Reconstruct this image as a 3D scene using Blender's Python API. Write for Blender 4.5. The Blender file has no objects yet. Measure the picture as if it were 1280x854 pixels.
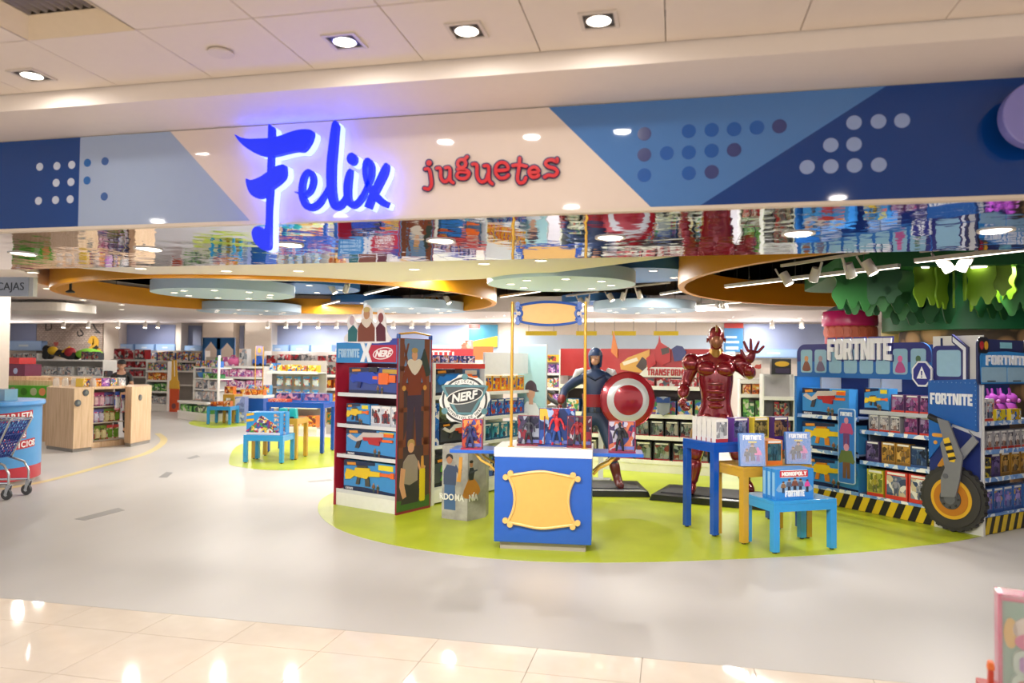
import bpy, math, random
from math import pi, sin, cos, radians as R
from mathutils import Matrix, Vector

random.seed(7)
SC = bpy.context.scene
COL = SC.collection

# ------------------------------------------------------------------ camera
H, YAW, PIT, ROL, FPX = 1.66, .21385, .02743, .01011, 925.58
_c, _s, _cp, _sp, _cr, _sr = cos(YAW), sin(YAW), cos(PIT), sin(PIT), cos(ROL), sin(ROL)
_r0 = Vector((_c, _s, 0))
_f0 = Vector((-_s * _cp, _c * _cp, _sp))
_u0 = Vector((_s * _sp, -_c * _sp, _cp))
_rt = _cr * _r0 + _sr * _u0
_up = -_sr * _r0 + _cr * _u0
cam = bpy.data.cameras.new('camera')
cam.sensor_width = 36
cam.lens = FPX / 1280 * 36
cam.clip_end = 200
cam.dof.use_dof = True
cam.dof.focus_distance = 7.0
cam.dof.aperture_fstop = 2.0
camo = bpy.data.objects.new('camera', cam)
COL.objects.link(camo)
_m = Matrix((_rt, _up, -_f0)).transposed().to_4x4()
_m.translation = (0, 0, H)
camo.matrix_world = _m
SC.camera = camo


def pix(u, v, Y=None, Z=None, X=None):
    """world point where the sight line through photo pixel (u, v) meets a plane of the place"""
    d = _f0 + _rt * ((u - 640) / FPX) - _up * ((v - 427) / FPX)
    t = Y / d.y if Y is not None else ((Z - H) / d.z if Z is not None else X / d.x)
    p = d * t
    return Vector((p.x, p.y, p.z + H))


def gnd(u, v):
    return pix(u, v, Z=0)


# ------------------------------------------------------------------ world, exposure, lamps
w = bpy.data.worlds.new('world')
SC.world = w
w.use_nodes = True
w.node_tree.nodes['Background'].inputs[0].default_value = (1.0, .965, .94, 1)
w.node_tree.nodes['Background'].inputs[1].default_value = 1.8
SC.view_settings.view_transform = 'Standard'
SC.view_settings.look = 'None'
SC.view_settings.gamma = 1
SC.view_settings.use_curve_mapping = False
SC.view_settings.exposure = -0.6
try:
    SC.cycles.use_denoising = True
    SC.cycles.use_light_tree = True
    SC.cycles.max_bounces = 7
    SC.cycles.diffuse_bounces = 4
    SC.cycles.glossy_bounces = 4
    SC.cycles.caustics_reflective = False
    SC.cycles.caustics_refractive = False
    SC.cycles.sample_clamp_indirect = 6
except Exception:
    pass

MALL_W, SOFFIT_W, STRIP_W, BAR_W, SPOT_W, DISC_W, AIM_W = 4, 22, 45, 150, 150, 90, 170


def area(loc, power, shape='DISK', size=.1, size_y=None, rot=(0, 0, 0), color=(1, .95, .89)):
    l = bpy.data.lights.new('lamp_light', 'AREA')
    l.shape = shape
    l.size = size
    if size_y:
        l.size_y = size_y
    l.energy = power
    l.color = color
    o = bpy.data.objects.new('lamp_light', l)
    o.location = loc
    o.rotation_euler = rot
    COL.objects.link(o)
    return o


def spot(loc, to, power, angle=60, color=(1, .95, .89)):
    l = bpy.data.lights.new('spot_light', 'SPOT')
    l.energy = power
    l.spot_size = R(angle)
    l.spot_blend = .7
    l.shadow_soft_size = .04
    l.color = color
    o = bpy.data.objects.new('spot_light', l)
    o.location = loc
    o.rotation_euler = (Vector(to) - Vector(loc)).to_track_quat('-Z', 'Y').to_euler()
    COL.objects.link(o)
    return o


# ------------------------------------------------------------------ materials
def lin(h):
    h = h.lstrip('#')
    o = []
    for i in (0, 2, 4):
        c = int(h[i:i + 2], 16) / 255
        o.append(c / 12.92 if c <= .04045 else ((c + .055) / 1.055) ** 2.4)
    return (*o, 1)


_M = {}


def fill(e, stops):
    e[1].position = stops[-1][0]
    e[1].color = lin(stops[-1][1])
    e[0].position = stops[0][0]
    e[0].color = lin(stops[0][1])
    for p, c in stops[1:-1]:
        e.new(p).color = lin(c)


def M(h, rough=.45, metal=0, emit=0, coat=0, alpha=1, var=.06, scale=18, ecol=None):
    """plain procedural material: a colour with a faint noise in tone and gloss"""
    k = (h, rough, metal, emit, coat, alpha, var, scale, ecol)
    if k in _M:
        return _M[k]
    m = bpy.data.materials.new('mat_' + h.strip('#'))
    m.use_nodes = True
    n, l = m.node_tree.nodes, m.node_tree.links
    b = n['Principled BSDF']
    b.inputs['Base Color'].default_value = lin(h)
    b.inputs['Roughness'].default_value = rough
    b.inputs['Metallic'].default_value = metal
    b.inputs['Coat Weight'].default_value = coat
    b.inputs['Coat Roughness'].default_value = .04
    if emit:
        b.inputs['Emission Color'].default_value = lin(ecol or h)
        b.inputs['Emission Strength'].default_value = emit
    elif var:
        tc = n.new('ShaderNodeTexCoord')
        nz = n.new('ShaderNodeTexNoise')
        nz.inputs['Scale'].default_value = scale
        nz.inputs['Detail'].default_value = 3
        l.new(tc.outputs['Object'], nz.inputs['Vector'])
        mr = n.new('ShaderNodeMapRange')
        mr.inputs['To Min'].default_value = 1 - var
        mr.inputs['To Max'].default_value = 1 + var
        l.new(nz.outputs['Fac'], mr.inputs['Value'])
        mx = n.new('ShaderNodeVectorMath')
        mx.operation = 'SCALE'
        mx.inputs[0].default_value = lin(h)[:3]
        l.new(mr.outputs[0], mx.inputs['Scale'])
        l.new(mx.outputs[0], b.inputs['Base Color'])
    if alpha < 1:
        b.inputs['Alpha'].default_value = alpha
    _M[k] = m
    return m


def G(alpha=.18, tint='ffffff', rough=.05):
    """thin clear plastic or glass"""
    k = ('glass', alpha, tint, rough)
    if k not in _M:
        m = bpy.data.materials.new('clear_plastic')
        m.use_nodes = True
        b = m.node_tree.nodes['Principled BSDF']
        b.inputs['Base Color'].default_value = lin(tint)
        b.inputs['Roughness'].default_value = rough
        b.inputs['Alpha'].default_value = alpha
        _M[k] = m
    return _M[k]


def art(cols, scale=22, rough=.25, stretch=(1, 1, 1)):
    """busy printed packaging: flat colour patches, other ones on every copy"""
    k = ('art', tuple(cols), scale, rough, stretch)
    if k in _M:
        return _M[k]
    m = bpy.data.materials.new('printed_art')
    m.use_nodes = True
    n, l = m.node_tree.nodes, m.node_tree.links
    b = n['Principled BSDF']
    b.inputs['Roughness'].default_value = rough
    tc = n.new('ShaderNodeTexCoord')
    oi = n.new('ShaderNodeObjectInfo')
    ml = n.new('ShaderNodeMath')
    ml.operation = 'MULTIPLY'
    ml.inputs[1].default_value = 37
    l.new(oi.outputs['Random'], ml.inputs[0])
    ad = n.new('ShaderNodeVectorMath')
    ad.operation = 'ADD'
    l.new(tc.outputs['Object'], ad.inputs[0])
    l.new(ml.outputs[0], ad.inputs[1])
    mp = n.new('ShaderNodeMapping')
    mp.inputs['Scale'].default_value = stretch
    l.new(ad.outputs[0], mp.inputs['Vector'])
    nz = n.new('ShaderNodeTexNoise')
    nz.inputs['Scale'].default_value = scale * .7
    nz.inputs['Detail'].default_value = 1
    l.new(mp.outputs[0], nz.inputs['Vector'])
    mx = n.new('ShaderNodeVectorMath')
    mx.operation = 'MULTIPLY_ADD'
    mx.inputs[1].default_value = (.12, .12, .12)
    l.new(nz.outputs['Color'], mx.inputs[0])
    l.new(mp.outputs[0], mx.inputs[2])
    vo = n.new('ShaderNodeTexVoronoi')
    vo.inputs['Scale'].default_value = scale
    l.new(mx.outputs[0], vo.inputs['Vector'])
    sp = n.new('ShaderNodeSeparateColor')
    l.new(vo.outputs['Color'], sp.inputs[0])
    cr = n.new('ShaderNodeValToRGB')
    cr.color_ramp.interpolation = 'CONSTANT'
    e = cr.color_ramp.elements
    fill(e, [(i / len(cols), c) for i, c in enumerate(cols)])
    l.new(sp.outputs[0], cr.inputs[0])
    l.new(cr.outputs[0], b.inputs['Base Color'])
    _M[k] = m
    return m


def nodemat(name, rough, fn):
    m = bpy.data.materials.new(name)
    m.use_nodes = True
    b = m.node_tree.nodes['Principled BSDF']
    b.inputs['Roughness'].default_value = rough
    fn(m.node_tree.nodes, m.node_tree.links, b)
    return m


def ramp(n, l, src, stops):
    cr = n.new('ShaderNodeValToRGB')
    e = cr.color_ramp.elements
    fill(e, stops)
    l.new(src, cr.inputs[0])
    return cr.outputs[0]


def noise(n, l, scale, detail=4, stretch=(1, 1, 1), coord='Object'):
    tc = n.new('ShaderNodeTexCoord')
    mp = n.new('ShaderNodeMapping')
    mp.inputs['Scale'].default_value = stretch
    nz = n.new('ShaderNodeTexNoise')
    nz.inputs['Scale'].default_value = scale
    nz.inputs['Detail'].default_value = detail
    l.new(tc.outputs[coord], mp.inputs['Vector'])
    l.new(mp.outputs[0], nz.inputs['Vector'])
    return nz.outputs['Fac']


# ------------------------------------------------------------------ mesh helpers
class MB:
    def __init__(s):
        s.v, s.f, s.m = [], [], []

    def add(s, vs, fs, m=0):
        o = len(s.v)
        s.v += [tuple(p) for p in vs]
        for f in fs:
            s.f.append([o + i for i in f])
            s.m.append(m)
        return s

    def bx(s, x0, x1, y0, y1, z0, z1, m=0):
        return s.add([(x0, y0, z0), (x1, y0, z0), (x1, y1, z0), (x0, y1, z0), (x0, y0, z1), (x1, y0, z1), (x1, y1, z1), (x0, y1, z1)],
                     [(3, 2, 1, 0), (4, 5, 6, 7), (0, 1, 5, 4), (1, 2, 6, 5), (2, 3, 7, 6), (3, 0, 4, 7)], m)

    def prism(s, pts, y0, y1, m=0, ms=None):
        """outline in x, z pushed from y0 (front) to y1 (back)"""
        n = len(pts)
        v = [(x, y0, z) for x, z in pts] + [(x, y1, z) for x, z in pts]
        s.add(v, [tuple(range(n)), tuple(range(2 * n - 1, n - 1, -1))], m)
        o = len(s.v) - 2 * n
        for i in range(n):
            j = (i + 1) % n
            s.f.append([o + i, o + n + i, o + n + j, o + j])
            s.m.append(m if ms is None else ms)
        return s

    def flat(s, pts, z0, z1, m=0):
        """outline in x, y pushed from z0 up to z1"""
        n = len(pts)
        v = [(x, y, z0) for x, y in pts] + [(x, y, z1) for x, y in pts]
        fs = [tuple(range(n - 1, -1, -1)), tuple(range(n, 2 * n))] + [(i, (i + 1) % n, n + (i + 1) % n, n + i) for i in range(n)]
        return s.add(v, fs, m)

    def cyl(s, p0, p1, r0, r1=None, n=12, m=0):
        r1 = r0 if r1 is None else r1
        p0, p1 = Vector(p0), Vector(p1)
        d = (p1 - p0).normalized()
        a = d.orthogonal().normalized()
        b = d.cross(a)
        v = []
        for p, r in ((p0, r0), (p1, r1)):
            for i in range(n):
                t = 2 * pi * i / n
                v.append(p + (a * cos(t) + b * sin(t)) * r)
        fs = [(i, (i + 1) % n, n + (i + 1) % n, n + i) for i in range(n)]
        return s.add(v, fs + [tuple(range(n - 1, -1, -1)), tuple(range(n, 2 * n))], m)

    def tube(s, pts, r, n=8, m=0):
        pts = [Vector(p) for p in pts]
        v, k = [], len(pts)
        a = None
        for i, p in enumerate(pts):
            d = (pts[min(i + 1, k - 1)] - pts[max(i - 1, 0)]).normalized()
            a = d.orthogonal().normalized() if a is None else (a - d * a.dot(d)).normalized()
            b = d.cross(a)
            rr = r[i] if isinstance(r, (list, tuple)) else r
            v += [p + (a * cos(2 * pi * j / n) + b * sin(2 * pi * j / n)) * rr for j in range(n)]
        fs = []
        for i in range(k - 1):
            for j in range(n):
                fs.append((i * n + j, i * n + (j + 1) % n, (i + 1) * n + (j + 1) % n, (i + 1) * n + j))
        fs += [tuple(range(n - 1, -1, -1)), tuple(range((k - 1) * n, k * n))]
        return s.add(v, fs, m)

    def lathe(s, prof, c=(0, 0, 0), n=24, m=0, sy=1):
        v, k = [], len(prof)
        for r, z in prof:
            v += [(c[0] + r * cos(2 * pi * j / n), c[1] + r * sy * sin(2 * pi * j / n), c[2] + z) for j in range(n)]
        fs = []
        for i in range(k - 1):
            for j in range(n):
                fs.append((i * n + j, i * n + (j + 1) % n, (i + 1) * n + (j + 1) % n, (i + 1) * n + j))
        fs += [tuple(range(n - 1, -1, -1)), tuple(range((k - 1) * n, k * n))]
        return s.add(v, fs, m)

    def ball(s, c, rx, ry=None, rz=None, n=12, m=0):
        ry = rx if ry is None else ry
        rz = rx if rz is None else rz
        k = max(6, n // 2)
        prof = [(max(.02, sin(pi * i / k)) * rx, -cos(pi * i / k) * rz) for i in range(k + 1)]
        return s.lathe(prof, c, n, m, ry / rx)

    def build(s, name, mats, parent=None, loc=None, rz=0, smooth=False, bev=0, rot=None):
        me = bpy.data.meshes.new(name)
        me.from_pydata(s.v, [], s.f)
        mats = mats if isinstance(mats, (list, tuple)) else [mats]
        for m in mats:
            me.materials.append(m)
        if len(mats) > 1:
            me.polygons.foreach_set('material_index', s.m)
        if smooth:
            me.polygons.foreach_set('use_smooth', [True] * len(me.polygons))
            me.set_sharp_from_angle(angle=R(38))
        o = bpy.data.objects.new(name, me)
        COL.objects.link(o)
        o.parent = parent
        if loc is not None:
            o.location = loc
        o.rotation_euler = rot if rot else (0, 0, rz)
        if bev:
            b = o.modifiers.new('edge', 'BEVEL')
            b.width = bev
            b.segments = 2
            b.limit_method = 'ANGLE'
        return o


def circ(cx, cz, r, n=20, rz=None, a0=0):
    rz = r if rz is None else rz
    return [(cx + r * cos(a0 + 2 * pi * i / n), cz + rz * sin(a0 + 2 * pi * i / n)) for i in range(n)]


def rrect(x0, x1, z0, z1, r, n=4):
    o = []
    for cx, cz, a in ((x1 - r, z1 - r, 0), (x0 + r, z1 - r, 90), (x0 + r, z0 + r, 180), (x1 - r, z0 + r, 270)):
        o += [(cx + r * cos(R(a + 90 * i / n)), cz + r * sin(R(a + 90 * i / n))) for i in range(n + 1)]
    return o


def smooth2(pts, k=5, closed=True):
    n, o = len(pts), []
    rng = range(n if closed else n - 1)
    for i in rng:
        if closed:
            p = [pts[(i + j - 1) % n] for j in range(4)]
        else:
            p = [pts[min(max(i + j - 1, 0), n - 1)] for j in range(4)]
        for q in range(k):
            t = q / k
            o.append(tuple(.5 * (2 * p[1][a] + (p[2][a] - p[0][a]) * t + (2 * p[0][a] - 5 * p[1][a] + 4 * p[2][a] - p[3][a]) * t * t
                                 + (3 * p[1][a] - p[0][a] - 3 * p[2][a] + p[3][a]) * t ** 3) for a in range(len(pts[0]))))
    if not closed:
        o.append(tuple(pts[-1]))
    return o


def ribbon(pts, wd, k=5):
    """outline of a brush stroke along pts (x, z), wd the width at each point"""
    q = smooth2([(p[0], p[1], ww) for p, ww in zip(pts, wd)], k, False)
    a, b = [], []
    for i, (x, z, ww) in enumerate(q):
        x0, z0, _ = q[max(i - 1, 0)]
        x1, z1, _ = q[min(i + 1, len(q) - 1)]
        dx, dz = x1 - x0, z1 - z0
        L = math.hypot(dx, dz) or 1
        nx, nz = -dz / L * ww / 2, dx / L * ww / 2
        a.append((x + nx, z + nz))
        b.append((x - nx, z - nz))
    return a, b


def stroke(mb, pts, wd, y0, y1, m=0, ms=None, k=5):
    a, b = ribbon(pts, wd, k)
    n = len(a)
    v = []
    for (ax, az), (bx_, bz) in zip(a, b):
        v += [(ax, y0, az), (bx_, y0, bz), (ax, y1, az), (bx_, y1, bz)]
    o = len(mb.v)
    mb.v += v
    ms = m if ms is None else ms
    for i in range(n - 1):
        q, r = o + 4 * i, o + 4 * i + 4
        for f, mm in (((q, r, r + 1, q + 1), m), ((q + 2, q + 3, r + 3, r + 2), ms), ((q, q + 2, r + 2, r), ms), ((q + 1, r + 1, r + 3, q + 3), ms)):
            mb.f.append(list(f))
            mb.m.append(mm)
    for q in (o, o + 4 * (n - 1)):
        mb.f.append([q, q + 1, q + 3, q + 2])
        mb.m.append(ms)
    return mb


def tag(o, label=None, cat=None, group=None, kind=None):
    if label:
        o['label'] = label
    if cat:
        o['category'] = cat
    if group:
        o['group'] = group
    if kind:
        o['kind'] = kind
    return o


def empty(name, loc=(0, 0, 0), rz=0, label=None, cat=None, group=None):
    o = bpy.data.objects.new(name, None)
    o.empty_display_size = .1
    COL.objects.link(o)
    o.location = loc
    o.rotation_euler = (0, 0, rz)
    return tag(o, label, cat, group)


KIDS = {}


def dup(root, loc, rz, label=None, group=None, scale=None):
    def cp(o, parent):
        c = o.copy()
        COL.objects.link(c)
        if parent is not None:
            c.parent = parent
        for ch in o.children:
            cp(ch, c)
        return c
    r = cp(root, None)
    r.location = loc
    r.rotation_euler = (0, 0, rz)
    if scale:
        r.scale = scale
    if label:
        r['label'] = label
    if group:
        r['group'] = group
    return r


def text(s, cap, loc, parent, mat, name='lettering', rz=0, ext=.003, bold=0, sx=1, align='CENTER', shear=0, tilt=0, space=1):
    """raised lettering facing local -y; cap is the height of a capital"""
    c = bpy.data.curves.new(name, 'FONT')
    c.body = s
    c.size = cap / .729
    c.extrude = ext
    c.offset = bold
    c.align_x = align
    c.shear = shear
    c.space_character = space
    c.resolution_u = 3
    c.materials.append(mat)
    o = bpy.data.objects.new(name, c)
    COL.objects.link(o)
    o.parent = parent
    o.location = loc
    o.rotation_euler = (pi / 2, tilt, rz)
    o.scale = (sx, 1, 1)
    return o


GLY = {
    'F': (.9, [[(0, 0), (.38, -.06), (.38, .38), (.8, .38), (.8, .6), (.38, .6), (.38, .76), (.97, .76), (.95, 1), (0, 1)]]),
    'O': (1, [[(.5, 1), (.22, 1), (0, .85), (0, .15), (.22, 0), (.5, 0), (.5, .2), (.38, .26), (.38, .74), (.5, .8)],
              [(.5, 1), (.78, 1), (1, .85), (1, .15), (.78, 0), (.5, 0), (.5, .2), (.62, .26), (.62, .74), (.5, .8)]]),
    'R': (1, [[(0, 0), (.36, 0), (.36, 1), (0, 1)], [(.36, .8), (.36, 1), (.78, 1), (.96, .86), (.96, .52), (.84, .42), (1, 0), (.64, 0), (.5, .36), (.36, .36), (.36, .54), (.56, .54), (.6, .58), (.6, .76), (.56, .8)]]),
    'T': (.95, [[(.31, 0), (.69, 0), (.69, .76), (1, .76), (1, 1), (0, 1), (0, .76), (.31, .76)]]),
    'N': (1.05, [[(0, 0), (.33, 0), (.33, .52), (.62, 0), (1, 0), (1, 1), (.67, 1), (.67, .48), (.38, 1), (0, 1)]]),
    'I': (.4, [[(0, 0), (1, 0), (1, 1), (0, 1)]]),
    'E': (.85, [[(0, 0), (.97, -.04), (.95, .24), (.42, .24), (.42, .4), (.84, .4), (.84, .62), (.42, .62), (.42, .76), (.95, .76), (1, 1), (0, 1)]]),
    'M': (1.2, [[(0, 0), (.28, 0), (.28, .55), (.5, .1), (.72, .55), (.72, 0), (1, 0), (1, 1), (.74, 1), (.5, .52), (.26, 1), (0, 1)]]),
    'P': (.95, [[(0, 0), (.36, 0), (.36, 1), (0, 1)], [(.36, .8), (.36, 1), (.8, 1), (.97, .86), (.97, .46), (.8, .32), (.36, .32), (.36, .52), (.6, .52), (.62, .56), (.62, .76), (.58, .8)]]),
    'L': (.8, [[(0, 0), (1, 0), (1, .24), (.4, .24), (.4, 1), (0, 1)]]),
    'Y': (1, [[(.32, 0), (.68, 0), (.68, .38), (1, 1), (.64, 1), (.5, .62), (.36, 1), (0, 1), (.32, .38)]]),
    'A': (1, [[(0, 0), (.34, 0), (.5, .8), (.5, 1), (.32, 1)], [(1, 0), (.66, 0), (.5, .8), (.5, 1), (.68, 1)], [(.3, .16), (.7, .16), (.66, .36), (.34, .36)]]),
    'S': (.92, [[(0, 0), (.75, 0), (.97, .15), (.97, .45), (.8, .58), (.4, .62), (.4, .76), (.95, .76), (.95, 1), (.22, 1), (0, .85), (0, .52), (.2, .42), (.58, .38), (.58, .24), (0, .24)]]),
}


def word(mb, s, x0, z0, wd, h, y0, y1, m=0, gap=.08, arch=0):
    tot = sum(GLY[c][0] for c in s) + gap * (len(s) - 1)
    k = wd / tot
    x = x0
    for c in s:
        ww, polys = GLY[c]
        for p in polys:
            q = []
            for px_, pz in p:
                X = x + px_ * ww * k
                t = (X - x0) / wd * 2 - 1
                q.append((X, z0 + pz * h * (1 + .06 * arch) + arch * h * .12 * (1 - t * t)))
            mb.prism(q, y0, y1, m)
        x += (ww + gap) * k
    return mb


ORD = ['first', 'second', 'third', 'fourth', 'fifth', 'sixth', 'seventh', 'eighth', 'ninth', 'tenth', 'eleventh', 'twelfth', 'thirteenth', 'fourteenth']


class Fr:
    """a fixture's own frame: x along its front, -y towards the shopper"""
    def __init__(s, x, y, rz):
        s.x, s.y, s.rz = x, y, rz

    def w(s, lx, ly, z=0):
        return (s.x + lx * cos(s.rz) - ly * sin(s.rz), s.y + lx * sin(s.rz) + ly * cos(s.rz), z)


def frame2(p, q):
    p, q = Vector(p), Vector(q)
    return Fr(p.x, p.y, math.atan2(q.y - p.y, q.x - p.x)), (q - p).to_2d().length


WHITE = M('e9e6e0', .4)
CHROME = M('b9bcc0', .22, 1)

# ================================================================== SETTING
def _vinyl(n, l, b):
    f = noise(n, l, 1.3, 3, (1, .35, 1))
    l.new(ramp(n, l, f, [(.2, 'b4b0ac'), (.8, 'bfbab6')]), b.inputs['Base Color'])


VINYL = nodemat('grey_vinyl', .42, _vinyl)


def _tile(n, l, b):
    f = noise(n, l, 5, 5)
    l.new(ramp(n, l, f, [(.3, 'e0d2c2'), (.7, 'e8dbcc')]), b.inputs['Base Color'])
    b.inputs['Specular IOR Level'].default_value = .3


TILE = nodemat('polished_cream_tile', .06, _tile)


def _green(n, l, b):
    f = noise(n, l, 2.2, 5)
    l.new(ramp(n, l, f, [(.3, 'a9b71c'), (.7, 'b9c62c')]), b.inputs['Base Color'])


GREEN = nodemat('lime_vinyl', .32, _green)

YB = 25.0          # back wall
mb = MB().bx(-27, 15, 4.283, YB + .3, -.06, 0)
floor = tag(mb.build('floor', VINYL), kind='structure')
MB().bx(-9, 8, -5, 4.281, -.06, -.012).build('grout_bed', M('a89a88', .7), floor)
tm = None
TX0, TS = -3.758, .6
for j in range(4):
    y1 = 4.283 if j == 0 else 3.937 - (j - 1) * TS
    y0 = 3.937 if j == 0 else y1 - TS
    proto = None
    for i in range(-2, 12):
        if proto is None:
            o = MB().bx(0, TS - .003, 0, y1 - y0 - .003, -.012, 0).build('tile', TILE, floor)
            proto = o
        else:
            o = proto.copy()
            COL.objects.link(o)
        o.location = (TX0 + i * TS, y0, 0)
for y0, y1, x0, x1 in ((-5, 2.137, -9, 8), (2.14, 4.28, -9, TX0 - 2 * TS - .003), (2.14, 4.28, TX0 + 12 * TS, 8)):
    MB().bx(x0, x1, y0, y1, -.012, 0).build('tile_field', TILE, floor)
g = smooth2([(-3.88, 7.7), (-3.25, 6.84), (-2.38, 6.31), (-1.31, 6.11), (-.26, 6.31), (1.09, 6.86), (1.83, 7.25), (2.8, 7.95), (3.15, 8.5), (3.3, 9.8), (3.2, 12), (1.2, 13.2),
             (-2.4, 13), (-4.0, 10.6), (-4.15, 8.7)], 6)
MB().flat(g, 0, .002).build('lime_floor_patch', GREEN, floor)
g = smooth2([gnd(u, v)[:2] for u, v in ((286, 577), (300, 584), (345, 588), (400, 585), (440, 578), (450, 560), (420, 548), (350, 546), (300, 556))], 5)
MB().flat(g, 0, .002).build('lime_floor_patch', GREEN, floor)
g = smooth2([gnd(u, v)[:2] for u, v in ((236, 528), (262, 535), (300, 533), (335, 529), (330, 521), (280, 519))], 5)
MB().flat(g, 0, .002).build('lime_floor_patch', GREEN, floor)
ys = [gnd(u, v)[:2] for u, v in ((0, 612), (60, 601), (130, 582), (185, 566), (205, 551), (197, 542))]
q = MB()
a, b = ribbon(ys, [.13] * len(ys), 5)
for i in range(len(a) - 1):
    q.add([(*a[i], .002), (*b[i], .002), (*b[i + 1], .002), (*a[i + 1], .002)], [(0, 1, 2, 3)])
q.build('yellow_guide_line', M('d9c791', .35), floor)
for pts in (((93, 649), (148, 635), (156, 638), (106, 651)), ((198, 597), (208, 590), (216, 591), (209, 597)), ((384, 602), (413, 599), (416, 601), (388, 603)), ((233, 573), (246, 569), (250, 571), (238, 574))):
    MB().flat([gnd(u, v)[:2] for u, v in pts], 0, .002).build('grey_floor_marker', M('8f8d8b', .4), floor)

# ---- mall ceiling
CEILM = M('e2d6ca', .6, var=.02)
CZ, CY0, CX0, CS = 2.92, 2.935, -2.516, .4972
ceiling = tag(MB().bx(-9, 8, -5, CY0, CZ + .13, CZ + .2).build('ceiling', M('b5a798', .7)), kind='structure')
VENT = (0, 1)
proto = None
for j in range(4):
    for i in range(-5, 11):
        if (i, j) == VENT:
            continue
        if proto is None:
            o = MB().bx(0, CS - .004, 0, CS - .008, 0, .03).build('panel', CEILM, ceiling, bev=.0015)
            proto = o
        else:
            o = proto.copy()
            COL.objects.link(o)
        o.location = (CX0 + i * CS, CY0 - (j + 1) * .4947, CZ)
for x0, x1, y0, y1 in ((-9, 8, -5, CY0 - 4 * .4947 - .004), (-9, CX0 - 5 * CS - .004, CY0 - 4 * .4947, CY0), (CX0 + 11 * CS, 8, CY0 - 4 * .4947, CY0)):
    MB().bx(x0, x1, y0, y1, CZ, CZ + .03).build('panel_field', CEILM, ceiling)
# dropped edge and the smooth soffit in front of the sign
tag(MB().bx(-9, 8, CY0 + .002, CY0 + .05, 2.842, CZ + .1).bx(-9, 8, CY0 + .05, 3.36, 2.842, 2.862).build('trim_1', M('e6dbd0', .55, var=.02)), kind='structure')

# ---- ceiling vent and fittings
t = empty('ceiling_vent', (CX0 + CS / 2, CY0 - 1.5 * .4947, CZ), 0, 'square cream air vent with dark louvres in the mall ceiling', 'vent')
hs = CS / 2 - .004
mb = MB()
for k in range(4):
    c_, s_ = [(1, 0), (0, 1), (-1, 0), (0, -1)][k]
    P = lambda x, y, z: (x * c_ - y * s_, x * s_ + y * c_, z)
    mb.add([P(-hs, -hs, 0), P(hs, -hs, 0), P(hs * .62, -hs * .62, .05), P(-hs * .62, -hs * .62, .05)], [(0, 1, 2, 3)])
mb.build('frame', M('d8c7ad', .5), t)
MB().bx(-hs * .62, hs * .62, -hs * .62, hs * .62, .095, .1).build('duct', M('15130f', .8), t)
sl = None
for k in range(8):
    x = -hs * .55 + k * hs * 1.1 / 7
    if sl is None:
        o = sl = MB().add([(-.012, -hs * .62, .05), (-.009, -hs * .62, .05), (.012, -hs * .62, .085), (.009, -hs * .62, .085), (-.012, hs * .62, .05), (-.009, hs * .62, .05), (.012, hs * .62, .085), (.009, hs * .62, .085)],
                          [(0, 1, 5, 4), (1, 2, 6, 5), (2, 3, 7, 6), (3, 0, 4, 7), (0, 1, 2, 3), (4, 5, 6, 7)]).build('slat', M('8a8075', .5), t)
    else:
        o = sl.copy()
        COL.objects.link(o)
    o.location.x = x
p = pix(276, 64, Z=CZ)
tag(MB().lathe([(.001, .0), (.05, -.004), (.052, -.012), (.001, -.014)][::-1], n=24).build('smoke_detector', M('d9cdc2', .5), loc=p, smooth=True), 'flat round cream detector plate on the mall ceiling panel', 'detector')

LENS = M('fff3e2', .4, emit=14)
LENS2 = M('fff6ea', .4, emit=9)


def mall_light():
    t = empty('square_downlight')
    a, b = .07, .056
    mb = MB()
    for x0, x1, y0, y1 in ((-a, a, -a, -b), (-a, a, b, a), (-a, -b, -b, b), (b, a, -b, b)):
        mb.bx(x0, x1, y0, y1, -.007, 0)
    mb.build('frame', M('cfc4b8', .4), t)
    MB().bx(-b, b, -b, b, -.002, 0).build('housing', M('2a2724', .5), t)
    MB().lathe([(.044, -.002), (.044, -.007), (.051, -.006), (.052, -.002)], n=24).build('ring', M('8d8a86', .3, .8), t, smooth=True)
    MB().lathe([(.001, -.006), (.044, -.005), (.044, -.002), (.001, -.002)], n=24).build('lens', LENS, t)
    return t


ml = mall_light()
ml_first = True
desc = ['square recessed downlight above the red lettering', 'square recessed downlight between the neon name and the red lettering', 'square recessed downlight above the tall neon letters',
        'square recessed downlight next to the ceiling vent']
spots_ = [(-.27, 2.69), (-.77, 2.68), (-1.27, 2.68), (-2.8, 2.74)]
for k, (x, y) in enumerate(spots_):
    o = ml if k == 0 else dup(ml, (0, 0, 0), 0)
    o.location = (x, y, CZ)
    tag(o, desc[k] + ' in the mall ceiling', 'downlight', 'square downlights in the mall ceiling')
    area((x, y, CZ - .012), MALL_W, size=.09)
k = 0
for y in (.8, -1.2, -3.2):
    for x in (-4.6, -2.8, -.8, 1.2, 3.2):
        area((x, y, CZ - .012), MALL_W * 1.6, size=.12)

# ---- sign front (wall_front)
FY = 3.35
FZ0, FZ1 = 2.352, 2.836
front = tag(MB().bx(-9, 8, FY, FY + .12, FZ0, FZ1).build('wall_front', M('cfc6bf', .4)), kind='structure')


def fx(u, v):
    p = pix(u, v, Y=FY)
    return p.x, p.z


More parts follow.
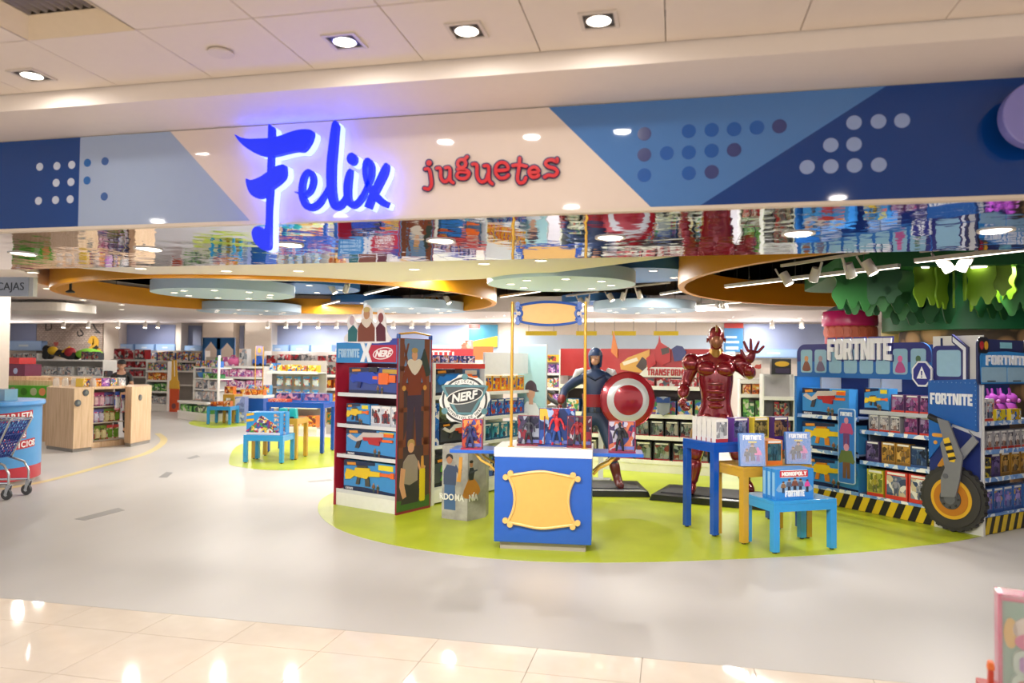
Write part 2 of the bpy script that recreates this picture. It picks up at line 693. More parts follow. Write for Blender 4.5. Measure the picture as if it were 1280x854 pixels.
e1 = fx(101.5, 172)[0]
e2t, e2b = fx(213.7, 163.5)[0], fx(314.5, 274)[0]
e3t, e3b = fx(686, 131.5)[0], fx(815, 256.5)[0]
e4t, e4b = fx(1107.5, 109)[0], fx(873, 255)[0]
gl = dict(rough=.05, var=.02)
for pts, c in (([(-9, FZ0), (e1, FZ0), (e1, FZ1), (-9, FZ1)], '0a4188'), ([(e1, FZ0), (e2b, FZ0), (e2t, FZ1), (e1, FZ1)], '9fb0cd'),
               ([(e2b, FZ0), (e3b, FZ0), (e3t, FZ1), (e2t, FZ1)], 'e3d3c6'), ([(e3b, FZ0), (e4b, FZ0), (e4t, FZ1), (e3t, FZ1)], '4c7cba'),
               ([(e4b, FZ0), (8, FZ0), (8, FZ1), (e4t, FZ1)], '093c84')):
    MB().prism(pts, FY - .006, FY).build('panel', M(c, **gl), front)
dots = [(51, 209), (72.5, 208), (91, 206.5), (71.5, 229), (90, 228), (49.5, 251.5), (70.8, 250.5), (89, 249.5)]
for u, v in dots:
    x, z = fx(u, v)
    MB().prism(circ(x, z, .0215, 24), FY - .008, FY - .006).build('dot', M('c5cfe0', .2), front)
for u, v, c in ((110.5, 204, '2766ae'), (132.5, 202, '3a5f9e'), (110, 226, '2766ae'), (131.5, 246, '3a5f9e')):
    x, z = fx(u, v)
    MB().prism(circ(x, z, .0215, 24), FY - .008, FY - .006).build('dot', M(c, .25), front)
for pts, c in (([(331, 156), (331, 208), (668, 137), (555, 196), (499, 251)], '38427a'), ([(442, 149), (499, 146), (555, 144), (612, 140), (387, 204), (442, 202), (499, 198), (331, 259), (442, 254)], '1f59a8'),
               ([(854, 128), (915, 125), (974, 123), (796, 184), (854, 182), (737, 239), (796, 237), (855, 235), (916, 233)], '8ca0cc')):
    for a, b in pts:
        x, z = fx(640 + a / 2, 90 + b / 2)
        MB().prism(circ(x, z, .0305, 26), FY - .008, FY - .006).build('dot', M(c, .25), front)
tag(MB().bx(-9, 8, FY - .012, FY + .03, FZ0 - .012, FZ0 + .004).build('trim_2', M('dccfbd', .4)), kind='structure')
c = pix(1302, 140, Y=3.2)
t = empty('round_blade_sign', (c.x, 3.24, c.z), 0, 'lavender round sign on the dark blue front, cut off at the edge', 'sign')
MB().prism(circ(0, 0, .13, 36), -.03, .03).build('disc', M('7d7bc0', .3, coat=.5), t, bev=.006)
MB().prism(circ(0, 0, .02, 12), .03, .11).build('bracket', M('b9bcc0', .3, .8), t)

# ---- mirrored soffit behind the sign, with its downlights


def _mirror(n, l, b):
    b.inputs['Base Color'].default_value = (.76, .8, 1.0, 1)
    b.inputs['Metallic'].default_value = 1
    f = noise(n, l, 5.5, 2, (1, 1, 1))
    bp = n.new('ShaderNodeBump')
    bp.inputs['Strength'].default_value = .06
    bp.inputs['Distance'].default_value = .03
    l.new(f, bp.inputs['Height'])
    l.new(bp.outputs[0], b.inputs['Normal'])


MIRROR = nodemat('stretched_mirror_film', .03, _mirror)
SZ = 2.35
soffit = tag(MB().bx(-9, 8, FY + .12, 4.86, SZ + .03, FZ1).build('trim_3', M('e6dccf', .5)), kind='structure')
for x0, x1 in ((-9, -5.2), (-5.2, -3.35), (-3.35, -1.5), (-1.5, .35), (.35, 2.2), (2.2, 8)):
    MB().bx(x0 + .001, x1 - .001, FY + .03, 4.86, SZ, SZ + .03).build('mirror_panel', MIRROR, soffit)


def round_light(r, lens=LENS2):
    t = empty('round_downlight')
    MB().lathe([(r * .8, .02), (r * .8, -.002), (r, -.006), (r, 0), (r, .02)], n=28).build('trim_ring', M('e8e2d8', .3), t, smooth=True)
    MB().lathe([(.001, -.001), (r * .8, -.001), (r * .8, .015), (.001, .015)], n=28).build('lens', lens, t)
    return t


rl = round_light(.085)
first = True
names = ['at the far end over the shopping cart', 'over the wooden checkout counter', 'beside the tall neon letter', 'below the neon name', 'below the red lettering', 'below the bright blue sign panel', 'beside the round lavender sign']
for k, (u, v) in enumerate(((28, 317), (185, 311), (362, 306), (551, 301), (763, 297), (998, 292), (1245, 288))):
    p = pix(u, v, Z=SZ)
    o = rl if first else dup(rl, (0, 0, 0), 0)
    first = False
    o.location = (p.x, p.y, SZ)
    tag(o, 'round downlight in the mirrored soffit, ' + names[k], 'downlight', 'downlights in the mirrored soffit')
    area((p.x, p.y, SZ - .012), SOFFIT_W, size=.13)
    spot((p.x, p.y, SZ - .03), [(p.x, p.y + 3.5, .6), (p.x + .2, p.y + 3.5, .6), (p.x + .4, p.y + 3, .7), (p.x + .5, p.y + 2.6, .8), (p.x + .3, p.y + 2.6, .8), (1.5, 8.6, .9), (2.4, 8.5, .8)][k], AIM_W, 85)

# ---- store ceilings
SCZ = 2.95
CREAM = M('f3e6e0', .6, var=.02)
pts = [pix(u, v, Z=SCZ) for u, v in ((60, 333), (95, 335), (200, 345), (320, 351), (480, 353), (600, 349), (700, 340), (800, 327), (870, 317))]
poly = [(p.x, p.y) for p in pts] + [(pts[-1].x + .6, 4.86), (-14, 4.86), (-14, pts[0].y)]
# keep the outline simple: back edge follows the sight-side curve, front edge the mirror
poly = [(p.x, p.y) for p in pts] + [(3.4, 4.86), (-9.5, 4.86)]
tag(MB().flat(poly, SCZ, SCZ + .35).build('ceiling_front_slab', CREAM), kind='structure')
poly = [(-27, 8.0), (-9.3, 8.3), (-10.2, 10.2), (-11.3, 11.3)] + [(-7.9 + 4.42 * cos(R(a)), 14.3 + 4.42 * sin(R(a))) for a in range(215, 70, -8)] + [(-5.5, 19.3), (15, 19.3), (15, YB), (-27, YB)]
tag(MB().flat(poly, 3.0, 3.4).build('ceiling_perimeter', CREAM), kind='structure')
tag(MB().bx(-27, 15, 4.86, YB + .3, 4.4, 4.5).build('ceiling_void', M('0e1116', .8)), kind='structure')
tag(MB().bx(-27, 15, YB, YB + .3, 0, 4.4).build('wall_back', M('e2d8cc', .6)), kind='structure')
tag(MB().bx(-27.2, -27, 4.86, YB, 0, 4.4).build('wall_west', M('d9cfc4', .6)), kind='structure')
tag(MB().bx(15, 15.2, 4.86, YB, 0, 4.4).build('wall_east', M('d9cfc4', .6)), kind='structure')
tag(MB().bx(-27, -9, 4.7, 4.86, 2.35, 4.4).bx(8, 15, 4.7, 4.86, 0, 4.4).bx(-9, 8, 4.861, 4.9, SZ + .03, 4.4).build('wall_bulkhead', M('23262c', .8)), kind='structure')
p = gnd(4, 560)
tag(MB().bx(p.x - 1.2, pix(10, 500, Y=p.y + .5).x, p.y, p.y + .5, 0, 3.0).build('wall_column', M('e0d3c6', .5)), kind='structure')

rs = round_light(.09, M('fff0dc', .4, emit=7))
first = True
for k, (u, v) in enumerate(((283, 339), (373, 339), (518, 337), (676, 326), (176, 336), (605, 330))):
    p = pix(u, v, Z=SCZ)
    o = rs if first else dup(rs, (0, 0, 0), 0)
    first = False
    o.location = (p.x, p.y, SCZ)
    tag(o, f'round downlight in the cream ceiling slab behind the mirror, {ORD[k]} from the cashier sign' if k < 4 else ['round downlight in the cream slab over the checkout', 'round downlight in the cream slab over the yellow plaque'][k - 4], 'downlight', 'downlights in the cream slab')
    area((p.x, p.y, SCZ - .012), STRIP_W, size=.14)
k = 0
PER_W = ['over the cashier sign', 'upper of a pair before the graffiti wall', 'lower of a pair before the graffiti wall', 'right above the graffiti bricks', 'upper of a pair behind the hoop tip', 'lower of a pair behind the hoop tip', 'first by the dark gap over the cashier sign',
         'second by the dark gap over the cashier sign', 'over the yellow plaque post', 'over the teal banner', 'over the orange header board', 'beside the blue banner with pale lines', 'behind the raised red hand', 'over the blaster display header', 'over the car packs', 'near the bus display']
for u, v in ((59, 361), (104, 375), (104, 382), (111, 393), (152, 381), (152, 387), (41, 341), (34, 356), (632, 402), (586, 403), (540, 398), (912, 400), (948, 402), (460, 402), (390, 402), (1000, 398)):
    p = pix(u, v, Z=3.0)
    o = dup(rs, (p.x, p.y, 3.0), 0)
    tag(o, 'small round downlight in the perimeter ceiling, ' + PER_W[k], 'downlight', 'downlights in the perimeter ceiling')
    if True:
        area((p.x, p.y, 2.985), STRIP_W * (.15 if k in (1, 2, 3) else .6 if k < 8 else 1.3), size=.16)
    k += 1

# ---- orange hoops
ORANGE = M('dc9412', .45, var=.04)
HZ = 2.9
for (x, y, r, h, lab) in ((-7.9, 14.3, 4.3, .4, 'orange suspended ceiling hoop around the blue discs'), (4.9, 12.3, 4.77, .46, 'orange suspended ceiling hoop beside the green tree canopy')):
    t = empty('ceiling_hoop', (x, y, HZ), 0, lab, 'ceiling feature')
    n, v, f = 72, [], []
    prof = [(r - .05, 0), (r + .05, 0), (r + .05, h), (r - .05, h)]
    mb = MB()
    for i in range(n):
        a = 2 * pi * i / n
        v += [(q[0] * cos(a), q[0] * sin(a), q[1]) for q in prof]
    for i in range(n):
        for j in range(4):
            f.append((4 * i + j, 4 * i + (j + 1) % 4, 4 * ((i + 1) % n) + (j + 1) % 4, 4 * ((i + 1) % n) + j))
    mb.add(v, f)
    mb.build('band', ORANGE, t, smooth=True)
    for i in range(6):
        a = 2 * pi * i / 6
        MB().cyl((r * cos(a), r * sin(a), h - .05), (r * cos(a), r * sin(a), 1.5), .008, n=6).build('hanging_wire', M('555555', .5), t)

# ---- hanging discs with lamps
LB, DB = M('bcd8ee', .45, var=.02), M('3a76bb', .45, var=.02)
rd = round_light(.075, M('fff4e4', .4, emit=8))
rdm = [c.data for c in rd.children]
bpy.data.objects.remove(rd.children[0]); bpy.data.objects.remove(rd.children[0]); bpy.data.objects.remove(rd)
DISCS = [(-8.45, 12.75, 1.3, 0, 'pale blue', 'nearest the checkout, overlapping a darker disc', 9), (-7.2, 13.4, 1.15, .16, 'strong blue', 'above and behind the first pale disc by the checkout', 5),
         (-10.9, 17.6, 1.3, 0, 'pale blue', 'lower in the row far behind the checkout', 8), (-10.6, 18.2, 1.3, .18, 'strong blue', 'above the far pale disc behind the checkout', 4),
         (-6.25, 17.4, 1.25, 0, 'pale blue', 'above the cut-out figures of the blaster stand', 8), (-7.4, 17.3, .95, .14, 'strong blue', 'overlapping the pale disc over the blaster stand', 3),
         (-1.75, 11.7, 1.18, 0, 'pale blue', 'over the yellow plaque display', 8), (-.62, 12.1, 1.05, .17, 'strong blue', 'overlapping the pale disc over the plaque display', 4),
         (-.67, 17.8, 1.2, 0, 'pale blue', 'far behind the yellow plaque board', 8), (-1.6, 17.6, 1.0, .15, 'strong blue', 'far behind the plaque board, above a pale disc', 3)]
for x, y, r, dz, cn, wh, nl in DISCS:
    if dz:
        q = (HZ + .26 - H) / (HZ + dz - H)
        x, y, r, dz = x * q, y * q, r * q, .26
    z = HZ + dz
    t = empty('hanging_disc', (x, y, z), 0, f'{cn} round ceiling disc {wh}', 'ceiling disc', 'round discs under the ceiling')
    MB().lathe([(.001, 0), (r, 0), (r, .2), (.001, .2)], n=48).build('panel', LB if cn[0] == 'p' else DB, t, smooth=True)
    for i in range(3):
        a = 2 * pi * i / 3
        MB().cyl((r * .6 * cos(a), r * .6 * sin(a), .19), (r * .6 * cos(a), r * .6 * sin(a), 4.42 - z), .006, n=6).build('hanging_wire', M('555555', .5), t)
    for i in range(nl):
        a = 2 * pi * (i + .3) / nl
        for nm, me in zip(('lamp_ring', 'lamp_lens'), rdm):
            o = bpy.data.objects.new(nm, me)
            COL.objects.link(o)
            o.parent = t
            o.location = (r * .68 * cos(a), r * .68 * sin(a), -.001)
    area((x, y, z - .02), DISC_W, size=.16)

# ---- linear lamps and track spots under the dark void


def bar(u0, v0, u1, v1, z, lab, power):
    a, b = pix(u0, v0, Z=z), pix(u1, v1, Z=z)
    c, L, rz = (a + b) / 2, (b - a).length, math.atan2(b.y - a.y, b.x - a.x)
    t = empty('linear_lamp', c, rz, lab, 'linear lamp', 'linear lamps under the dark ceiling')
    MB().bx(-L / 2, L / 2, -.03, .03, .004, .05).build('housing', M('c9c5bd', .4, .3), t)
    MB().bx(-L / 2 + .01, L / 2 - .01, -.024, .024, 0, .004).build('diffuser', M('fff2df', .4, emit=8), t)
    for sg in (-1, 1):
        MB().cyl((sg * L / 3, 0, .05), (sg * L / 3, 0, 4.42 - z), .005, n=6).build('hanging_wire', M('555555', .5), t)
    area((c.x, c.y, z - .004), power, 'RECTANGLE', L, .05, (0, 0, rz))


BARS = [(456, 369, 506, 357, 'by the spotlights over the blaster stand'), (550, 346, 586, 338, 'crossing the front rim of the orange hoop'), (392, 385, 424, 377, 'before the far inside of the orange hoop'),
        (626, 372, 675, 365, 'below the pale disc over the plaque display'), (826, 369, 864, 363, 'ending at the second orange hoop rim'), (907, 360, 1124, 335, 'the long one across the second orange hoop'),
        (1144, 329, 1290, 313, 'running over the green tree canopy'), (866, 383, 933, 378, 'short one inside the second orange hoop, low'), (957, 389, 1012, 383, 'lowest and farthest, inside the second orange hoop')]
for b in BARS:
    bar(*b[:4], 2.8 if b[0] in (907, 1144) else 3.12, 'slim lit linear lamp ' + b[4], BAR_W * (.6 if b[0] in (907, 1144) else 1))


SPOTMB = None


def spothead(c, aim, parent):
    global SPOTMB
    if SPOTMB is None:
        a = MB().cyl((0, 0, 0), (0, 0, -.17), .055, .06, 14)
        a.bx(-.012, .012, -.07, -.05, -.08, .1)
        SPOTMB = (a.build('lamp_head', M('d5cfc6', .4), parent, smooth=True), MB().cyl((0, 0, -.168), (0, 0, -.174), .05, n=14).build('lamp_lens', M('fff1dd', .4, emit=16), parent))
        hs_ = SPOTMB
    else:
        hs_ = [o.copy() for o in SPOTMB]
        for o in hs_:
            COL.objects.link(o)
            o.parent = parent
    for o in hs_:
        o.location = c
        o.rotation_euler = aim


TRK = [((530, 371, 580, 364), (543, 375, 553, 374, 565, 373, 571, 372), 'over the blaster stand inside the orange hoop'), ((575, 391, 622, 383), (589, 394, 604, 391, 612, 390), 'before the hoop rim near the plaque board'),
       ((602, 387, 660, 380), (604, 392, 611, 391, 626, 390, 633, 388, 648, 385), 'behind the plaque board post'), ((592, 360, 640, 350), (612, 363, 632, 360), 'beside the pale disc rim'),
       ((708, 371, 748, 366), (727, 373, 740, 372), 'under the pale disc over the plaque display'), ((760, 363, 838, 354), (774, 368, 797, 366, 813, 364), 'below the strong blue disc over the plaque'),
       ((977, 334, 1085, 317), (986, 343, 1045, 333, 1094, 328, 1128, 325), 'running towards the green tree canopy'), ((910, 386, 958, 381), (928, 390, 948, 387), 'low inside the second orange hoop'),
       ((405, 353, 445, 350), (420, 357, 436, 355), 'before the strong blue disc over the blaster stand'), ((1150, 316, 1250, 306), (1180, 318, 1220, 317), 'close above the tree canopy lamp bar'),
       ((870, 377, 905, 373), (878, 377, 888, 376, 896, 376), 'beside the second orange hoop rim')]
sx_ = 0
for (u0, v0, u1, v1), sp, wh in TRK:
    z = 2.92 if u0 in (977, 1150) else 3.25
    a, b = pix(u0, v0, Z=z), pix(u1, v1, Z=z)
    c, L, rz = (a + b) / 2, (b - a).length, math.atan2(b.y - a.y, b.x - a.x)
    t = empty('track_light', c, rz, 'track rail with white spot heads ' + wh, 'track light', 'track lights under the dark ceiling')
    MB().bx(-L / 2, L / 2, -.02, .02, 0, .035).build('rail', M('cfc8bd', .4), t)
    for sg in (-1, 1):
        MB().cyl((sg * L / 3, 0, .03), (sg * L / 3, 0, 4.42 - z), .006, n=6).build('hanging_wire', M('555555', .5), t)
    for k in range(0, len(sp), 2):
        p = pix(sp[k], sp[k + 1] - 4, Z=z)
        f = min(.48, max(-.48, ((p - c).to_2d().dot((b - a).to_2d()) / L) / L))
        aim = (R(28), 0, R(-60 + 70 * (k % 3)))
        spothead((f * L, 0, -.08), aim, t)
        if k == 0:
            sx_ += 1
            wp = c + (b - a) * f
            spot((wp.x, wp.y - .1, z - .36), (wp.x + random.uniform(-1.5, 1.5), wp.y - 1.6, .6), SPOT_W, 75)
# wall-washing spots close to the back wall
for k, u in enumerate((80, 111, 148, 182, 198, 335, 358, 375, 398, 421, 492, 515, 535, 965, 1002)):
    p = pix(u, 405, Y=23.4)
    t = empty('ceiling_spot', (p.x, 23.4, 3.0), 0, f'small white ceiling spot near the back wall, {ORD[k % 14]} from the graffiti wall' if k < 14 else 'small white ceiling spot near the back wall beside the bus display', 'spotlight', 'spots along the back wall')
    if k == 0:
        hd = MB().cyl((0, 0, 0), (0, 0, -.05), .02, n=8).cyl((0, 0, -.05), (0, -.03, -.24), .065, .07, 14).build('lamp_head', M('e3ded4', .4), t, smooth=True)
        ln = MB().cyl((0, -.029, -.238), (0, -.03, -.246), .06, n=14).build('lamp_lens', M('fff1dd', .4, emit=16), t)
    else:
        for o in (hd.copy(), ln.copy()):
            COL.objects.link(o)
            o.parent = t
    if k % 3 == 0:
        spot((p.x, 23.3, 2.72), (p.x, 25, 1.6), SPOT_W * 1.2, 95)

# ================================================================== helpers for shop things


def frpx(self, u, v, ly=0):
    """(x, z) on this fixture's own front plane (moved back by ly) seen at photo pixel u, v"""
    d = _f0 + _rt * ((u - 640) / FPX) - _up * ((v - 427) / FPX)
    nx, ny = -sin(self.rz), cos(self.rz)
    ox, oy = self.x + nx * ly, self.y + ny * ly
    t = (ox * nx + oy * ny) / (d.x * nx + d.y * ny)
    return ((d.x * t - ox) * cos(self.rz) + (d.y * t - oy) * sin(self.rz), H + d.z * t)


Fr.px = frpx

PROTO = {}


def put(key, build, loc, rz, label, cat=None, group=None, scale=None):
    """place a thing: built once per key, later ones are copies with all their parts"""
    if key in PROTO:
        r = dup(PROTO[key], loc, rz)
    else:
        r = PROTO[key] = build()
        r.location = loc
        r.rotation_euler = (0, 0, rz)
    if scale:
        r.scale = scale
    return tag(r, label, cat, group)


def skinned(name, J, E, mat, parent=None, root=None, sub=2, loc=None):
    ks = list(J)
    me = bpy.data.meshes.new(name)
    me.from_pydata([J[k][:3] for k in ks], [(ks.index(a), ks.index(b)) for a, b in E], [])
    me.materials.append(mat)
    o = bpy.data.objects.new(name, me)
    COL.objects.link(o)
    o.parent = parent
    if loc is not None:
        o.location = loc
    sk = o.modifiers.new('skin', 'SKIN')
    sk.use_smooth_shade = True
    sv = me.skin_vertices[0].data
    for i, k in enumerate(ks):
        r = J[k][3:]
        sv[i].radius = (r[0], r[-1])
        sv[i].use_root = (k == (root or ks[0]))
    ss = o.modifiers.new('soft', 'SUBSURF')
    ss.levels = ss.render_levels = sub
    return o


def chain(*ks):
    return list(zip(ks[:-1], ks[1:]))


BLUE, DBLUE, SKY, GOLDT = M('1f5fc0', .28, coat=.3), M('1450b4', .25, coat=.4), M('2a95d8', .22, coat=.5), M('c79a33', .3, coat=.3)
SHELFW, SHELFG, STRIPE_Y, BLACK = M('e8e6e2', .35), M('b9bdc4', .35), M('d8b822', .4), M('151517', .45)
YEL, RED, NAVY, ORG = M('e8bb2e', .35), M('b81f2c', .35), M('23306e', .35), M('e5641f', .35)
TICKET = art(['dfe7f2', '6f9ad8', '86aee2', 'f4f4f2', '5f8cd0'], 16, .35)
C_BLAST = ['2c2c38', '5a86b8', 'd6d0c4', '8c5a3a', 'c98a5a', '38506e']

# ------------------------------------------------------------------ products


def blaster_mb(kind):
    """toy blaster in unit size: x 0..1, z 0..~.4, relief towards -y; materials 0 body 1 trim 2 tip"""
    mb = MB()
    if kind == 'rifle':
        mb.prism([(.0, .16), (.04, .3), (.2, .27), (.22, .34), (.5, .36), (.52, .3), (.72, .3), (.72, .2), (.5, .18), (.46, .12), (.28, .14), (.2, .16), (.12, .08), (.02, .06)], -.035, 0, 0)
        mb.prism([(.26, .14), (.32, .14), (.3, -.02), (.23, -.02)], -.03, 0, 1).prism([(.42, .14), (.5, .14), (.52, -.04), (.43, -.04)], -.03, 0, 1)
        mb.prism([(.24, .34), (.46, .36), (.46, .4), (.26, .39)], -.03, 0, 1)
        mb.prism([(.72, .215), (.93, .215), (.93, .285), (.72, .285)], -.03, 0, 2).prism([(.93, .19), (1, .19), (1, .31), (.93, .31)], -.035, 0, 2)
    elif kind == 'shotgun':
        mb.prism([(.0, .3), (.06, .36), (.2, .26), (.3, .36), (.34, .42), (.78, .44), (.78, .34), (.4, .3), (.3, .22), (.2, .18), (.1, .22)], -.035, 0, 0)
        mb.prism([(.34, .3), (.74, .33), (.74, .24), (.66, .22), (.36, .22)], -.04, 0, 1).prism([(.22, .2), (.3, .22), (.25, .02), (.17, .02)], -.03, 0, 3)
        mb.prism([(.45, .22), (.7, .22), (.68, .12), (.48, .14)], -.036, 0, 1)
        mb.prism([(.78, .345), (.97, .345), (.97, .425), (.78, .425)], -.032, 0, 2).prism([(.74, .22), (.96, .22), (.96, .28), (.74, .28)], -.03, 0, 2)
    elif kind == 'big':
        mb.prism([(.0, .2), (.05, .32), (.15, .3), (.2, .36), (.5, .38), (.55, .33), (.62, .33), (.62, .1), (.45, .08), (.3, .12), (.16, .14), (.06, .1)], -.04, 0, 0)
        mb.prism([(.18, .12), (.25, .12), (.22, -.02), (.15, -.02)], -.03, 0, 1).prism([(.4, .38), (.58, .38), (.58, .5), (.42, .5)], -.03, 0, 3)
        mb.prism(rrect(.62, .82, .08, .36, .03), -.045, 0, 2).prism([(.82, .13), (.96, .13), (.96, .31), (.82, .31)], -.035, 0, 2)
        mb.prism([(.5, .2), (.6, .2), (.6, .28), (.5, .28)], -.05, 0, 2)
    else:
        mb.prism([(.1, .16), (.12, .3), (.7, .32), (.7, .2), (.42, .18), (.36, .1), (.3, .16)], -.035, 0, 0)
        mb.prism([(.16, .17), (.28, .17), (.22, -.06), (.1, -.04)], -.035, 0, 0).prism([(.14, .3), (.6, .32), (.58, .37), (.18, .36)], -.03, 0, 1)
        mb.prism([(.7, .2), (.9, .2), (.9, .31), (.7, .31)], -.036, 0, 2)
    return mb


def folk(mb, x, z, h, m_skin, m_top, m_leg, y, m_hair=None):
    """small printed figure, flat on a pack"""
    mb.prism([(x - .12 * h, z), (x - .02 * h, z), (x, z + .4 * h), (x + .02 * h, z), (x + .12 * h, z), (x + .12 * h, z + .48 * h), (x - .12 * h, z + .48 * h)], y, y + .002, m_leg)
    mb.prism([(x - .12 * h, z + .46 * h), (x + .12 * h, z + .46 * h), (x + .22 * h, z + .42 * h), (x + .27 * h, z + .5 * h), (x + .17 * h, z + .8 * h), (x - .17 * h, z + .8 * h), (x - .27 * h, z + .5 * h), (x - .22 * h, z + .42 * h)], y - .001, y + .002, m_top)
    mb.prism(circ(x, z + .89 * h, .085 * h, 10, .11 * h), y - .0015, y + .002, m_skin)
    if m_hair is not None:
        mb.prism([(x - .1 * h, z + .9 * h), (x + .1 * h, z + .9 * h), (x + .09 * h, z + 1.0 * h), (x, z + 1.03 * h), (x - .09 * h, z + 1.0 * h)], y - .002, y + .002, m_hair)


def blaster_box(w, h, d, kind, bodyc, trimc, boxc='3f8fd0', topc='22304e', corner='e8d52e', wordmark=None):
    def f():
        t = empty('blaster_box')
        MB().bx(0, w, 0, d, 0, h).build('carton', [M(boxc, .25)], t, bev=.002)
        mb = MB()
        mb.prism([(0, h * .8), (w * .6, h * .9), (w * .6, h), (0, h)], -.0015, 0, 0)
        mb.prism([(0, 0), (w, 0), (w, h * .08), (w * .4, h * .16), (0, h * .14)], -.0015, 0, 0)
        mb.prism([(w * .66, h * .78), (w * .93, h * .78), (w * .93, h * .95), (w * .66, h * .95)], -.0025, 0, 1)
        mb.prism([(w * .07, h * .84), (w * .24, h * .86), (w * .23, h * .95), (w * .06, h * .93)], -.003, 0, 2)
        mb.build('printed_front', [M(topc, .25), M(corner, .3), M('e0912a', .3)], t)
        b = blaster_mb(kind)
        b.v = [(w * .04 + x * w * .92, -.001 + y * .5, h * .27 + z * min(w * .92, h * 1.5)) for x, y, z in b.v]
        b.build('toy_blaster', [M(bodyc, .3), M(trimc, .35), M('ea6a25', .3), M('3a3a42', .4)], t)
        mb = MB()
        folk(mb, w * .58, h * .04, h * .3, 0, 1, 2, -.004)
        folk(mb, w * .66, h * .03, h * .27, 0, 2, 1, -.0045)
        mb.build('printed_figure', [M('b98a6a', .4), M('7a5436', .4), M('3c4a3a', .4)], t)
        if wordmark:
            text(wordmark, h * .07, (w * .04, -.003, h * .035), t, M('f2f0ee', .4), ext=.001, bold=.001, align='LEFT', sx=.8)
        return t
    return f


def figure_pack(w, h, d, boxc, bandc, cols, winc='2a3040', fig=('9a5a4a', '55606e'), top=True):
    """window carton with a small moulded figure behind clear film"""
    def f():
        t = empty('figure_pack')
        a = .06 * w
        mb = MB().bx(0, w, .006, d, 0, h).bx(0, w, 0, .006, 0, h * .16).bx(0, a, 0, .006, h * .16, h).bx(w - a, w, 0, .006, h * .16, h).bx(a, w - a, 0, .006, h * .86, h)
        mb.build('carton', M(boxc, .3), t)
        MB().bx(a, w - a, .003, .006, h * .16, h * .86).build('printed_backing', art(cols, 3.2 / w), t)
        MB().bx(0, w, -.001, 0, 0, h * .14).build('printed_band', M(bandc, .3), t)
        if top:
            MB().bx(w * .1, w * .9, -.001, 0, h * .89, h * .97).build('printed_title', M('efece6', .35), t)
        mb = MB()
        x, z, s = w / 2, h * .17, h * .6
        mb.tube([(x - .1 * s, .0, z), (x - .09 * s, 0, z + .25 * s), (x - .05 * s, 0, z + .48 * s)], [.05 * s, .055 * s, .07 * s], 6, 1)
        mb.tube([(x + .1 * s, .0, z), (x + .09 * s, 0, z + .25 * s), (x + .05 * s, 0, z + .48 * s)], [.05 * s, .055 * s, .07 * s], 6, 1)
        mb.tube([(x, 0, z + .44 * s), (x, 0, z + .6 * s), (x, 0, z + .8 * s)], [.1 * s, .11 * s, .13 * s], 8, 0)
        mb.tube([(x - .13 * s, 0, z + .77 * s), (x - .22 * s, 0, z + .6 * s), (x - .2 * s, 0, z + .42 * s)], [.06 * s, .05 * s, .04 * s], 6, 0)
        mb.tube([(x + .13 * s, 0, z + .77 * s), (x + .22 * s, 0, z + .6 * s), (x + .2 * s, 0, z + .42 * s)], [.06 * s, .05 * s, .04 * s], 6, 0)
        mb.ball((x, 0, z + .93 * s), .08 * s, .08 * s, .11 * s, 8, 0)
        mb.build('figurine', [M(fig[0], .35), M(fig[1], .35)], t, smooth=True)
        return t
    return f


def plain_box(w, h, d, side, cols, sc=None, name='toy_box', band=None):
    def f():
        mats = [M(side, .3), art(cols, sc or 2.6 / min(w, h)), M(band or side, .3)]
        mb = MB().bx(0, w, 0, d, 0, h, 0).bx(w * .03, w * .97, -.002, 0, h * (.15 if band else .03), h * .97, 1)
        if band:
            mb.bx(0, w, -.003, 0, 0, h * .15, 2)
        return mb.build(name, mats)
    return f


def blister(w, h, cols, card, bub='cfd6dc'):
    def f():
        t = empty('blister_pack')
        MB().bx(0, w, 0, .004, 0, h).build('card', art(cols, 3 / w), t)
        mb = MB().bx(0, w, -.001, 0, h * .8, h, 0)
        mb.build('printed_band', M(card, .3), t)
        MB().add([(w * .15, -.002, h * .08), (w * .85, -.002, h * .08), (w * .85, -.002, h * .7), (w * .15, -.002, h * .7), (w * .22, -.03, h * .13), (w * .78, -.03, h * .13), (w * .78, -.03, h * .62), (w * .22, -.03, h * .62)],
                 [(0, 1, 5, 4), (1, 2, 6, 5), (2, 3, 7, 6), (3, 0, 4, 7), (4, 5, 6, 7)]).build('blister', M(bub, .15, var=.2), t)
        return t
    return f


def tiny(w, h, d, side, cols):
    return plain_box(w, h, d, side, cols)


def rowof(fr, x0, x1, y, z, n, key, build, lab, where, cat, group, width=None, jit=.004, words=True, rz=0):
    """n like things side by side along a shelf; every one a thing with a label of its own"""
    out = []
    for i in range(n):
        x = x0 + (x1 - x0) * i / n
        l = f'{lab}, {ORD[i]} {where}' if n > 1 else f'{lab} {where}'
        out.append(put(key, build, fr.w(x + random.uniform(0, jit), y + random.uniform(0, jit), z), fr.rz + rz + random.uniform(-.02, .02), l, cat, group))
    return out


# ------------------------------------------------------------------ neon name
ZA = lambda p: (285 + p[0] / 4.742, 145 + p[1] / 4.742)
ZB = lambda p: (365 + p[0] / 6.571, 145 + p[1] / 6.571)
SF = FY - .096


def sp(p, conv):
    q = pix(*conv(p), Y=SF)
    return q.x, q.z


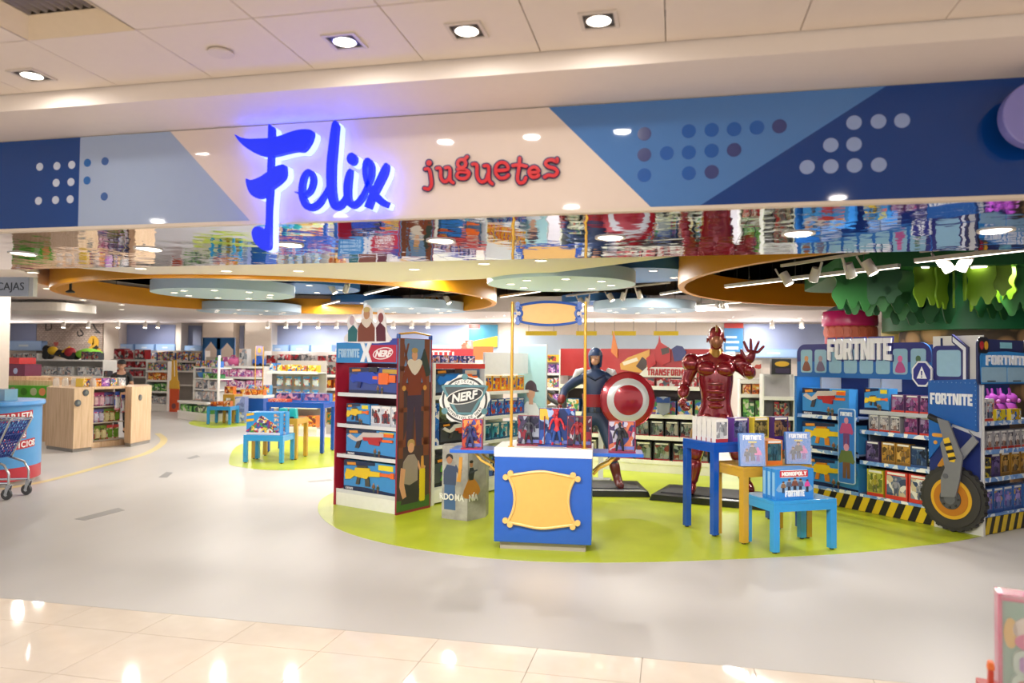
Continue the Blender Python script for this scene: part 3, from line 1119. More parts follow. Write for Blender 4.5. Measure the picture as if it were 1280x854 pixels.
NEON, HALO = M('0618a8', .5, emit=1.05, ecol='1030ff'), M('aab4ff', .4, emit=9, ecol='5a6aff')
sg = empty('neon_sign', (0, 0, 0), 0, 'glowing blue script letters of the shop name on the cream front', 'sign')
letters = []
for poly, conv in (([(38, 108), (70, 125), (120, 135), (180, 133), (240, 130), (310, 115), (380, 90), (440, 78), (490, 82), (502, 100), (495, 135), (478, 170), (445, 208), (400, 208), (340, 220), (280, 235), (225, 238), (170, 225), (110, 190), (65, 150)], ZA),
                   ([(238, 62), (250, 58), (268, 75), (264, 200), (262, 300), (258, 450), (250, 560), (248, 700), (248, 770), (235, 792), (210, 795), (180, 775), (150, 740), (140, 690), (155, 660), (185, 655), (205, 670), (220, 655), (225, 560), (228, 400), (235, 250)], ZA),
                   ([(105, 372), (135, 380), (190, 360), (240, 325), (290, 295), (330, 288), (338, 310), (335, 360), (300, 400), (260, 430), (225, 470), (180, 488), (140, 470), (115, 430)], ZA)):
    letters.append(('F', smooth2([sp(p, conv) for p in poly], 3)))
mf = MB()
k = 0
for _, q in letters:
    k += 1
    mf.prism(q, SF - k * .0004, SF + .03, 0).prism(q, SF + .03, FY - .014, 1)
mf.build('letter', [NEON, HALO], sg)
PXM = 1 / FPX * SF * 1.02 / 6.571
for strokes in ([([(100, 655), (145, 610), (168, 530), (155, 470), (125, 455), (90, 505), (75, 590), (82, 670), (115, 735), (160, 748), (215, 715), (265, 640), (292, 580)], [30, 42, 46, 42, 38, 46, 52, 56, 60, 58, 52, 36, 20]),
                 ([(22, 625), (50, 632), (80, 645)], [5, 15, 25])],
                [([(366, 50), (352, 75), (332, 250), (318, 400), (316, 550), (325, 660), (350, 735), (385, 735), (420, 700), (455, 635)], [24, 60, 75, 78, 76, 75, 70, 60, 50, 35])],
                [([(482, 435), (468, 470), (454, 540), (450, 610), (456, 680), (487, 730), (530, 715), (575, 660), (605, 590)], [20, 48, 62, 62, 58, 55, 50, 45, 30])],
                [([(598, 600), (642, 510), (650, 415), (622, 363), (597, 400), (600, 490), (630, 580), (680, 650), (735, 705), (785, 728)], [25, 42, 42, 44, 40, 42, 50, 62, 62, 52]),
                 ([(768, 388), (770, 410), (748, 470), (700, 570), (655, 660), (618, 755)], [20, 48, 68, 66, 62, 60])]):
    mb = MB()
    for pts, wd in strokes:
        k += 1
        q = [sp(p, ZB) for p in pts]
        wd = [a * PXM for a in wd]
        stroke(mb, q, wd, SF - k * .0004, SF + .03, 0)
        stroke(mb, q, wd, SF + .03, FY - .014, 1)
    if len(strokes) == 1 and strokes[0][0][0] == (482, 435):
        q = [sp(p, ZB) for p in circ(488, 350, 40, 20, 50)]
        mb.prism(q, SF, SF + .03, 0).prism(q, SF + .03, FY - .014, 1)
    mb.build('letter', [NEON, HALO], sg)

# ------------------------------------------------------------------ red lettering
ZJ = lambda p: (520 + p[0] / 6.737, 180 + p[1] / 6.737)


def sj(p, Y):
    q = pix(*ZJ(p), Y=Y)
    return q.x, q.z


jg = empty('red_lettering_sign', (0, 0, 0), 0, 'wobbly red lettering with navy outline on the cream front', 'sign')
JPX = 1 / FPX * FY * 1.03 / 6.737
ring = lambda cx, cz, r, rz: [(cx + r * cos(a * pi / 6), cz + rz * sin(a * pi / 6)) for a in range(13)]
JL = [([[(78, 212), (112, 216), (128, 300), (128, 350), (105, 380), (72, 374)]], (110, 160, 24)),
      ([[(175, 205), (205, 208), (210, 280), (235, 316), (268, 306), (285, 270)], [(250, 202), (284, 206), (288, 300), (312, 326)]], None),
      ([ring(386, 166, 34, 34), [(405, 138), (432, 108)], [(352, 214), (425, 222), (448, 250), (420, 288), (370, 290), (346, 268), (368, 236), (430, 240)]], None),
      ([[(478, 172), (512, 178), (516, 270), (545, 318), (588, 308), (606, 260)], [(575, 186), (612, 192), (614, 300), (642, 336)]], None),
      ([[(678, 226), (772, 216), (762, 172), (720, 156), (680, 184), (672, 240), (705, 286), (752, 284), (778, 262)]], None),
      ([[(874, 122), (868, 200), (856, 290), (875, 328), (910, 318), (926, 286)], [(816, 184), (870, 178), (930, 190)]], None),
      ([[(962, 244), (1030, 236), (1020, 206), (990, 196), (960, 216), (955, 250), (980, 280), (1015, 277), (1034, 264)]], None),
      ([[(1190, 128), (1186, 152), (1150, 136), (1110, 142), (1092, 168), (1120, 194), (1165, 206), (1192, 236), (1165, 268), (1118, 264), (1084, 280)]], None)]
jk = 0
for paths, dot in JL:
    mb = MB()
    for p in paths:
        jk += 1
        dy = jk * .0003
        q = [sj(a, FY - .012) for a in p]
        stroke(mb, q, [48 * JPX] * len(p), FY - .014 - dy, FY - .006, 0, k=4)
        stroke(mb, [sj(a, FY - .024) for a in p], [27 * JPX] * len(p), FY - .026 - dy, FY - .019, 1, k=4)
        for e_ in (0, -1):
            dy += .0001
            mb.prism(circ(*sj(p[e_], FY - .012), 24 * JPX, 14), FY - .014 - dy, FY - .006, 0)
            mb.prism(circ(*sj(p[e_], FY - .024), 13.5 * JPX, 14), FY - .026 - dy, FY - .019, 1)
    if dot:
        mb.prism(circ(*sj(dot[:2], FY - .012), 36 * JPX, 16), FY - .0139, FY - .006, 0)
        mb.prism(circ(*sj(dot[:2], FY - .024), 24 * JPX, 16), FY - .026, FY - .019, 1)
    mb.build('letter', [M('2b2a66', .3), M('d3282f', .3)], jg)

# ------------------------------------------------------------------ blue display counter with the yellow plaque
DF = Fr(-1.539, 6.414, math.atan2(.075, .853))
DW, DD = .857, .5
t = empty('display_counter', DF.w(0, 0), DF.rz, 'blue display counter with yellow scroll plaque, white top and gold posts', 'counter')
MB().bx(0, DW, 0, DD, .07, .82).build('body', M('1d57b3', .3, coat=.2), t, bev=.004)
MB().bx(.05, DW - .05, .04, DD - .04, 0, .07).build('plinth', M('a39a8e', .5), t)
MB().bx(-.006, DW + .006, -.006, DD + .02, .82, .9).build('top', M('efedea', .35), t, bev=.006)
for x0, x1 in ((-.43, -.007), (DW + .007, DW + .45)):
    MB().bx(x0, x1, .1, .44, .828, .86).build('side_shelf', BLUE, t, bev=.004)
for sg_, x in ((-1, -.007), (1, DW + .007)):
    mb = MB()
    for y in (.16, .38):
        mb.tube([(x, y, .66), (x + sg_ * .06, y, .72), (x + sg_ * .14, y, .76), (x + sg_ * .2, y, .825)], .012, 8)
        MB().tube([(x, y, .66), (x + sg_ * .06, y, .72), (x + sg_ * .14, y, .76), (x + sg_ * .2, y, .828)], .012, 8).build('bracket', M('d9a941', .35), t, smooth=True)
PLQ = M('d9ab58', .4)
RIM = M('dfb76a', .35)
x0, x1, z0, z1 = .125, .715, .25, .655
top_e = smooth2([(x0, z1), (.24, z1 + .02), (.42, z1 + .045), (.6, z1 + .02), (x1, z1)], 5, False)
rgt = smooth2([(x1, z1), (x1 - .045, z1 - .1), (x1 - .06, (z0 + z1) / 2), (x1 - .045, z0 + .1), (x1, z0)], 5, False)
bot = smooth2([(x1, z0), (.6, z0 - .02), (.42, z0 - .045), (.24, z0 - .02), (x0, z0)], 5, False)
lft = smooth2([(x0, z0), (x0 + .045, z0 + .1), (x0 + .06, (z0 + z1) / 2), (x0 + .045, z1 - .1), (x0, z1)], 5, False)
out = top_e[:-1] + rgt[:-1] + bot[:-1] + lft[:-1]
pl = MB().prism(out, -.02, 0).build('plaque', PLQ, t)
mb = MB()
mb.tube([(x, -.02, z) for x, z in out + out[:1]], .013, 8)
mb.build('plaque_rim', RIM, pl, smooth=True)
for x, z, dx, dz in ((x0, z1, -1, 1), (x1, z1, 1, 1), (x1, z0, 1, -1), (x0, z0, -1, -1)):
    mb = MB()
    for ax, az in ((.022, -.012), (-.02, .022)):
        q = circ(x + dx * ax, z + dz * az, .026, 18)
        mb.prism(q, -.034, 0)
    mb.build('scroll', RIM, pl, bev=.004)
for x in (.135, .79):
    po = MB().cyl((x, .08, .9), (x, .08, 2.2), .0135, n=14).build('post', M('c9982f', .3, .2), t, smooth=True)
    MB().cyl((x, .08, .9), (x, .08, .906), .03, n=14).build('foot', M('c9982f', .3, .2), po, smooth=True)
hx0, hx1, hz0, hz1 = .17, .755, 2.0, 2.19
o1 = smooth2([(hx0 + .03, hz1 - .03), (.33, hz1), (.46, hz1 + .008), (.6, hz1), (hx1 - .03, hz1 - .03), (hx1 - .055, (hz0 + hz1) / 2), (hx1 - .03, hz0 + .03), (.6, hz0), (.46, hz0 - .008), (.33, hz0), (hx0 + .03, hz0 + .03), (hx0 + .055, (hz0 + hz1) / 2)], 5)
bd = MB().prism(o1, .07, .092).build('header_board', M('cf9f48', .4), t)
MB().tube([(x, .07, z) for x, z in o1 + o1[:1]], .012, 8).build('board_rim', M('1f4ea0', .35), bd, smooth=True)
for sgn, xx in ((1, hx0), (-1, hx1)):
    for dz in (1, -1):
        zc = (hz0 + hz1) / 2 + dz * .07
        MB().tube([(xx + sgn * .01, .07, zc - dz * .045), (xx + sgn * .035, .07, zc - dz * .04), (xx + sgn * .05, .07, zc - dz * .02), (xx + sgn * .03, .07, zc)], .011, 8).prism(circ(xx + sgn * .015, zc + dz * .012, .022, 16), .055, .085).prism(circ(xx + sgn * .012, zc - dz * .02, .018, 16), .055, .085).build('scroll', M('1f4ea0', .35), bd)
    MB().bx(min(xx, xx - sgn * .034), max(xx, xx - sgn * .034), .072, .086, hz0 + .085, hz0 + .105).build('clip', M('1f4ea0', .35), bd)


def hero_box(w, h, d, boxc, cols, body, legs, head, cape=None, big=False):
    """boxed action figure: the figure stands before a printed carton"""
    def f():
        t = empty('action_figure_box')
        MB().bx(0, w, .03, d, 0, h).bx(0, w, -.055, .03, 0, .014).bx(w - .006, w, -.02, .03, .01, h).build('carton', M(boxc, .3), t)
        MB().bx(.006, w - .008, .026, .03, .012, h - .006).build('printed_backing', art(cols, 5 / w, stretch=(1, 1, .7)), t)
        MB().bx(w * .3, w * .96, .022, .027, .02, .05).build('printed_band', M('6d78c0', .3), t)
        s, x = h * .92, w * (.5 if big else .42)
        if not big:
            s = h * .95
        J = {'pelvis': (x, -.01, .5 * s, .055 * s, .05 * s), 'waist': (x, -.01, .58 * s, .05 * s, .045 * s), 'chest': (x, -.01, .74 * s, .085 * s, .06 * s), 'neck': (x, -.01, .84 * s, .032 * s), 'head': (x, -.01, .95 * s, .055 * s, .06 * s),
             'hl': (x - .05 * s, -.01, .46 * s, .05 * s), 'kl': (x - .09 * s, -.015, .26 * s, .04 * s), 'al': (x - .12 * s, -.01, .06 * s, .032 * s), 'tl': (x - .14 * s, -.04, .03 * s, .026 * s),
             'hr': (x + .05 * s, -.01, .46 * s, .05 * s), 'kr': (x + .09 * s, -.015, .26 * s, .04 * s), 'ar': (x + .12 * s, -.01, .06 * s, .032 * s), 'tr': (x + .14 * s, -.04, .03 * s, .026 * s),
             'sl': (x - .11 * s, -.01, .79 * s, .045 * s), 'el': (x - .19 * s, -.01, .63 * s, .032 * s), 'wl': (x - .22 * s, -.03, .47 * s, .03 * s),
             'sr': (x + .11 * s, -.01, .79 * s, .045 * s), 'er': (x + .19 * s, -.01, .63 * s, .032 * s), 'wr': (x + .22 * s, -.03, .48 * s, .03 * s)}
        E = chain('pelvis', 'waist', 'chest', 'neck', 'head') + chain('pelvis', 'hl', 'kl', 'al', 'tl') + chain('pelvis', 'hr', 'kr', 'ar', 'tr') + chain('chest', 'sl', 'el', 'wl') + chain('chest', 'sr', 'er', 'wr')
        fg = skinned('figurine', J, E, M(body, .35), t, sub=1)
        mb = MB()
        for sx in (-1, 1):
            mb.tube([(x + sx * .055 * s, -.01, .45 * s), (x + sx * .09 * s, -.016, .26 * s), (x + sx * .112 * s, -.012, .12 * s)], [.054 * s, .046 * s, .038 * s], 10)
        mb.build('trousers', M(legs, .4), fg, smooth=True)
        MB().ball((x, -.012, .955 * s), .058 * s, .062 * s, .078 * s, 12).build('head', M(head, .4), fg, smooth=True)
        if cape:
            MB().prism([(x - .02, .5 * s), (x + .28 * s, .5 * s), (x + .3 * s, .6 * s), (x + .13 * s, .84 * s), (x - .02, .84 * s)], .012, .02).build('cape', M(cape, .5), fg)
        return t
    return f


CH = ['9a2438', '2f3f86', 'c8552f', '1d2240', '6b2c50', 'd8d0cc', '3b58a6']
HB = [(-.33, .15, .86, .19, .27, 'a32b46', ['b5452f', '8a2036', '4a4f9a', 'd88a4a', '2b2550'], '2b3560', '27305a', 'c58a62', None, False, 'boxed figure in a dark blue suit on the counter shelf beside the round badge', 0),
      (.175, .22, .9, .25, .27, '7a2236', ['8d2a3c', '453a58', '22243a', '9aa0b0'], '3a3c46', '24262e', '30323c', None, False, 'boxed figure in a charcoal suit on the white top by the first gold post', 0),
      (.37, .21, .9, .33, .34, '2a3f86', ['2a4f9e', '1c2c5c', 'b3303c', '9fb6d8', 'd8b040', '203a7c'], 'c32a34', '23498f', 'b5222e', None, True, 'large boxed figure in red top and blue legs, middle of the white top', 0),
      (.63, .17, .9, .22, .275, '7c2338', ['9c2a3c', '3c2c48', 'c0b8c0', '5a2038'], '8e2a30', '33343c', '6f727a', 'b5202c', False, 'boxed figure with a short red cape by the second gold post', 0),
      (1.0, .2, .86, .24, .275, '8a2a48', ['a8324a', '34427c', 'c06a4a', '40305a', 'b8b4c4'], '22242a', '1a1b20', '26282e', '1b1c22', False, 'boxed black suited figure on the far side shelf of the counter', 0)]
for i, (lx, ly, z, w_, h_, bc, cols, b_, l_, hd_, cp_, big, lab, _) in enumerate(HB):
    put(('hero', i), hero_box(w_, h_, .08, bc, cols, b_, l_, hd_, cp_, big), DF.w(lx, ly, z), DF.rz + (.0 if i else .05), lab, 'toy', 'boxed figures on the blue counter')

# ------------------------------------------------------------------ red gondola with blasters (end cap)
GF = Fr(-3.779, 7.927, math.atan2(-.36, .879))
GW, GD = .95, .5
t = empty('blaster_gondola', GF.w(0, 0), GF.rz, 'red shop display of boxed toy blasters with printed side panel and cut-out header', 'display stand')
MB().bx(0, GW, .01, GD, 0, .16).build('base', M('ecebe8', .4), t, bev=.003)
MB().bx(0, GW, GD - .02, GD, .16, 1.63).build('back_panel', M('5b2030', .5), t)
MB().bx(-.02, 0, -.01, GD, 0, 1.64).build('side_panel', M('a31c34', .35), t)
for z in (.16, .56, .905, 1.26):
    s_ = MB().bx(.003, GW - .003, .02, GD - .02, z, z + .018).build('shelf', SHELFW, t)
    MB().bx(.003, GW - .003, .008, .02, z - .012, z + .03).build('price_strip', M('d8d9dc', .25, coat=.3), s_)
sidep = MB().bx(GW, GW + .022, -.02, GD + .03, 0, 1.905).build('side_panel', M('8e2338', .35), t)
# printed tall poster on the side panel (faces local +x): built facing -y in its own frame, turned
ph = MB()
PW, PH = GD + .03, 1.9
PY = -.001
ph.bx(0, PW, PY, 0, .03, PH, 0)
ph.bx(0, PW, PY - .0006, 0, 1.42, PH, 1)
ph.bx(.02, .09, PY - .001, 0, .6, PH, 2).bx(PW - .11, PW - .02, PY - .001, 0, .6, PH, 2).bx(.02, PW - .02, PY - .001, 0, 1.55, 1.6, 2).bx(.02, PW - .02, PY - .001, 0, 1.1, 1.15, 2).bx(.02, PW - .02, PY - .001, 0, .72, .8, 2)
for a in (0, 1):
    xs = (.06, .14) if a else (.14, .06)
    ph.prism([(xs[0], 1.6), (xs[0] + .03, 1.6), (xs[1] + .03, 1.85), (xs[1], 1.85)], PY - .0014, 0, 2)
    ph.prism([(.1 + .16 * a, .8), (.14 + .16 * a, .8), (.26 + .06 * a, 1.1), (.22 + .06 * a, 1.1)], PY - .0014, 0, 2)
ph.prism(smooth2([(.3, 1.5), (.52, 1.5), (.48, 1.66), (.42, 1.8), (.38, 1.72), (.33, 1.62)], 3), PY - .0012, 0, 3)
ph.prism([(0, .03), (PW, .03), (PW, .16), (.3, .12), (0, .15)], PY - .002, 0, 4)
# standing figure in a brown jacket
for leg in ([(.13, .7), (.21, .7), (.25, 1.1), (.27, 1.3), (.14, 1.3), (.15, 1.05)], [(.3, .72), (.39, .72), (.37, 1.05), (.38, 1.3), (.25, 1.3), (.27, 1.1)]):
    ph.prism(leg, PY - .003, 0, 5)
ph.prism([(.15, 1.28), (.37, 1.28), (.36, 1.4), (.4, 1.6), (.36, 1.64), (.16, 1.64), (.12, 1.6), (.16, 1.4)], PY - .0036, 0, 6)
ph.prism([(.12, 1.6), (.07, 1.48), (.06, 1.38), (.16, 1.32), (.18, 1.38), (.12, 1.42), (.17, 1.55)], PY - .004, 0, 6).prism([(.4, 1.6), (.45, 1.48), (.46, 1.38), (.36, 1.32), (.34, 1.38), (.4, 1.42), (.35, 1.55)], PY - .004, 0, 6)
ph.prism(smooth2([(.14, 1.63), (.26, 1.5), (.38, 1.63), (.33, 1.68), (.26, 1.66), (.19, 1.68)], 3), PY - .0046, 0, 7)
ph.prism(circ(.255, 1.72, .045, 14, .06), PY - .005, 0, 8)
ph.prism(circ(.255, 1.775, .05, 14, .03), PY - .0054, 0, 9)
ph.prism(circ(.09, 1.36, .03, 8), PY - .005, 0, 10).prism(circ(.43, 1.36, .03, 8), PY - .005, 0, 10)
# kneeling man holding a yellow blaster
ph.prism([(.06, .1), (.34, .1), (.38, .2), (.3, .36), (.2, .4), (.12, .3)], PY - .003, 0, 11)
ph.prism([(.06, .34), (.1, .56), (.17, .63), (.27, .63), (.33, .55), (.33, .34), (.2, .3)], PY - .0036, 0, 12)
ph.prism([(.06, .5), (.04, .3), (.09, .16), (.15, .18), (.11, .32), (.13, .48)], PY - .004, 0, 8).prism([(.33, .5), (.4, .36), (.46, .48), (.42, .5), (.38, .46), (.34, .56)], PY - .004, 0, 8)
ph.prism(circ(.215, .715, .05, 14, .065), PY - .0046, 0, 8).prism(smooth2([(.16, .72), (.165, .78), (.215, .8), (.265, .78), (.27, .72), (.24, .755), (.19, .755)], 3), PY - .005, 0, 9)
ph.prism(rrect(.36, .45, .1, .46, .02), PY - .0052, 0, 13).prism([(.38, .46), (.43, .46), (.42, .6), (.39, .6)], PY - .0052, 0, 10)
ph.build('printed_poster', [M(c, .3) for c in ('4a3a3c', '6f8fb5', '7c4630', '33423c', '3f6a34', '43384a', '7d3c28', 'e0d4c4', 'd8a07a', 'b8985a', 'd59a4a', '34323a', '9a8c80', 'e0c82a')], sidep, (GW + .022, -.02, 0), pi / 2)
# little arched rail on the panel's top
MB().tube([(GW + .01, -.01, 1.9), (GW + .01, .0, 1.95), (GW + .01, .25, 1.975), (GW + .01, .5, 1.95), (GW + .01, .52, 1.8)], .012, 8).build('arched_rail', M('d9a33a', .35), sidep, smooth=True)
MB().cyl((GW + .01, -.01, 1.9), (GW + .01, -.01, 1.95), .022, n=12).cyl((GW + .01, .515, 1.9), (GW + .01, .515, 1.95), .022, n=12).build('rail_clip', M('1f4ea0', .35), sidep, smooth=True)
hb = MB().bx(.0, GW - .002, -.02, -.005, 1.63, 1.86).bx(.0, GW - .002, -.005, .12, 1.63, 1.65).build('header_board', M('2f86c8', .3), t)
MB().prism([(.5, 1.64), (GW - .01, 1.64), (GW - .01, 1.83), (.5, 1.83)], -.024, -.02).build('printed_red_field', M('b3203c', .3), hb)
MB().bx(.55, GW, -.021, -.019, 1.83, 1.9).build('printed_blue_field', M('35459a', .3), hb)
wm = MB()
word(wm, 'FORTNITE', .04, 1.69, .34, .1, -.027, -.02)
wm.build('lettering', M('a9cbe8', .35), hb)
MB().prism([(.4, 1.64), (.46, 1.64), (.49, 1.72), (.52, 1.64), (.58, 1.64), (.525, 1.755), (.575, 1.86), (.515, 1.86), (.485, 1.79), (.455, 1.86), (.395, 1.86), (.45, 1.755)], -.032, -.02).build('letter_x', M('e9ecf2', .35), hb)
MB().tube([(.745 + .14 * cos(a / 24 * 2 * pi) + .04 * sin(a / 24 * 2 * pi), -.026, 1.738 + .062 * sin(a / 24 * 2 * pi)) for a in range(25)], .006, 6).build('oval_mark', M('f3eef0', .35), hb)
text('NERF', .072, (.74, -.029, 1.703), hb, M('f6f2f2', .35), bold=.004, shear=.35, sx=.98)
# cut-out people above the header: plain generic figures in a brown, a teal and a wine jacket
co = MB()
co.prism(smooth2([(.2, 1.86), (.14, 1.93), (.2, 1.98), (.18, 2.1), (.25, 2.18), (.33, 2.08), (.36, 2.0), (.4, 2.1), (.42, 2.22), (.5, 2.28), (.57, 2.22), (.58, 2.1), (.64, 2.08), (.66, 2.2), (.73, 2.22), (.78, 2.12), (.8, 1.98), (.84, 1.86)], 3), -.03, -.02, 0)
y = -.033
co.prism([(.2, 1.87), (.34, 1.87), (.35, 2.0), (.28, 2.06), (.2, 2.0)], y, -.03, 1).prism(circ(.26, 2.11, .04, 12, .055), y, -.03, 2)
co.prism([(.36, 1.87), (.62, 1.87), (.62, 2.02), (.56, 2.1), (.42, 2.1), (.36, 2.02)], y - .003, -.03, 3).prism(smooth2([(.41, 2.1), (.5, 2.02), (.58, 2.1), (.5, 2.14)], 3), y - .004, -.03, 4).prism(circ(.495, 2.175, .045, 12, .06), y - .005, -.03, 5).prism(circ(.495, 2.225, .05, 12, .03), y - .006, -.03, 6)
co.prism([(.65, 1.87), (.79, 1.87), (.78, 2.02), (.7, 2.08), (.64, 2.02)], y, -.03, 7).prism(circ(.71, 2.13, .04, 12, .055), y, -.03, 8)
co.build('cut_out_print', [M(c, .35) for c in ('e8e4e6', '2c6a70', 'c9b0b8', '7a4030', 'd8cabc', 'bf8e6a', 'c7b070', '5d2434', '8a4a4e')], hb)

x = .05
put('bb_big', blaster_box(.8, .3, .16, 'big', '2446b8', '27306a', '34478e', '1d2550', 'c8a03a'), GF.w(.13, .06, 1.278), GF.rz, 'boxed dark blue toy blaster on the top shelf of the red display', 'toy box', 'boxed blasters on the red display')
put('bb_small', blaster_box(.37, .24, .14, 'rifle', 'e8c22e', '3a3a42'), GF.w(.1, .06, .923), GF.rz, 'boxed small yellow blaster, second shelf of the red display', 'toy box', 'boxed blasters on the red display')
rowof(GF, .48, .94, .07, .923, 3, 'wpack', figure_pack(.145, .23, .1, 'dfe0e6', 'b9bcc8', ['c8ccd6', '8a3a3a', '4a4e5a', 'e8e4e0'], fig=('8e3434', '3a3c48')), 'white boxed dart figure', 'along the second shelf of the red display', 'toy box', 'white packs on the red display')
put('bb_red', blaster_box(.8, .3, .14, 'shotgun', 'c9bdb8', 'b52a2e', wordmark='FORTNITE'), GF.w(.1, .06, .578), GF.rz, 'boxed red and white toy blaster, third shelf of the red display', 'toy box', 'boxed blasters on the red display')
put('bb_yel', blaster_box(.83, .34, .14, 'rifle', 'e6c222', '4a463a', wordmark='FORTNITE'), GF.w(.07, .06, .178), GF.rz, 'boxed yellow toy rifle, lowest shelf of the red display', 'toy box', 'boxed blasters on the red display')

# ------------------------------------------------------------------ round badge on its printed column
p0, p1, p2 = gnd(552, 648), gnd(584, 652), gnd(607, 647)
t = empty('badge_stand', ((p0.x + p2.x) / 2, (p0.y + p2.y) / 2 + .08, 0), 0, 'grey printed column with two people and a round gear-shaped badge above', 'display stand')
ox, oy = t.location.x, t.location.y


def _rock(n, l, b):
    f = noise(n, l, 7, 7)
    l.new(ramp(n, l, f, [(.25, '85827c'), (.5, 'a39f98'), (.75, 'c0bcb4')]), b.inputs['Base Color'])


col = MB().flat([(p.x - ox, p.y - oy) for p in (p0, p1, p2)] + [(p2.x - ox - .02, p2.y - oy + .2), (p0.x - ox + .12, p0.y - oy + .26), (p0.x - ox - .02, p0.y - oy + .14)], .0, .77).build('column', nodemat('printed_rock', .4, _rock), t)
FA, LA = frame2(p0, p1)
FB, LBn = frame2(p1, p2)
pa = MB()
y = -.002
pa.prism([(.03, .1), (.17, .1), (.16, .4), (.03, .4)], y, 0, 2)
pa.prism([(.02, .36), (.17, .36), (.18, .52), (.15, .56), (.06, .57), (.02, .5)], y - .001, 0, 1).prism([(.15, .54), (.2, .48), (.245, .52), (.24, .55), (.2, .53), (.17, .58)], y - .0015, 0, 1)
pa.prism(circ(.09, .625, .035, 12, .045), y - .002, 0, 0).prism(smooth2([(.05, .63), (.055, .67), (.09, .685), (.125, .67), (.13, .63), (.09, .66)], 3), y - .0025, 0, 3)
pa.prism([(.18, .4), (.23, .4), (.24, .5), (.25, .66), (.21, .66), (.2, .5)], y - .002, 0, 4)
pa.build('printed_person', [M(c, .4) for c in ('b07a58', '3d4a66', '43618a', '2a2422', 'd9993f')], col, (p0.x - ox, p0.y - oy, 0), FA.rz)
pb = MB()
pb.prism(smooth2([(-.1, .27), (.03, .23), (.15, .28), (.13, .36), (.05, .44), (-.01, .44)], 3), y, 0, 4)
pb.prism([(-.01, .42), (.05, .42), (.07, .5), (.05, .55), (-.0, .55), (-.02, .48)], y - .001, 0, 1).prism(circ(.02, .585, .024, 12, .032), y - .002, 0, 0).prism(circ(.02, .612, .026, 12, .016), y - .0025, 0, 3).prism([(.0, .49), (.11, .51), (.11, .525), (.0, .51)], y - .003, 0, 2)
pb.v = [(x + .03, yy, z) for x, yy, z in pb.v]
pb.build('printed_person', [M(c, .4) for c in ('b07a58', '33383c', '4a4e55', '2a2422', 'd08a3a')], col, (p1.x - ox, p1.y - oy, 0), FB.rz)
for s_, cap, fr_, lx, sx in (('RDO', .066, FA, .068, .9), ('MA', .07, FA, .222, .8), ('NÍA', .07, FB, .075, .8)):
    q = fr_.w(lx, -.012, .235)
    o = text(s_, cap, (q[0] - ox, q[1] - oy, .205), col, M('efece6', .4), bold=.002, ext=.004, sx=sx, rz=fr_.rz)
bc = Vector((0.02, .02, 0))
MB().bx(-.055, .095, .06, .075, .77, 1.1).build('post', M('e6e4e2', .4), t)
bz = 1.245
rz_ = -.2
bdg = empty('badge', (.02, .05, bz), .22)
bdg.parent = t
bdg.scale = (1.24, 1.24, 1.24)
bdg.location.x -= .06
mats = dict(w=M('efede8', .35), k=M('3a3a3c', .35), g=M('6f7c80', .35), te=M('5f8f98', .3), gr=M('4c5558', .35))
q = []
for i in range(48):
    a = 2 * pi * i / 48
    r = .222 if (i % 6) in (0, 1, 2) else .205
    q.append((r * cos(a), r * sin(a)))
MB().prism(q, -.012, .012).build('plate', mats['w'], bdg)
MB().prism(circ(0, 0, .198, 40), -.0135, -.012).build('dark_ring', mats['k'], bdg)
MB().prism(circ(0, 0, .18, 40), -.0148, -.0135).build('white_ring', mats['w'], bdg)
MB().prism(circ(0, 0, .138, 40), -.016, -.0148).build('grey_disc', mats['gr'], bdg)
mb = MB()
for a in (-150, -30, 90, 270):
    x, z = .2 * cos(R(a)), .2 * sin(R(a))
    mb.prism(circ(x, z, .03, 6), -.017, -.012)
mb.build('corner_bolt', mats['te'], bdg)
MB().prism([(-.205, .12), (-.17, .13), (.17, .13), (.205, .12), (.185, .07), (.07, -.13), (-.07, -.13), (-.185, .07)], -.0175, -.016).build('shield_edge', mats['te'], bdg)
MB().prism([(-.175, .11), (.175, .11), (.16, .07), (.055, -.11), (-.055, -.11), (-.16, .07)], -.019, -.0175).build('shield_field', mats['gr'], bdg)
MB().prism([(.155 * cos(a * pi / 16) + .0, .03 + .062 * sin(a * pi / 16) + .03 * cos(a * pi / 16)) for a in range(32)], -.0205, -.019).build('oval_plate', M('29292b', .35), bdg)
MB().tube([(.155 * cos(a * pi / 16), -.021, .03 + .062 * sin(a * pi / 16) + .03 * cos(a * pi / 16)) for a in range(33)], .0045, 6).build('oval_rim', mats['w'], bdg)
text('NERF', .072, (-.005, -.022, -.005), bdg, mats['w'], bold=.004, shear=.3, tilt=-.19, sx=.96)


def arctext(s, r, a0, a1, cap, parent, mat, flip=False):
    for i, ch in enumerate(s):
        if ch == ' ':
            continue
        a = a0 + (a1 - a0) * i / (len(s) - 1)
        o = text(ch, cap, (r * cos(R(a)), -.0155, r * sin(R(a))), parent, mat, bold=.0008, ext=.0008)
        o.rotation_euler = (pi / 2, -R(a - 90) if not flip else -R(a + 90), 0)


arctext('OFICIAL', .15, 118, 62, .022, bdg, mats['k'])
arctext('AUTENTICO DE NERF', .17, 208, 332, .022, bdg, mats['k'], True)

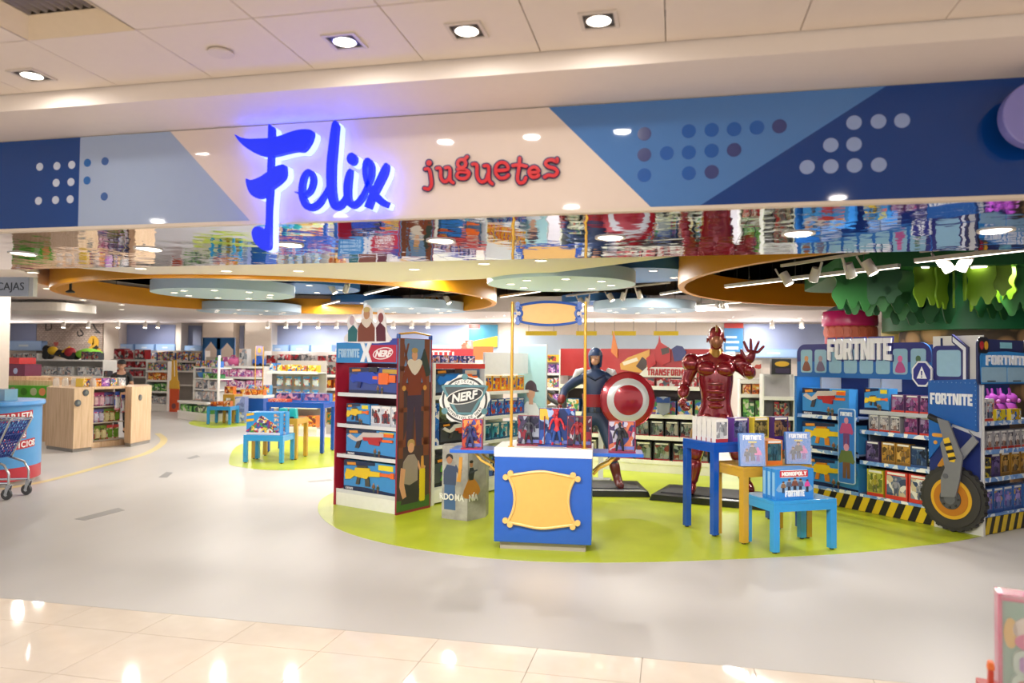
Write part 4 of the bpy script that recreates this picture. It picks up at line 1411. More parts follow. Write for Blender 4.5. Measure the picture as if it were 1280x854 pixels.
# ------------------------------------------------------------------ long blaster gondola behind it
NF = Fr(-2.70, 8.13, math.atan2(.923, .385))
NL = 2.02
t = empty('blaster_shelving', NF.w(0, 0), NF.rz, 'long white shelving of toy blasters running back behind the round badge', 'shelving')
MB().bx(0, .05, -.01, .46, 0, 1.64).build('end_post', M('e6e4e0', .4), t)
MB().bx(1.0, 1.03, 0, .46, 0, 1.62).build('upright', M('dcdcda', .4), t)
MB().bx(.05, NL, .44, .46, .16, 1.64).build('back_panel', M('d5d5d2', .5), t)
MB().bx(.05, NL, .0, .44, .02, .17).build('base', M('eeece8', .4), t, bev=.003)
MB().bx(1.03, NL, .02, .05, 1.5, 1.78).build('header_board', M('dedcdc', .4), t)
MB().bx(.06, 1.0, -.005, .01, 1.57, 1.63).build('red_header_strip', M('c23a32', .35), t)
for x0, x1, zs in ((.05, 1.0, (1.228, .65, .17)), (1.03, NL, (1.25, .935, .63, .17))):
    for z in zs:
        s_ = MB().bx(x0, x1, .015, .44, z, z + .016).build('shelf', SHELFW, t)
        MB().bx(x0, x1, .003, .015, z - .012, z + .03).build('price_strip', M('e2e2e0', .3), s_)
MB().bx(NL, NL + .02, -.28, .2, 0, 1.9).build('end_panel', M('c9cdd0', .4), t)
pm = MB()
PW = .46
pm.bx(0, PW, -.001, 0, .1, 1.88, 0).prism([(0, 1.3), (PW, 1.0), (PW, 1.88), (0, 1.88)], -.0014, 0, 1)
pm.prism([(.03, .35), (.38, .35), (.42, .9), (.3, 1.1), (.16, 1.12), (.05, 1.0)], -.003, 0, 2).prism(circ(.22, 1.24, .07, 14, .095), -.0036, 0, 3).prism([(.19, 1.08), (.26, 1.08), (.25, 1.2), (.19, 1.2)], -.0034, 0, 3)
pm.prism(smooth2([(.13, 1.27), (.14, 1.36), (.22, 1.41), (.3, 1.36), (.32, 1.28), (.36, 1.27), (.3, 1.255), (.2, 1.275)], 3), -.0042, 0, 4)
pm.build('printed_poster', [M(c, .35) for c in ('8fb4b8', '9cc3c6', 'dfe2e2', 'c79a80', '473f4a')], t, (NL - .001, .19, 0), -pi / 2)
put('nb_blue', blaster_box(.86, .32, .2, 'big', '1f76cc', '2a3a5a', '4a6a8a', '2a2c34', 'd9d3c8'), NF.w(.1, .05, 1.245), NF.rz, 'big boxed bright blue blaster on the top shelf behind the badge', 'toy box', 'boxed blasters on the white shelving')
put('nb_red', blaster_box(.7, .26, .2, 'shotgun', 'd9d4ce', 'd2452a', '3b4048', '22242a', 'b5372a'), NF.w(.22, .05, .667), NF.rz, 'boxed orange and white blaster behind the badge pole', 'toy box', 'boxed blasters on the white shelving')
put('nb_green', blaster_box(.8, .34, .2, 'pistol', '6cc02c', '40464a', '4a5058', '2b2e36', 'b5b9bd'), NF.w(.12, .05, .187), NF.rz, 'boxed lime green blaster on the bottom shelf behind the printed column', 'toy box', 'boxed blasters on the white shelving')
put('nb_olive', plain_box(.3, .25, .2, '4b5040', ['55604a', '39402f', '8a8f70', '2b2d28', '6d7a4c']), NF.w(.12, .08, .93), NF.rz, 'olive patterned box standing on the boxed orange blaster', 'toy box')
put('nb_tall', plain_box(.12, .5, .2, '1f5fa8', ['2a6fc0', '1d4f98', 'd8d8d8']), NF.w(.06, .04, .667), NF.rz, 'tall narrow blue box at the shelf end next to the white post', 'toy box')
rowof(NF, 1.06, 1.98, .05, 1.266, 5, 'nb_or', figure_pack(.165, .21, .1, 'd8a02a', 'd8741f', ['e0a82a', 'c8551f', 'e8c848', '2c4a8a'], fig=('d97a20', 'e0b02a')), 'orange and yellow dart pack', 'along the top shelf by the baseball poster', 'toy box', 'orange packs beside the badge')
rowof(NF, 1.06, 1.98, .05, .951, 6, 'nb_bl', figure_pack(.14, .22, .1, '2a57a8', '28407a', ['2a5fb0', '1d3c80', 'b8482a', '88b0d8'], fig=('2f6fc8', 'b8452c')), 'blue toy pack', 'along the middle shelf by the baseball poster', 'toy box', 'blue packs beside the badge')
rowof(NF, 1.06, 1.98, .05, .646, 5, 'nb_tl', figure_pack(.165, .22, .1, '2c7f9a', '24506a', ['2f8aa8', '1f4f7a', 'd8d0c4', '38a0b8'], fig=('3a9ab0', '28405a')), 'teal toy pack', 'along the lower shelf by the baseball poster', 'toy box', 'teal packs beside the badge')
rowof(NF, 1.06, 1.98, .05, .186, 4, 'nb_bt', plain_box(.2, .26, .18, '394a6a', ['3f5f9a', '8a4a3a', 'd8c8a8', '2c3448', '5a8a4a']), 'mixed colour box', 'along the bottom shelf by the baseball poster', 'toy box', 'bottom boxes beside the badge')
rowof(NF, .1, .95, .1, 1.64, 5, 'nb_top', plain_box(.15, .09, .14, '4a4f8a', ['5a62b0', 'd0b8d8', '38406a', 'c88a5a', 'e8e0e8']), 'small purple box', 'on top of the white shelving, counted from the red display', 'toy box', 'small boxes on top of the shelving')

# ------------------------------------------------------------------ nesting tables


def table(fr, W, D, h, mat, lab, group, leg=.062, ap=.095, cat='table', matleg=None):
    t = empty('nesting_table', fr.w(0, 0), fr.rz, lab, cat, group)
    MB().bx(0, W, 0, D, h - .03, h).build('tabletop', mat, t, bev=.003)
    for x0, x1, y0, y1 in ((0, W, 0, .03), (0, W, D - .03, D), (0, .03, .03, D - .03), (W - .03, W, .03, D - .03)):
        MB().bx(x0, x1, y0, y1, h - ap, h - .03).build('apron', mat, t)
    for x in (0, W - leg):
        for y in (0, D - leg):
            l_ = MB().bx(x, x + leg, y, y + leg, .015, h - ap).build('leg', matleg or mat, t, bev=.003)
            MB().cyl((x + leg / 2, y + leg / 2, 0), (x + leg / 2, y + leg / 2, .016), .02, n=10).build('foot_glide', M('2a2a2c', .5), l_)
    return t


T1 = Fr(.39, 7.39, R(34.6))
T2 = Fr(.64, 7.14, R(33))
T3 = Fr(.87, 6.85, R(28.8))
table(T1, 1.12, .5, .9, DBLUE, 'tall dark blue table stacked with white and purple figure boxes', 'nesting tables before the red statue')
table(T2, .8, .46, .71, GOLDT, 'mustard yellow table between the dark blue and the light blue one', 'nesting tables before the red statue')
table(T3, .66, .47, .46, SKY, 'low light blue table carrying the board games', 'nesting tables before the red statue')
for k in range(5):
    put('whitefig', figure_pack(.145, .225, .062, 'e6e2e0', 'b23440', ['dcdcdc', '9a9a9e', 'c8c8cc', '70747c'], fig=('8a8d92', 'c0c2c6')), T1.w(.045, .03 + .078 * k, .9), T1.rz, f'white boxed figure on the tall blue table, {ORD[k]} in the row going back', 'toy box', 'white boxed figures on the tall table')
PKC = [('purplefig', '5a2a86', ['4a4e7a', '2c3050', '6a6e8a', '8a8aa8'], ('5a6a8e', '3a4668'), 'purple boxed figure on the tall blue table next to the white ones'),
       ('yellowfig', 'd0b832', ['8a7a3a', '5f5530', 'a08a44', '46402a'], ('8a7a44', '5c5434'), 'yellow boxed figure between two purple ones on the tall blue table'),
       ('purplefig2', '42206a', ['7a5a3c', '4a3a34', '9a7448', '2e2638'], ('7c5a40', '463a34'), 'dark purple boxed figure at the far end of the tall blue table')]
for k, (key, c, cols, fg, lab) in enumerate(PKC):
    put(key, figure_pack(.19, .23, .1, c, c, cols, fig=fg), T1.w(.27 + .25 * k, .05, .9), T1.rz, lab, 'toy box', 'coloured boxed figures on the tall table')


def fbook():
    t = empty('character_book')
    w, h = .235, .305
    o = MB().bx(0, w, 0, .05, 0, h).build('cover', M('3f7fd0', .3), t, bev=.002)
    mb = MB()
    mb.prism(smooth2([(.03, .03), (.2, .03), (.21, .12), (.15, .2), (.12, .22), (.08, .2), (.03, .13)], 3), -.0015, 0, 0)
    folk(mb, .118, .05, .16, 1, 2, 3, -.003, 4)
    folk(mb, .065, .04, .12, 1, 3, 2, -.0026, 4)
    folk(mb, .168, .045, .13, 5, 5, 6, -.0028)
    mb.bx(.08, .16, -.003, 0, .215, .23, 7)
    mb.build('printed_cover', [M(c, .35) for c in ('6f83c4', 'b98a68', '50443c', '3a3e52', '5a4030', 'd86aa8', '8a4a9a', 'd8c23a')], t)
    wm = MB()
    word(wm, 'FORTNITE', .03, .243, .175, .042, -.004, 0)
    wm.build('lettering', M('f2f2f4', .35), t)
    MB().bx(-.004, w + .004, -.012, -.009, -.0, h * .98).build('clear_cover', G(.12), t)
    for c in t.children:
        c.rotation_euler.x = -.1
    return t


put('fbook', fbook, T2.w(.0, .04, .715), T2.rz - .3, 'blue book with lettered cover standing at the near corner of the yellow table', 'book', 'blue books on the yellow table')
put('fbook', None, T2.w(.54, .05, .715), T2.rz - .35, 'blue book with lettered cover at the far end of the yellow table', 'book', 'blue books on the yellow table')
put('orangefig', figure_pack(.17, .23, .09, 'e2842a', 'e0772a', ['2c5a66', '1f444e', '38707a'], fig=('2f5a6e', '274450')), T2.w(.33, .08, .71), T2.rz - .1, 'orange boxed teal figure between the two blue books', 'toy box')
put('orangefig', None, T2.w(.35, .21, .71), T2.rz - .1, 'second orange boxed figure tucked behind the first, between the books', 'toy box')


def board_game():
    t = empty('board_game')
    w, h, d = .4, .27, .056
    MB().bx(0, w, 0, d, 0, h).build('box', M('2f86cf', .28), t, bev=.002)
    mb = MB()
    mb.prism(smooth2([(.03, .07), (.37, .07), (.36, .13), (.3, .16), (.2, .175), (.1, .16), (.04, .13)], 3), -.0012, 0, 0)
    for x, hh, tp in ((.08, .1, 1), (.14, .12, 2), (.2, .13, 3), (.26, .12, 2), (.33, .11, 4)):
        folk(mb, x, .06, hh, 5 if tp != 4 else 4, tp, 6, -.0025 - .0003 * tp, 7)
    mb.build('printed_front', [M(c, .3) for c in ('7da8d0', '8a6a4a', '54607a', '7a4a3c', 'd84a9a', 'c0906a', '2c3040', '4a3426')], t)
    MB().bx(.045, .335, -.005, 0, .2, .255).build('red_label', M('c0282e', .3), t)
    MB().bx(.05, .33, -.0045, 0, .195, .26).build('label_border', M('f2efec', .3), t)
    wm = MB()
    word(wm, 'MONOPOLY', .06, .21, .26, .036, -.008, -.004)
    wm.build('lettering', M('f4f2f0', .3), t)
    wm = MB()
    word(wm, 'FORTNITE', .1, .025, .2, .055, -.007, 0)
    wm.build('lettering', M('f0f4f8', .3), t)
    mb = MB()
    for y in (0,):
        mb.bx(-.0012, 0, .012, d - .012, .03, .24)
    mb.build('printed_spine', M('8fc0e6', .3), t)
    return t


for k in range(3):
    put('board_game', board_game, T3.w(.06, .06 + .066 * k, .46), T3.rz, ['front blue board game box with red title label on the low table', 'second blue board game box, behind the front one', 'third blue board game box, rearmost on the low table'][k], 'board game', 'board games on the low light blue table')

# ------------------------------------------------------------------ bus-shaped toy display
BF = Fr(1.423, 9.881, math.atan2(-.754, .656))
BK = empty('bus_display', BF.w(0, 0), BF.rz, 'blue bus-shaped toy display with a big cut-out wheel and striped base', 'display stand')
PB = BF.px


def stripes(x0, x1, z0, z1, y0, parent, lean=.07, w_=.085):
    MB().bx(x0, x1, y0 + .002, y0 + .45, z0, z1).build('base', BLACK, parent)
    x = x0
    while x < x1 - .02:
        a, b, c_, d_ = x, min(x + w_, x1), min(x + w_ + lean, x1), min(x + lean, x1)
        MB().prism([(a, z0), (b, z0), (c_, z1), (d_, z1)], y0, y0 + .002).build('yellow_stripe', STRIPE_Y, parent)
        x += 2 * w_


stripes(.13, 1.88, .005, .168, .01, BK)
MB().bx(.12, 1.86, .46, .48, .17, 1.9).build('back_panel', M('122a63', .5), BK)
MB().bx(.1, .13, .0, .48, 0, 1.52).build('side_panel', M('2c6fb4', .35), BK)
MB().bx(.98, 1.0, .2, .46, .17, 1.52).build('upright', M('7f8896', .4), BK)
for x0, x1, zs in ((.13, .98, (1.03, .615, .18)), (1.0, 1.86, (1.128, .9, .553, .172))):
    for z in zs:
        s_ = MB().bx(x0, x1, .03, .46, z, z + .015).build('shelf', M('7e93b8', .4), BK)
        MB().bx(x0, x1, .016, .03, z - .018, z + .026).build('price_strip', SHELFG if z > 1.1 else TICKET, s_)
for x in (.4, 1.2):
    MB().prism([(x, 1.36), (x + .02, 1.36), (x + .02, 1.52), (x, 1.52)], .1, .46).build('shelf_bracket', M('8c929c', .4), BK)
hd = MB().prism(rrect(.14, 1.85, 1.4, 1.912, .12, 6)[:14] + [(.14, 1.512), (1.85, 1.512)], 0, .02).build('header_board', M('1f63ae', .3), BK)
MB().prism([(x, z) for x, z in rrect(.14, 1.85, 1.4, 1.912, .12, 6)[:14]] + [(.14, 1.7), (1.85, 1.7)], -.0015, 0).build('printed_navy_field', M('2a2f78', .3), hd)
for k in range(8):
    x = .2 + .204 * k
    w1 = MB().prism(rrect(x, x + .168, 1.565, 1.845, .03, 3), -.004, -.0015).build('bus_window', M('8db4cc', .2, coat=.3), hd)
    if k in (0, 1, 6, 7):
        mb = MB()
        c1, c2 = [('c08a5a', '7a4a3a'), ('9a8a94', '6a627e'), ('d0609a', 'a84a86'), ('4a6a4a', '3a5048')][(0, 1, 6, 7).index(k)]
        mb.prism(smooth2([(x + .03, 1.59), (x + .14, 1.59), (x + .13, 1.66), (x + .09, 1.71), (x + .05, 1.68)], 3), -.006, -.004, 1).prism(circ(x + .085, 1.735, .028, 12, .036), -.007, -.004, 0)
        mb.build('printed_figure', [M(c1, .35), M(c2, .35)], w1)
wl = MB()
q0, q1 = PB(1037, 425)[0], PB(1117, 423)[0]
word(wl, 'FORTNITE', q0, 1.725, q1 - q0, .24, -.045, -.02, gap=.03)
wl.build('lettering', M('e6e6ee', .35), hd)
wl = MB()
word(wl, 'FORTNITE', q0 - .012, 1.715, q1 - q0 + .02, .268, -.02, -.0035, gap=.01)
wl.build('lettering_outline', M('2a2f78', .35), hd)
ox_, oz_ = PB(1154.5, 467.5)
og = MB().prism([(ox_ + .118 * cos(R(22.5 + 45 * i)), oz_ + .145 * sin(R(22.5 + 45 * i))) for i in range(8)], -.03, -.01).build('octagon_sign', M('dfe0e6', .3), hd)
MB().prism([(ox_ + .1 * cos(R(22.5 + 45 * i)), oz_ + .125 * sin(R(22.5 + 45 * i))) for i in range(8)], -.032, -.03).build('navy_field', M('2a2f86', .3), og)
MB().prism([(ox_ - .055, oz_ - .05), (ox_ + .055, oz_ - .05), (ox_, oz_ + .08)], -.034, -.032).build('warning_triangle', M('e9ebf2', .3), og)
MB().prism([(ox_ - .006, oz_ - .018), (ox_ + .006, oz_ - .018), (ox_ + .008, oz_ + .03), (ox_ - .008, oz_ + .03)], -.036, -.034).prism(circ(ox_, oz_ - .033, .008, 8), -.036, -.034).build('exclamation_mark', M('2a2f86', .3), og)
# driver's cab
CX = PB(1163.6, 470)[0] + .012
MB().bx(CX, 2.36, .02, .04, .0, 1.97).build('cab_panel', M('dcdad6', .4), BK)
cabx0, cabx1 = CX + .005, PB(1206, 450)[0]
cw = MB().prism(rrect(cabx0, cabx1, 1.5, 1.87, .05, 4), .004, .02).build('cab_window_frame', M('2c2f76', .3), BK)
MB().prism(rrect(cabx0 + .045, cabx1 - .04, 1.555, 1.825, .03, 4), .001, .004).build('cab_window', M('8fb8d2', .2, coat=.3), cw)
e = [PB(*p) for p in ((1191, 418), (1211, 434), (1211, 476), (1204, 476), (1204, 440), (1191, 428))]
ex = MB().prism(e, -.02, .018).build('exhaust_pipe', M('2c2f66', .35), BK)
e2_ = [PB(*p) for p in ((1192.5, 421), (1209, 435), (1209, 475.5), (1205.5, 475.5), (1205.5, 438), (1192.5, 427))]
MB().prism(e2_, -.024, -.02).build('exhaust_face', M('dfe2ea', .3), ex)
bp = [PB(*p) for p in ((1163, 475.5), (1224, 474), (1224, 540), (1212, 536), (1163, 520))]
fp = MB().prism(bp, -.04, .0).build('fender_panel', M('1c5aa8', .3), BK)
wl = MB()
a, b = PB(1166, 504), PB(1219, 504)
word(wl, 'FORTNITE', a[0], a[1] - .005, b[0] - a[0], .115, -.047, -.04)
wl.build('lettering', M('e6e8ee', .35), fp)
rv = None
for i in range(11):
    for side in (0, 1):
        if side == 0:
            x = bp[0][0] + (bp[1][0] - bp[0][0]) * (i + .5) / 11
            z = bp[0][1] - .015
        else:
            x, z = bp[1][0] - .014, bp[1][1] - .03 - .042 * i
        if rv is None:
            rv = o = MB().lathe([(.006, 0), (.004, .004), (.0005, .005)], n=8).build('rivet', M('6f97cc', .3, .5), fp, rot=(pi / 2, 0, 0))
        else:
            o = rv.copy()
            COL.objects.link(o)
        o.location = (x, -.04, z)
pl = [PB(*p) for p in ((1163, 519), (1191, 530), (1186, 545), (1163, 574))]
lp = MB().prism(pl, -.03, .0).build('lower_fender', M('1d63b4', .3), BK)
a = PB(1174, 544)
MB().prism(rrect(a[0] - .055, a[0] + .055, a[1] - .018, a[1] + .02, .018, 4), -.034, -.03).prism(circ(a[0] - .02, a[1] - .075, .02, 14), -.034, -.03).build('marker_lamp', M('dc9a3a', .3), lp)
MB().prism([PB(*p) for p in ((1163, 574), (1192, 534), (1226, 548), (1226, 600), (1163, 600))], -.012, .0).build('inner_arch', M('1b2c70', .4), BK)
MB().prism([PB(*p) for p in ((1173, 582), (1190, 556), (1196, 562), (1180, 588))], -.022, -.012).build('brace', M('c0862c', .35), BK)
MB().tube([(x, -.03, z) for x, z in (PB(1164, 520), PB(1184, 529))], .035, 10).build('hose', M('26262c', .4), BK)
wx, wz = PB(1196.4, 623)
wz = .335
wr = .33
T_ = []
for i in range(52):
    r_ = wr if i % 2 else wr - .013
    for da in (-.4, .4):
        T_.append((wx + r_ * cos(2 * pi * (i + da) / 52), wz + r_ * sin(2 * pi * (i + da) / 52)))
wh = MB().prism(T_, -.09, -.03).build('wheel', M('2c2a2a', .55), BK)
MB().prism(circ(wx, wz, wr * .86, 48), -.1, -.09).build('tyre_wall', M('353232', .5), wh)
MB().prism(circ(wx, wz, wr * .62, 40), -.108, -.1).build('yellow_rim', M('d9a62e', .35), wh)
MB().prism(circ(wx, wz, wr * .52, 40), -.114, -.108).build('amber_disc', M('b5701f', .4), wh)
hb_ = MB().prism(circ(wx, wz, wr * .32, 32), -.124, -.114).build('hub', M('4a4a50', .4), wh)
MB().prism(circ(wx, wz, wr * .17, 28), -.13, -.124).build('hub_cap', M('5f6068', .35), wh)
for i in range(8):
    a = 2 * pi * i / 8
    MB().cyl((wx + wr * .26 * cos(a), -.124, wz + wr * .26 * sin(a)), (wx + wr * .26 * cos(a), -.132, wz + wr * .26 * sin(a)), .012, n=8).build('bolt', M('2a2a2e', .4), wh)
gp = [PB(*p) for p in ((1182, 522), (1196, 526), (1208, 556), (1214, 570), (1210, 600), (1205, 620), (1187, 620), (1187, 596), (1192, 584), (1186, 554), (1190, 548))]
st = MB().prism(gp, -.15, -.13).build('grey_strut', M('75767c', .4), BK)
ys = [PB(*p) for p in ((1190, 548), (1197, 546), (1206, 572), (1204, 577), (1198, 576))]
sp_ = MB().prism(ys, -.153, -.15).build('hazard_plate', M('e0b82a', .35), st)
for v in (554, 562.5, 571):
    MB().prism([PB(*p) for p in ((1191 + (v - 554) * .3, v), (1200 + (v - 554) * .3, v - 1.5), (1201.5 + (v - 554) * .3, v + 2), (1192.5 + (v - 554) * .3, v + 3.8))], -.156, -.153).build('black_bar', BLACK, sp_)
MB().cyl((PB(1193, 594)[0], -.15, PB(1193, 594)[1]), (PB(1193, 594)[0], -.158, PB(1193, 594)[1]), .026, n=14).build('pivot_pin', M('5c5d64', .4), st)
MB().prism([PB(*p) for p in ((1208, 562), (1224, 545), (1219, 538), (1231, 552), (1212, 574))], -.12, -.1).build('rear_strut', M('82848a', .4), BK)
MB().bx(CX + .02, 2.37, -.01, .02, 0, .16).build('wheel_block', M('d8d6d0', .4), BK)

# its other side
RF = Fr(2.99, 8.114, math.atan2(.674, .739))
RL = 1.3
t2 = BK
side = empty('rear_side', (0, 0, 0))
side.parent = BK
side.matrix_parent_inverse = Matrix.Identity(4)
lx, ly = (RF.x - BF.x) * cos(BF.rz) + (RF.y - BF.y) * sin(BF.rz), -(RF.x - BF.x) * sin(BF.rz) + (RF.y - BF.y) * cos(BF.rz)
side.location = (lx, ly, 0)
side.rotation_euler = (0, 0, RF.rz - BF.rz)
PR = RF.px
MB().bx(.03, RL, .012, .4, .005, .17).build('base', BLACK, side)
x = .02
mb = MB()
while x < RL - .1:
    mb.prism([(x, .005), (x + .075, .005), (x + .14, .168), (x + .065, .168)], .008, .012)
    x += .15
mb.build('yellow_stripe', STRIPE_Y, side)
MB().bx(.0, RL, .4, .42, 0, 1.95).build('back_panel', M('13285c', .5), side)
MB().bx(-.02, .012, .01, .42, 0, 1.5).build('corner_post', M('c8cad0', .4), side)
for z in (1.09, .806, .531, .172):
    MB().bx(.012, RL, .03, .4, z, z + .015).bx(.012, RL, .016, .03, z - .018, z + .026).build('shelf', TICKET, side)
x0, x1 = PR(1220.5, 450)[0], PR(1289, 450)[0]
nb = rrect(x0, x1, 1.48, 1.93, .06, 4)
MB().prism(nb, -.015, .005).build('front_board', M('29305c', .3), side)
MB().prism([(x0 + .05, 1.49), (x1 - .05, 1.49), (x1 - .03, 1.76), (x1 - .06, 1.8), ((x0 + x1) / 2, 1.815), (x0 + .06, 1.8), (x0 + .03, 1.76)], -.019, -.015).build('blue_band', M('2f86cc', .3), side)
for a, b in ((x0 + .05, (x0 + x1) / 2 - .01), ((x0 + x1) / 2 + .01, x1 - .05)):
    MB().prism(rrect(a, b, 1.505, 1.655, .015, 3), -.022, -.019).build('windscreen', M('9ec3dc', .15, coat=.4), side)
    MB().bx(a + .1, a + .25, -.026, -.022, 1.512, 1.522).build('wiper', BLACK, side)
wl = MB()
word(wl, 'FORTNITE', x0 + .13, 1.675, x1 - x0 - .26, .095, -.026, -.019, arch=.35)
wl.build('lettering', M('eceef4', .35), side)
MB().bx((x0 + x1) / 2 - .12, (x0 + x1) / 2 + .1, -.02, -.015, 1.845, 1.905).build('destination_panel', M('7fb8c8', .2), side)
for sgn, xc in ((1, x0), (-1, x1)):
    MB().prism(rrect(min(xc, xc + sgn * .19) - .005, max(xc, xc + sgn * .19), 1.79, 1.95, .05, 4), -.02, -.014).build('lamp_housing', M('22242e', .35), side)
    for dx, c in ((.055, 'b52f36'), (.135, 'dca032')):
        MB().prism(circ(xc + sgn * dx, 1.868, .034, 18, .042), -.024, -.02).build('signal_lamp', M(c, .25, coat=.4), side)

# ---- packs on the bus display
BG = 'blue-boxed blasters on the bus display'
put('bus_red', blaster_box(.66, .33, .16, 'shotgun', 'c9bdb8', 'b52a2e', wordmark='FORTNITE'), BF.w(.17, .06, 1.045), BF.rz, 'boxed red and white blaster on the top bus shelf beneath the window header', 'toy box', BG)
bby = blaster_box(.78, .33, .16, 'rifle', 'e6c222', 'd0801f', wordmark='FORTNITE')
put('bus_yel', bby, BF.w(.17, .06, .63), BF.rz, 'boxed yellow blaster on the second bus shelf behind the book', 'toy box', BG)
put('bus_yel', bby, BF.w(.17, .06, .195), BF.rz, 'boxed yellow blaster on the lowest bus shelf near the board games', 'toy box', BG)
put('bus_small', blaster_box(.3, .26, .16, 'rifle', 'e8c22e', '3a3a42'), BF.w(1.03, .06, 1.143), BF.rz, 'small boxed yellow blaster on the grey-lipped bus shelf', 'toy box', BG)
PUR = figure_pack(.15, .2, .09, '5d3a66', 'd8402f', ['7a3a6a', 'b05a8a', '4a2c54', '9a86a8', '3c2a48'], fig=('8a4a86', '5a3a60'))
CLR = figure_pack(.115, .19, .09, 'a8a4a8', 'd8402f', ['8a8890', 'c8c4c4', '5a5860', 'b0a8a4'], fig=('c8c0bc', '8a6a5a'))
GLD = figure_pack(.165, .24, .09, 'a87c34', '8a6630', ['b8893c', '7a5a2c', 'd8ac5a', '5a4628'], fig=('a07838', '5a4a34'))
DRK = figure_pack(.18, .235, .09, '22304e', '3a5a86', ['2a3f66', '3a4c66', '1c2436', '5a7090'], fig=('2c4a70', '3a4250'))
VIO = figure_pack(.165, .235, .09, '4a3a66', '4a3a66', ['5a4a7a', '3a2e50', '7a6a90', '2c2840'], fig=('5c4c80', '3a3450'))
rowof(BF, 1.35, 1.84, .07, 1.143, 3, 'PUR', PUR, 'purple figure pack with red base', 'along the grey-lipped bus shelf', 'toy box', 'purple packs on the bus display')
rowof(BF, 1.08, 1.46, .07, .915, 3, 'CLR', CLR, 'pale figure pack with red base', 'along the second bus shelf', 'toy box', 'pale packs on the bus display')
rowof(BF, 1.5, 1.84, .07, .915, 2, 'PUR', PUR, 'purple figure pack with red base', 'after the pale packs on the second bus shelf', 'toy box', 'purple packs on the bus display')
put('VIO', VIO, BF.w(1.04, .07, .568), BF.rz, 'violet figure pack at the inner end of the third bus shelf', 'toy box')
rowof(BF, 1.23, 1.58, .07, .568, 2, 'GLD', GLD, 'brown and gold figure pack', 'on the third bus shelf', 'toy box', 'gold packs on the bus display')
put('DRK', DRK, BF.w(1.58, .06, .568), BF.rz, 'dark blue figure pack after the gold ones, third bus shelf', 'toy box')
put('DRK2', figure_pack(.1, .22, .09, '1c1e26', 'c8c8c0', ['2c343c', '4a5a4a', '1a1c20'], fig=('d8d8d4', '5a5a5e')), BF.w(1.765, .06, .568), BF.rz, 'narrow black figure pack next to the wheel, third bus shelf', 'toy box')
put('YLW', figure_pack(.2, .3, .1, 'c8c03a', 'd8402f', ['a8a84a', '6a7a3a', 'd8d078', '8a8a44'], fig=('b0a43a', '6a6a3c')), BF.w(1.06, .06, .187), BF.rz, 'yellow-green figure pack on the lowest bus shelf', 'toy box')
RW = figure_pack(.26, .31, .1, 'd03a32', 'd03a32', ['5a6a8a', 'c8b89a', '3c4a6a', 'e0dcd4', '8a8f9a'], fig=('9a9aa4', '5c6478'))
rowof(BF, 1.29, 1.84, .05, .187, 2, 'RW', RW, 'red-framed window pack', 'on the lowest bus shelf before the wheel', 'toy box', 'red-framed packs on the bus display')


def standee():
    t = empty('printed_standee')
    w, h = .225, .86
    MB().prism(rrect(0, w, 0, h, .03, 4), 0, .012).build('board', M('a8c6e2', .3), t)
    mb = MB().prism(rrect(.01, w - .01, .01, h - .01, .025, 4), -.0015, 0, 0)
    for z, hh, c in ((.42, .34, 2), (.06, .4, 3)):
        folk(mb, w / 2, z, hh, 1, c, c + 2, -.003)
    mb.build('printed_front', [M(c, .35) for c in ('2a6fc0', 'c88aa0', 'b0487a', '5a6a3a', '6a3a6a', '6f4c34')], t)
    wm = MB()
    word(wm, 'FORTNITE', .035, h - .085, w - .07, .045, -.004, -.001)
    wm.build('lettering', M('e9eef6', .35), t)
    MB().bx(.05, w - .05, .012, .09, .1, .104).bx(.05, w - .05, .012, .09, .7, .704).build('mount_bracket', M('8c929c', .4), t)
    return t


put('standee', standee, BF.w(.78, -.07, .3), BF.rz, 'tall narrow blue printed sign hung between the two bus shelf bays', 'sign')
rowof(RF, .03, .33, .06, 1.105, 2, 'sr', figure_pack(.14, .23, .09, 'c8c4c8', 'd8402f', ['9a9aa8', 'd0503a', '4a5470', 'e0dcd8'], fig=('8a8ea0', '5a6070')), 'white and red window pack', 'from the corner post on the upper rear shelf', 'toy box', 'white packs on the bus rear')


def plush():
    t = empty('plush_toy')
    mb = MB().ball((0, 0, .1), .1, .08, .1, 14).ball((.0, -.02, .22), .065, .06, .06, 12)
    for x in (-.06, .06):
        mb.ball((x, -.05, .03), .03, .04, .03, 8)
        mb.cyl((x * .6, -.01, .26), (x * .8, 0, .33), .015, .008, 8)
    mb.build('body', M('9a3aa0', .8), t, smooth=True)
    MB().ball((0, -.085, .2), .03, .02, .022, 10).build('muzzle', M('c87ac8', .8), t, smooth=True)
    MB().cyl((0, 0, .165), (0, 0, .185), .06, n=14).build('scarf', M('5a2a86', .8), t)
    return t


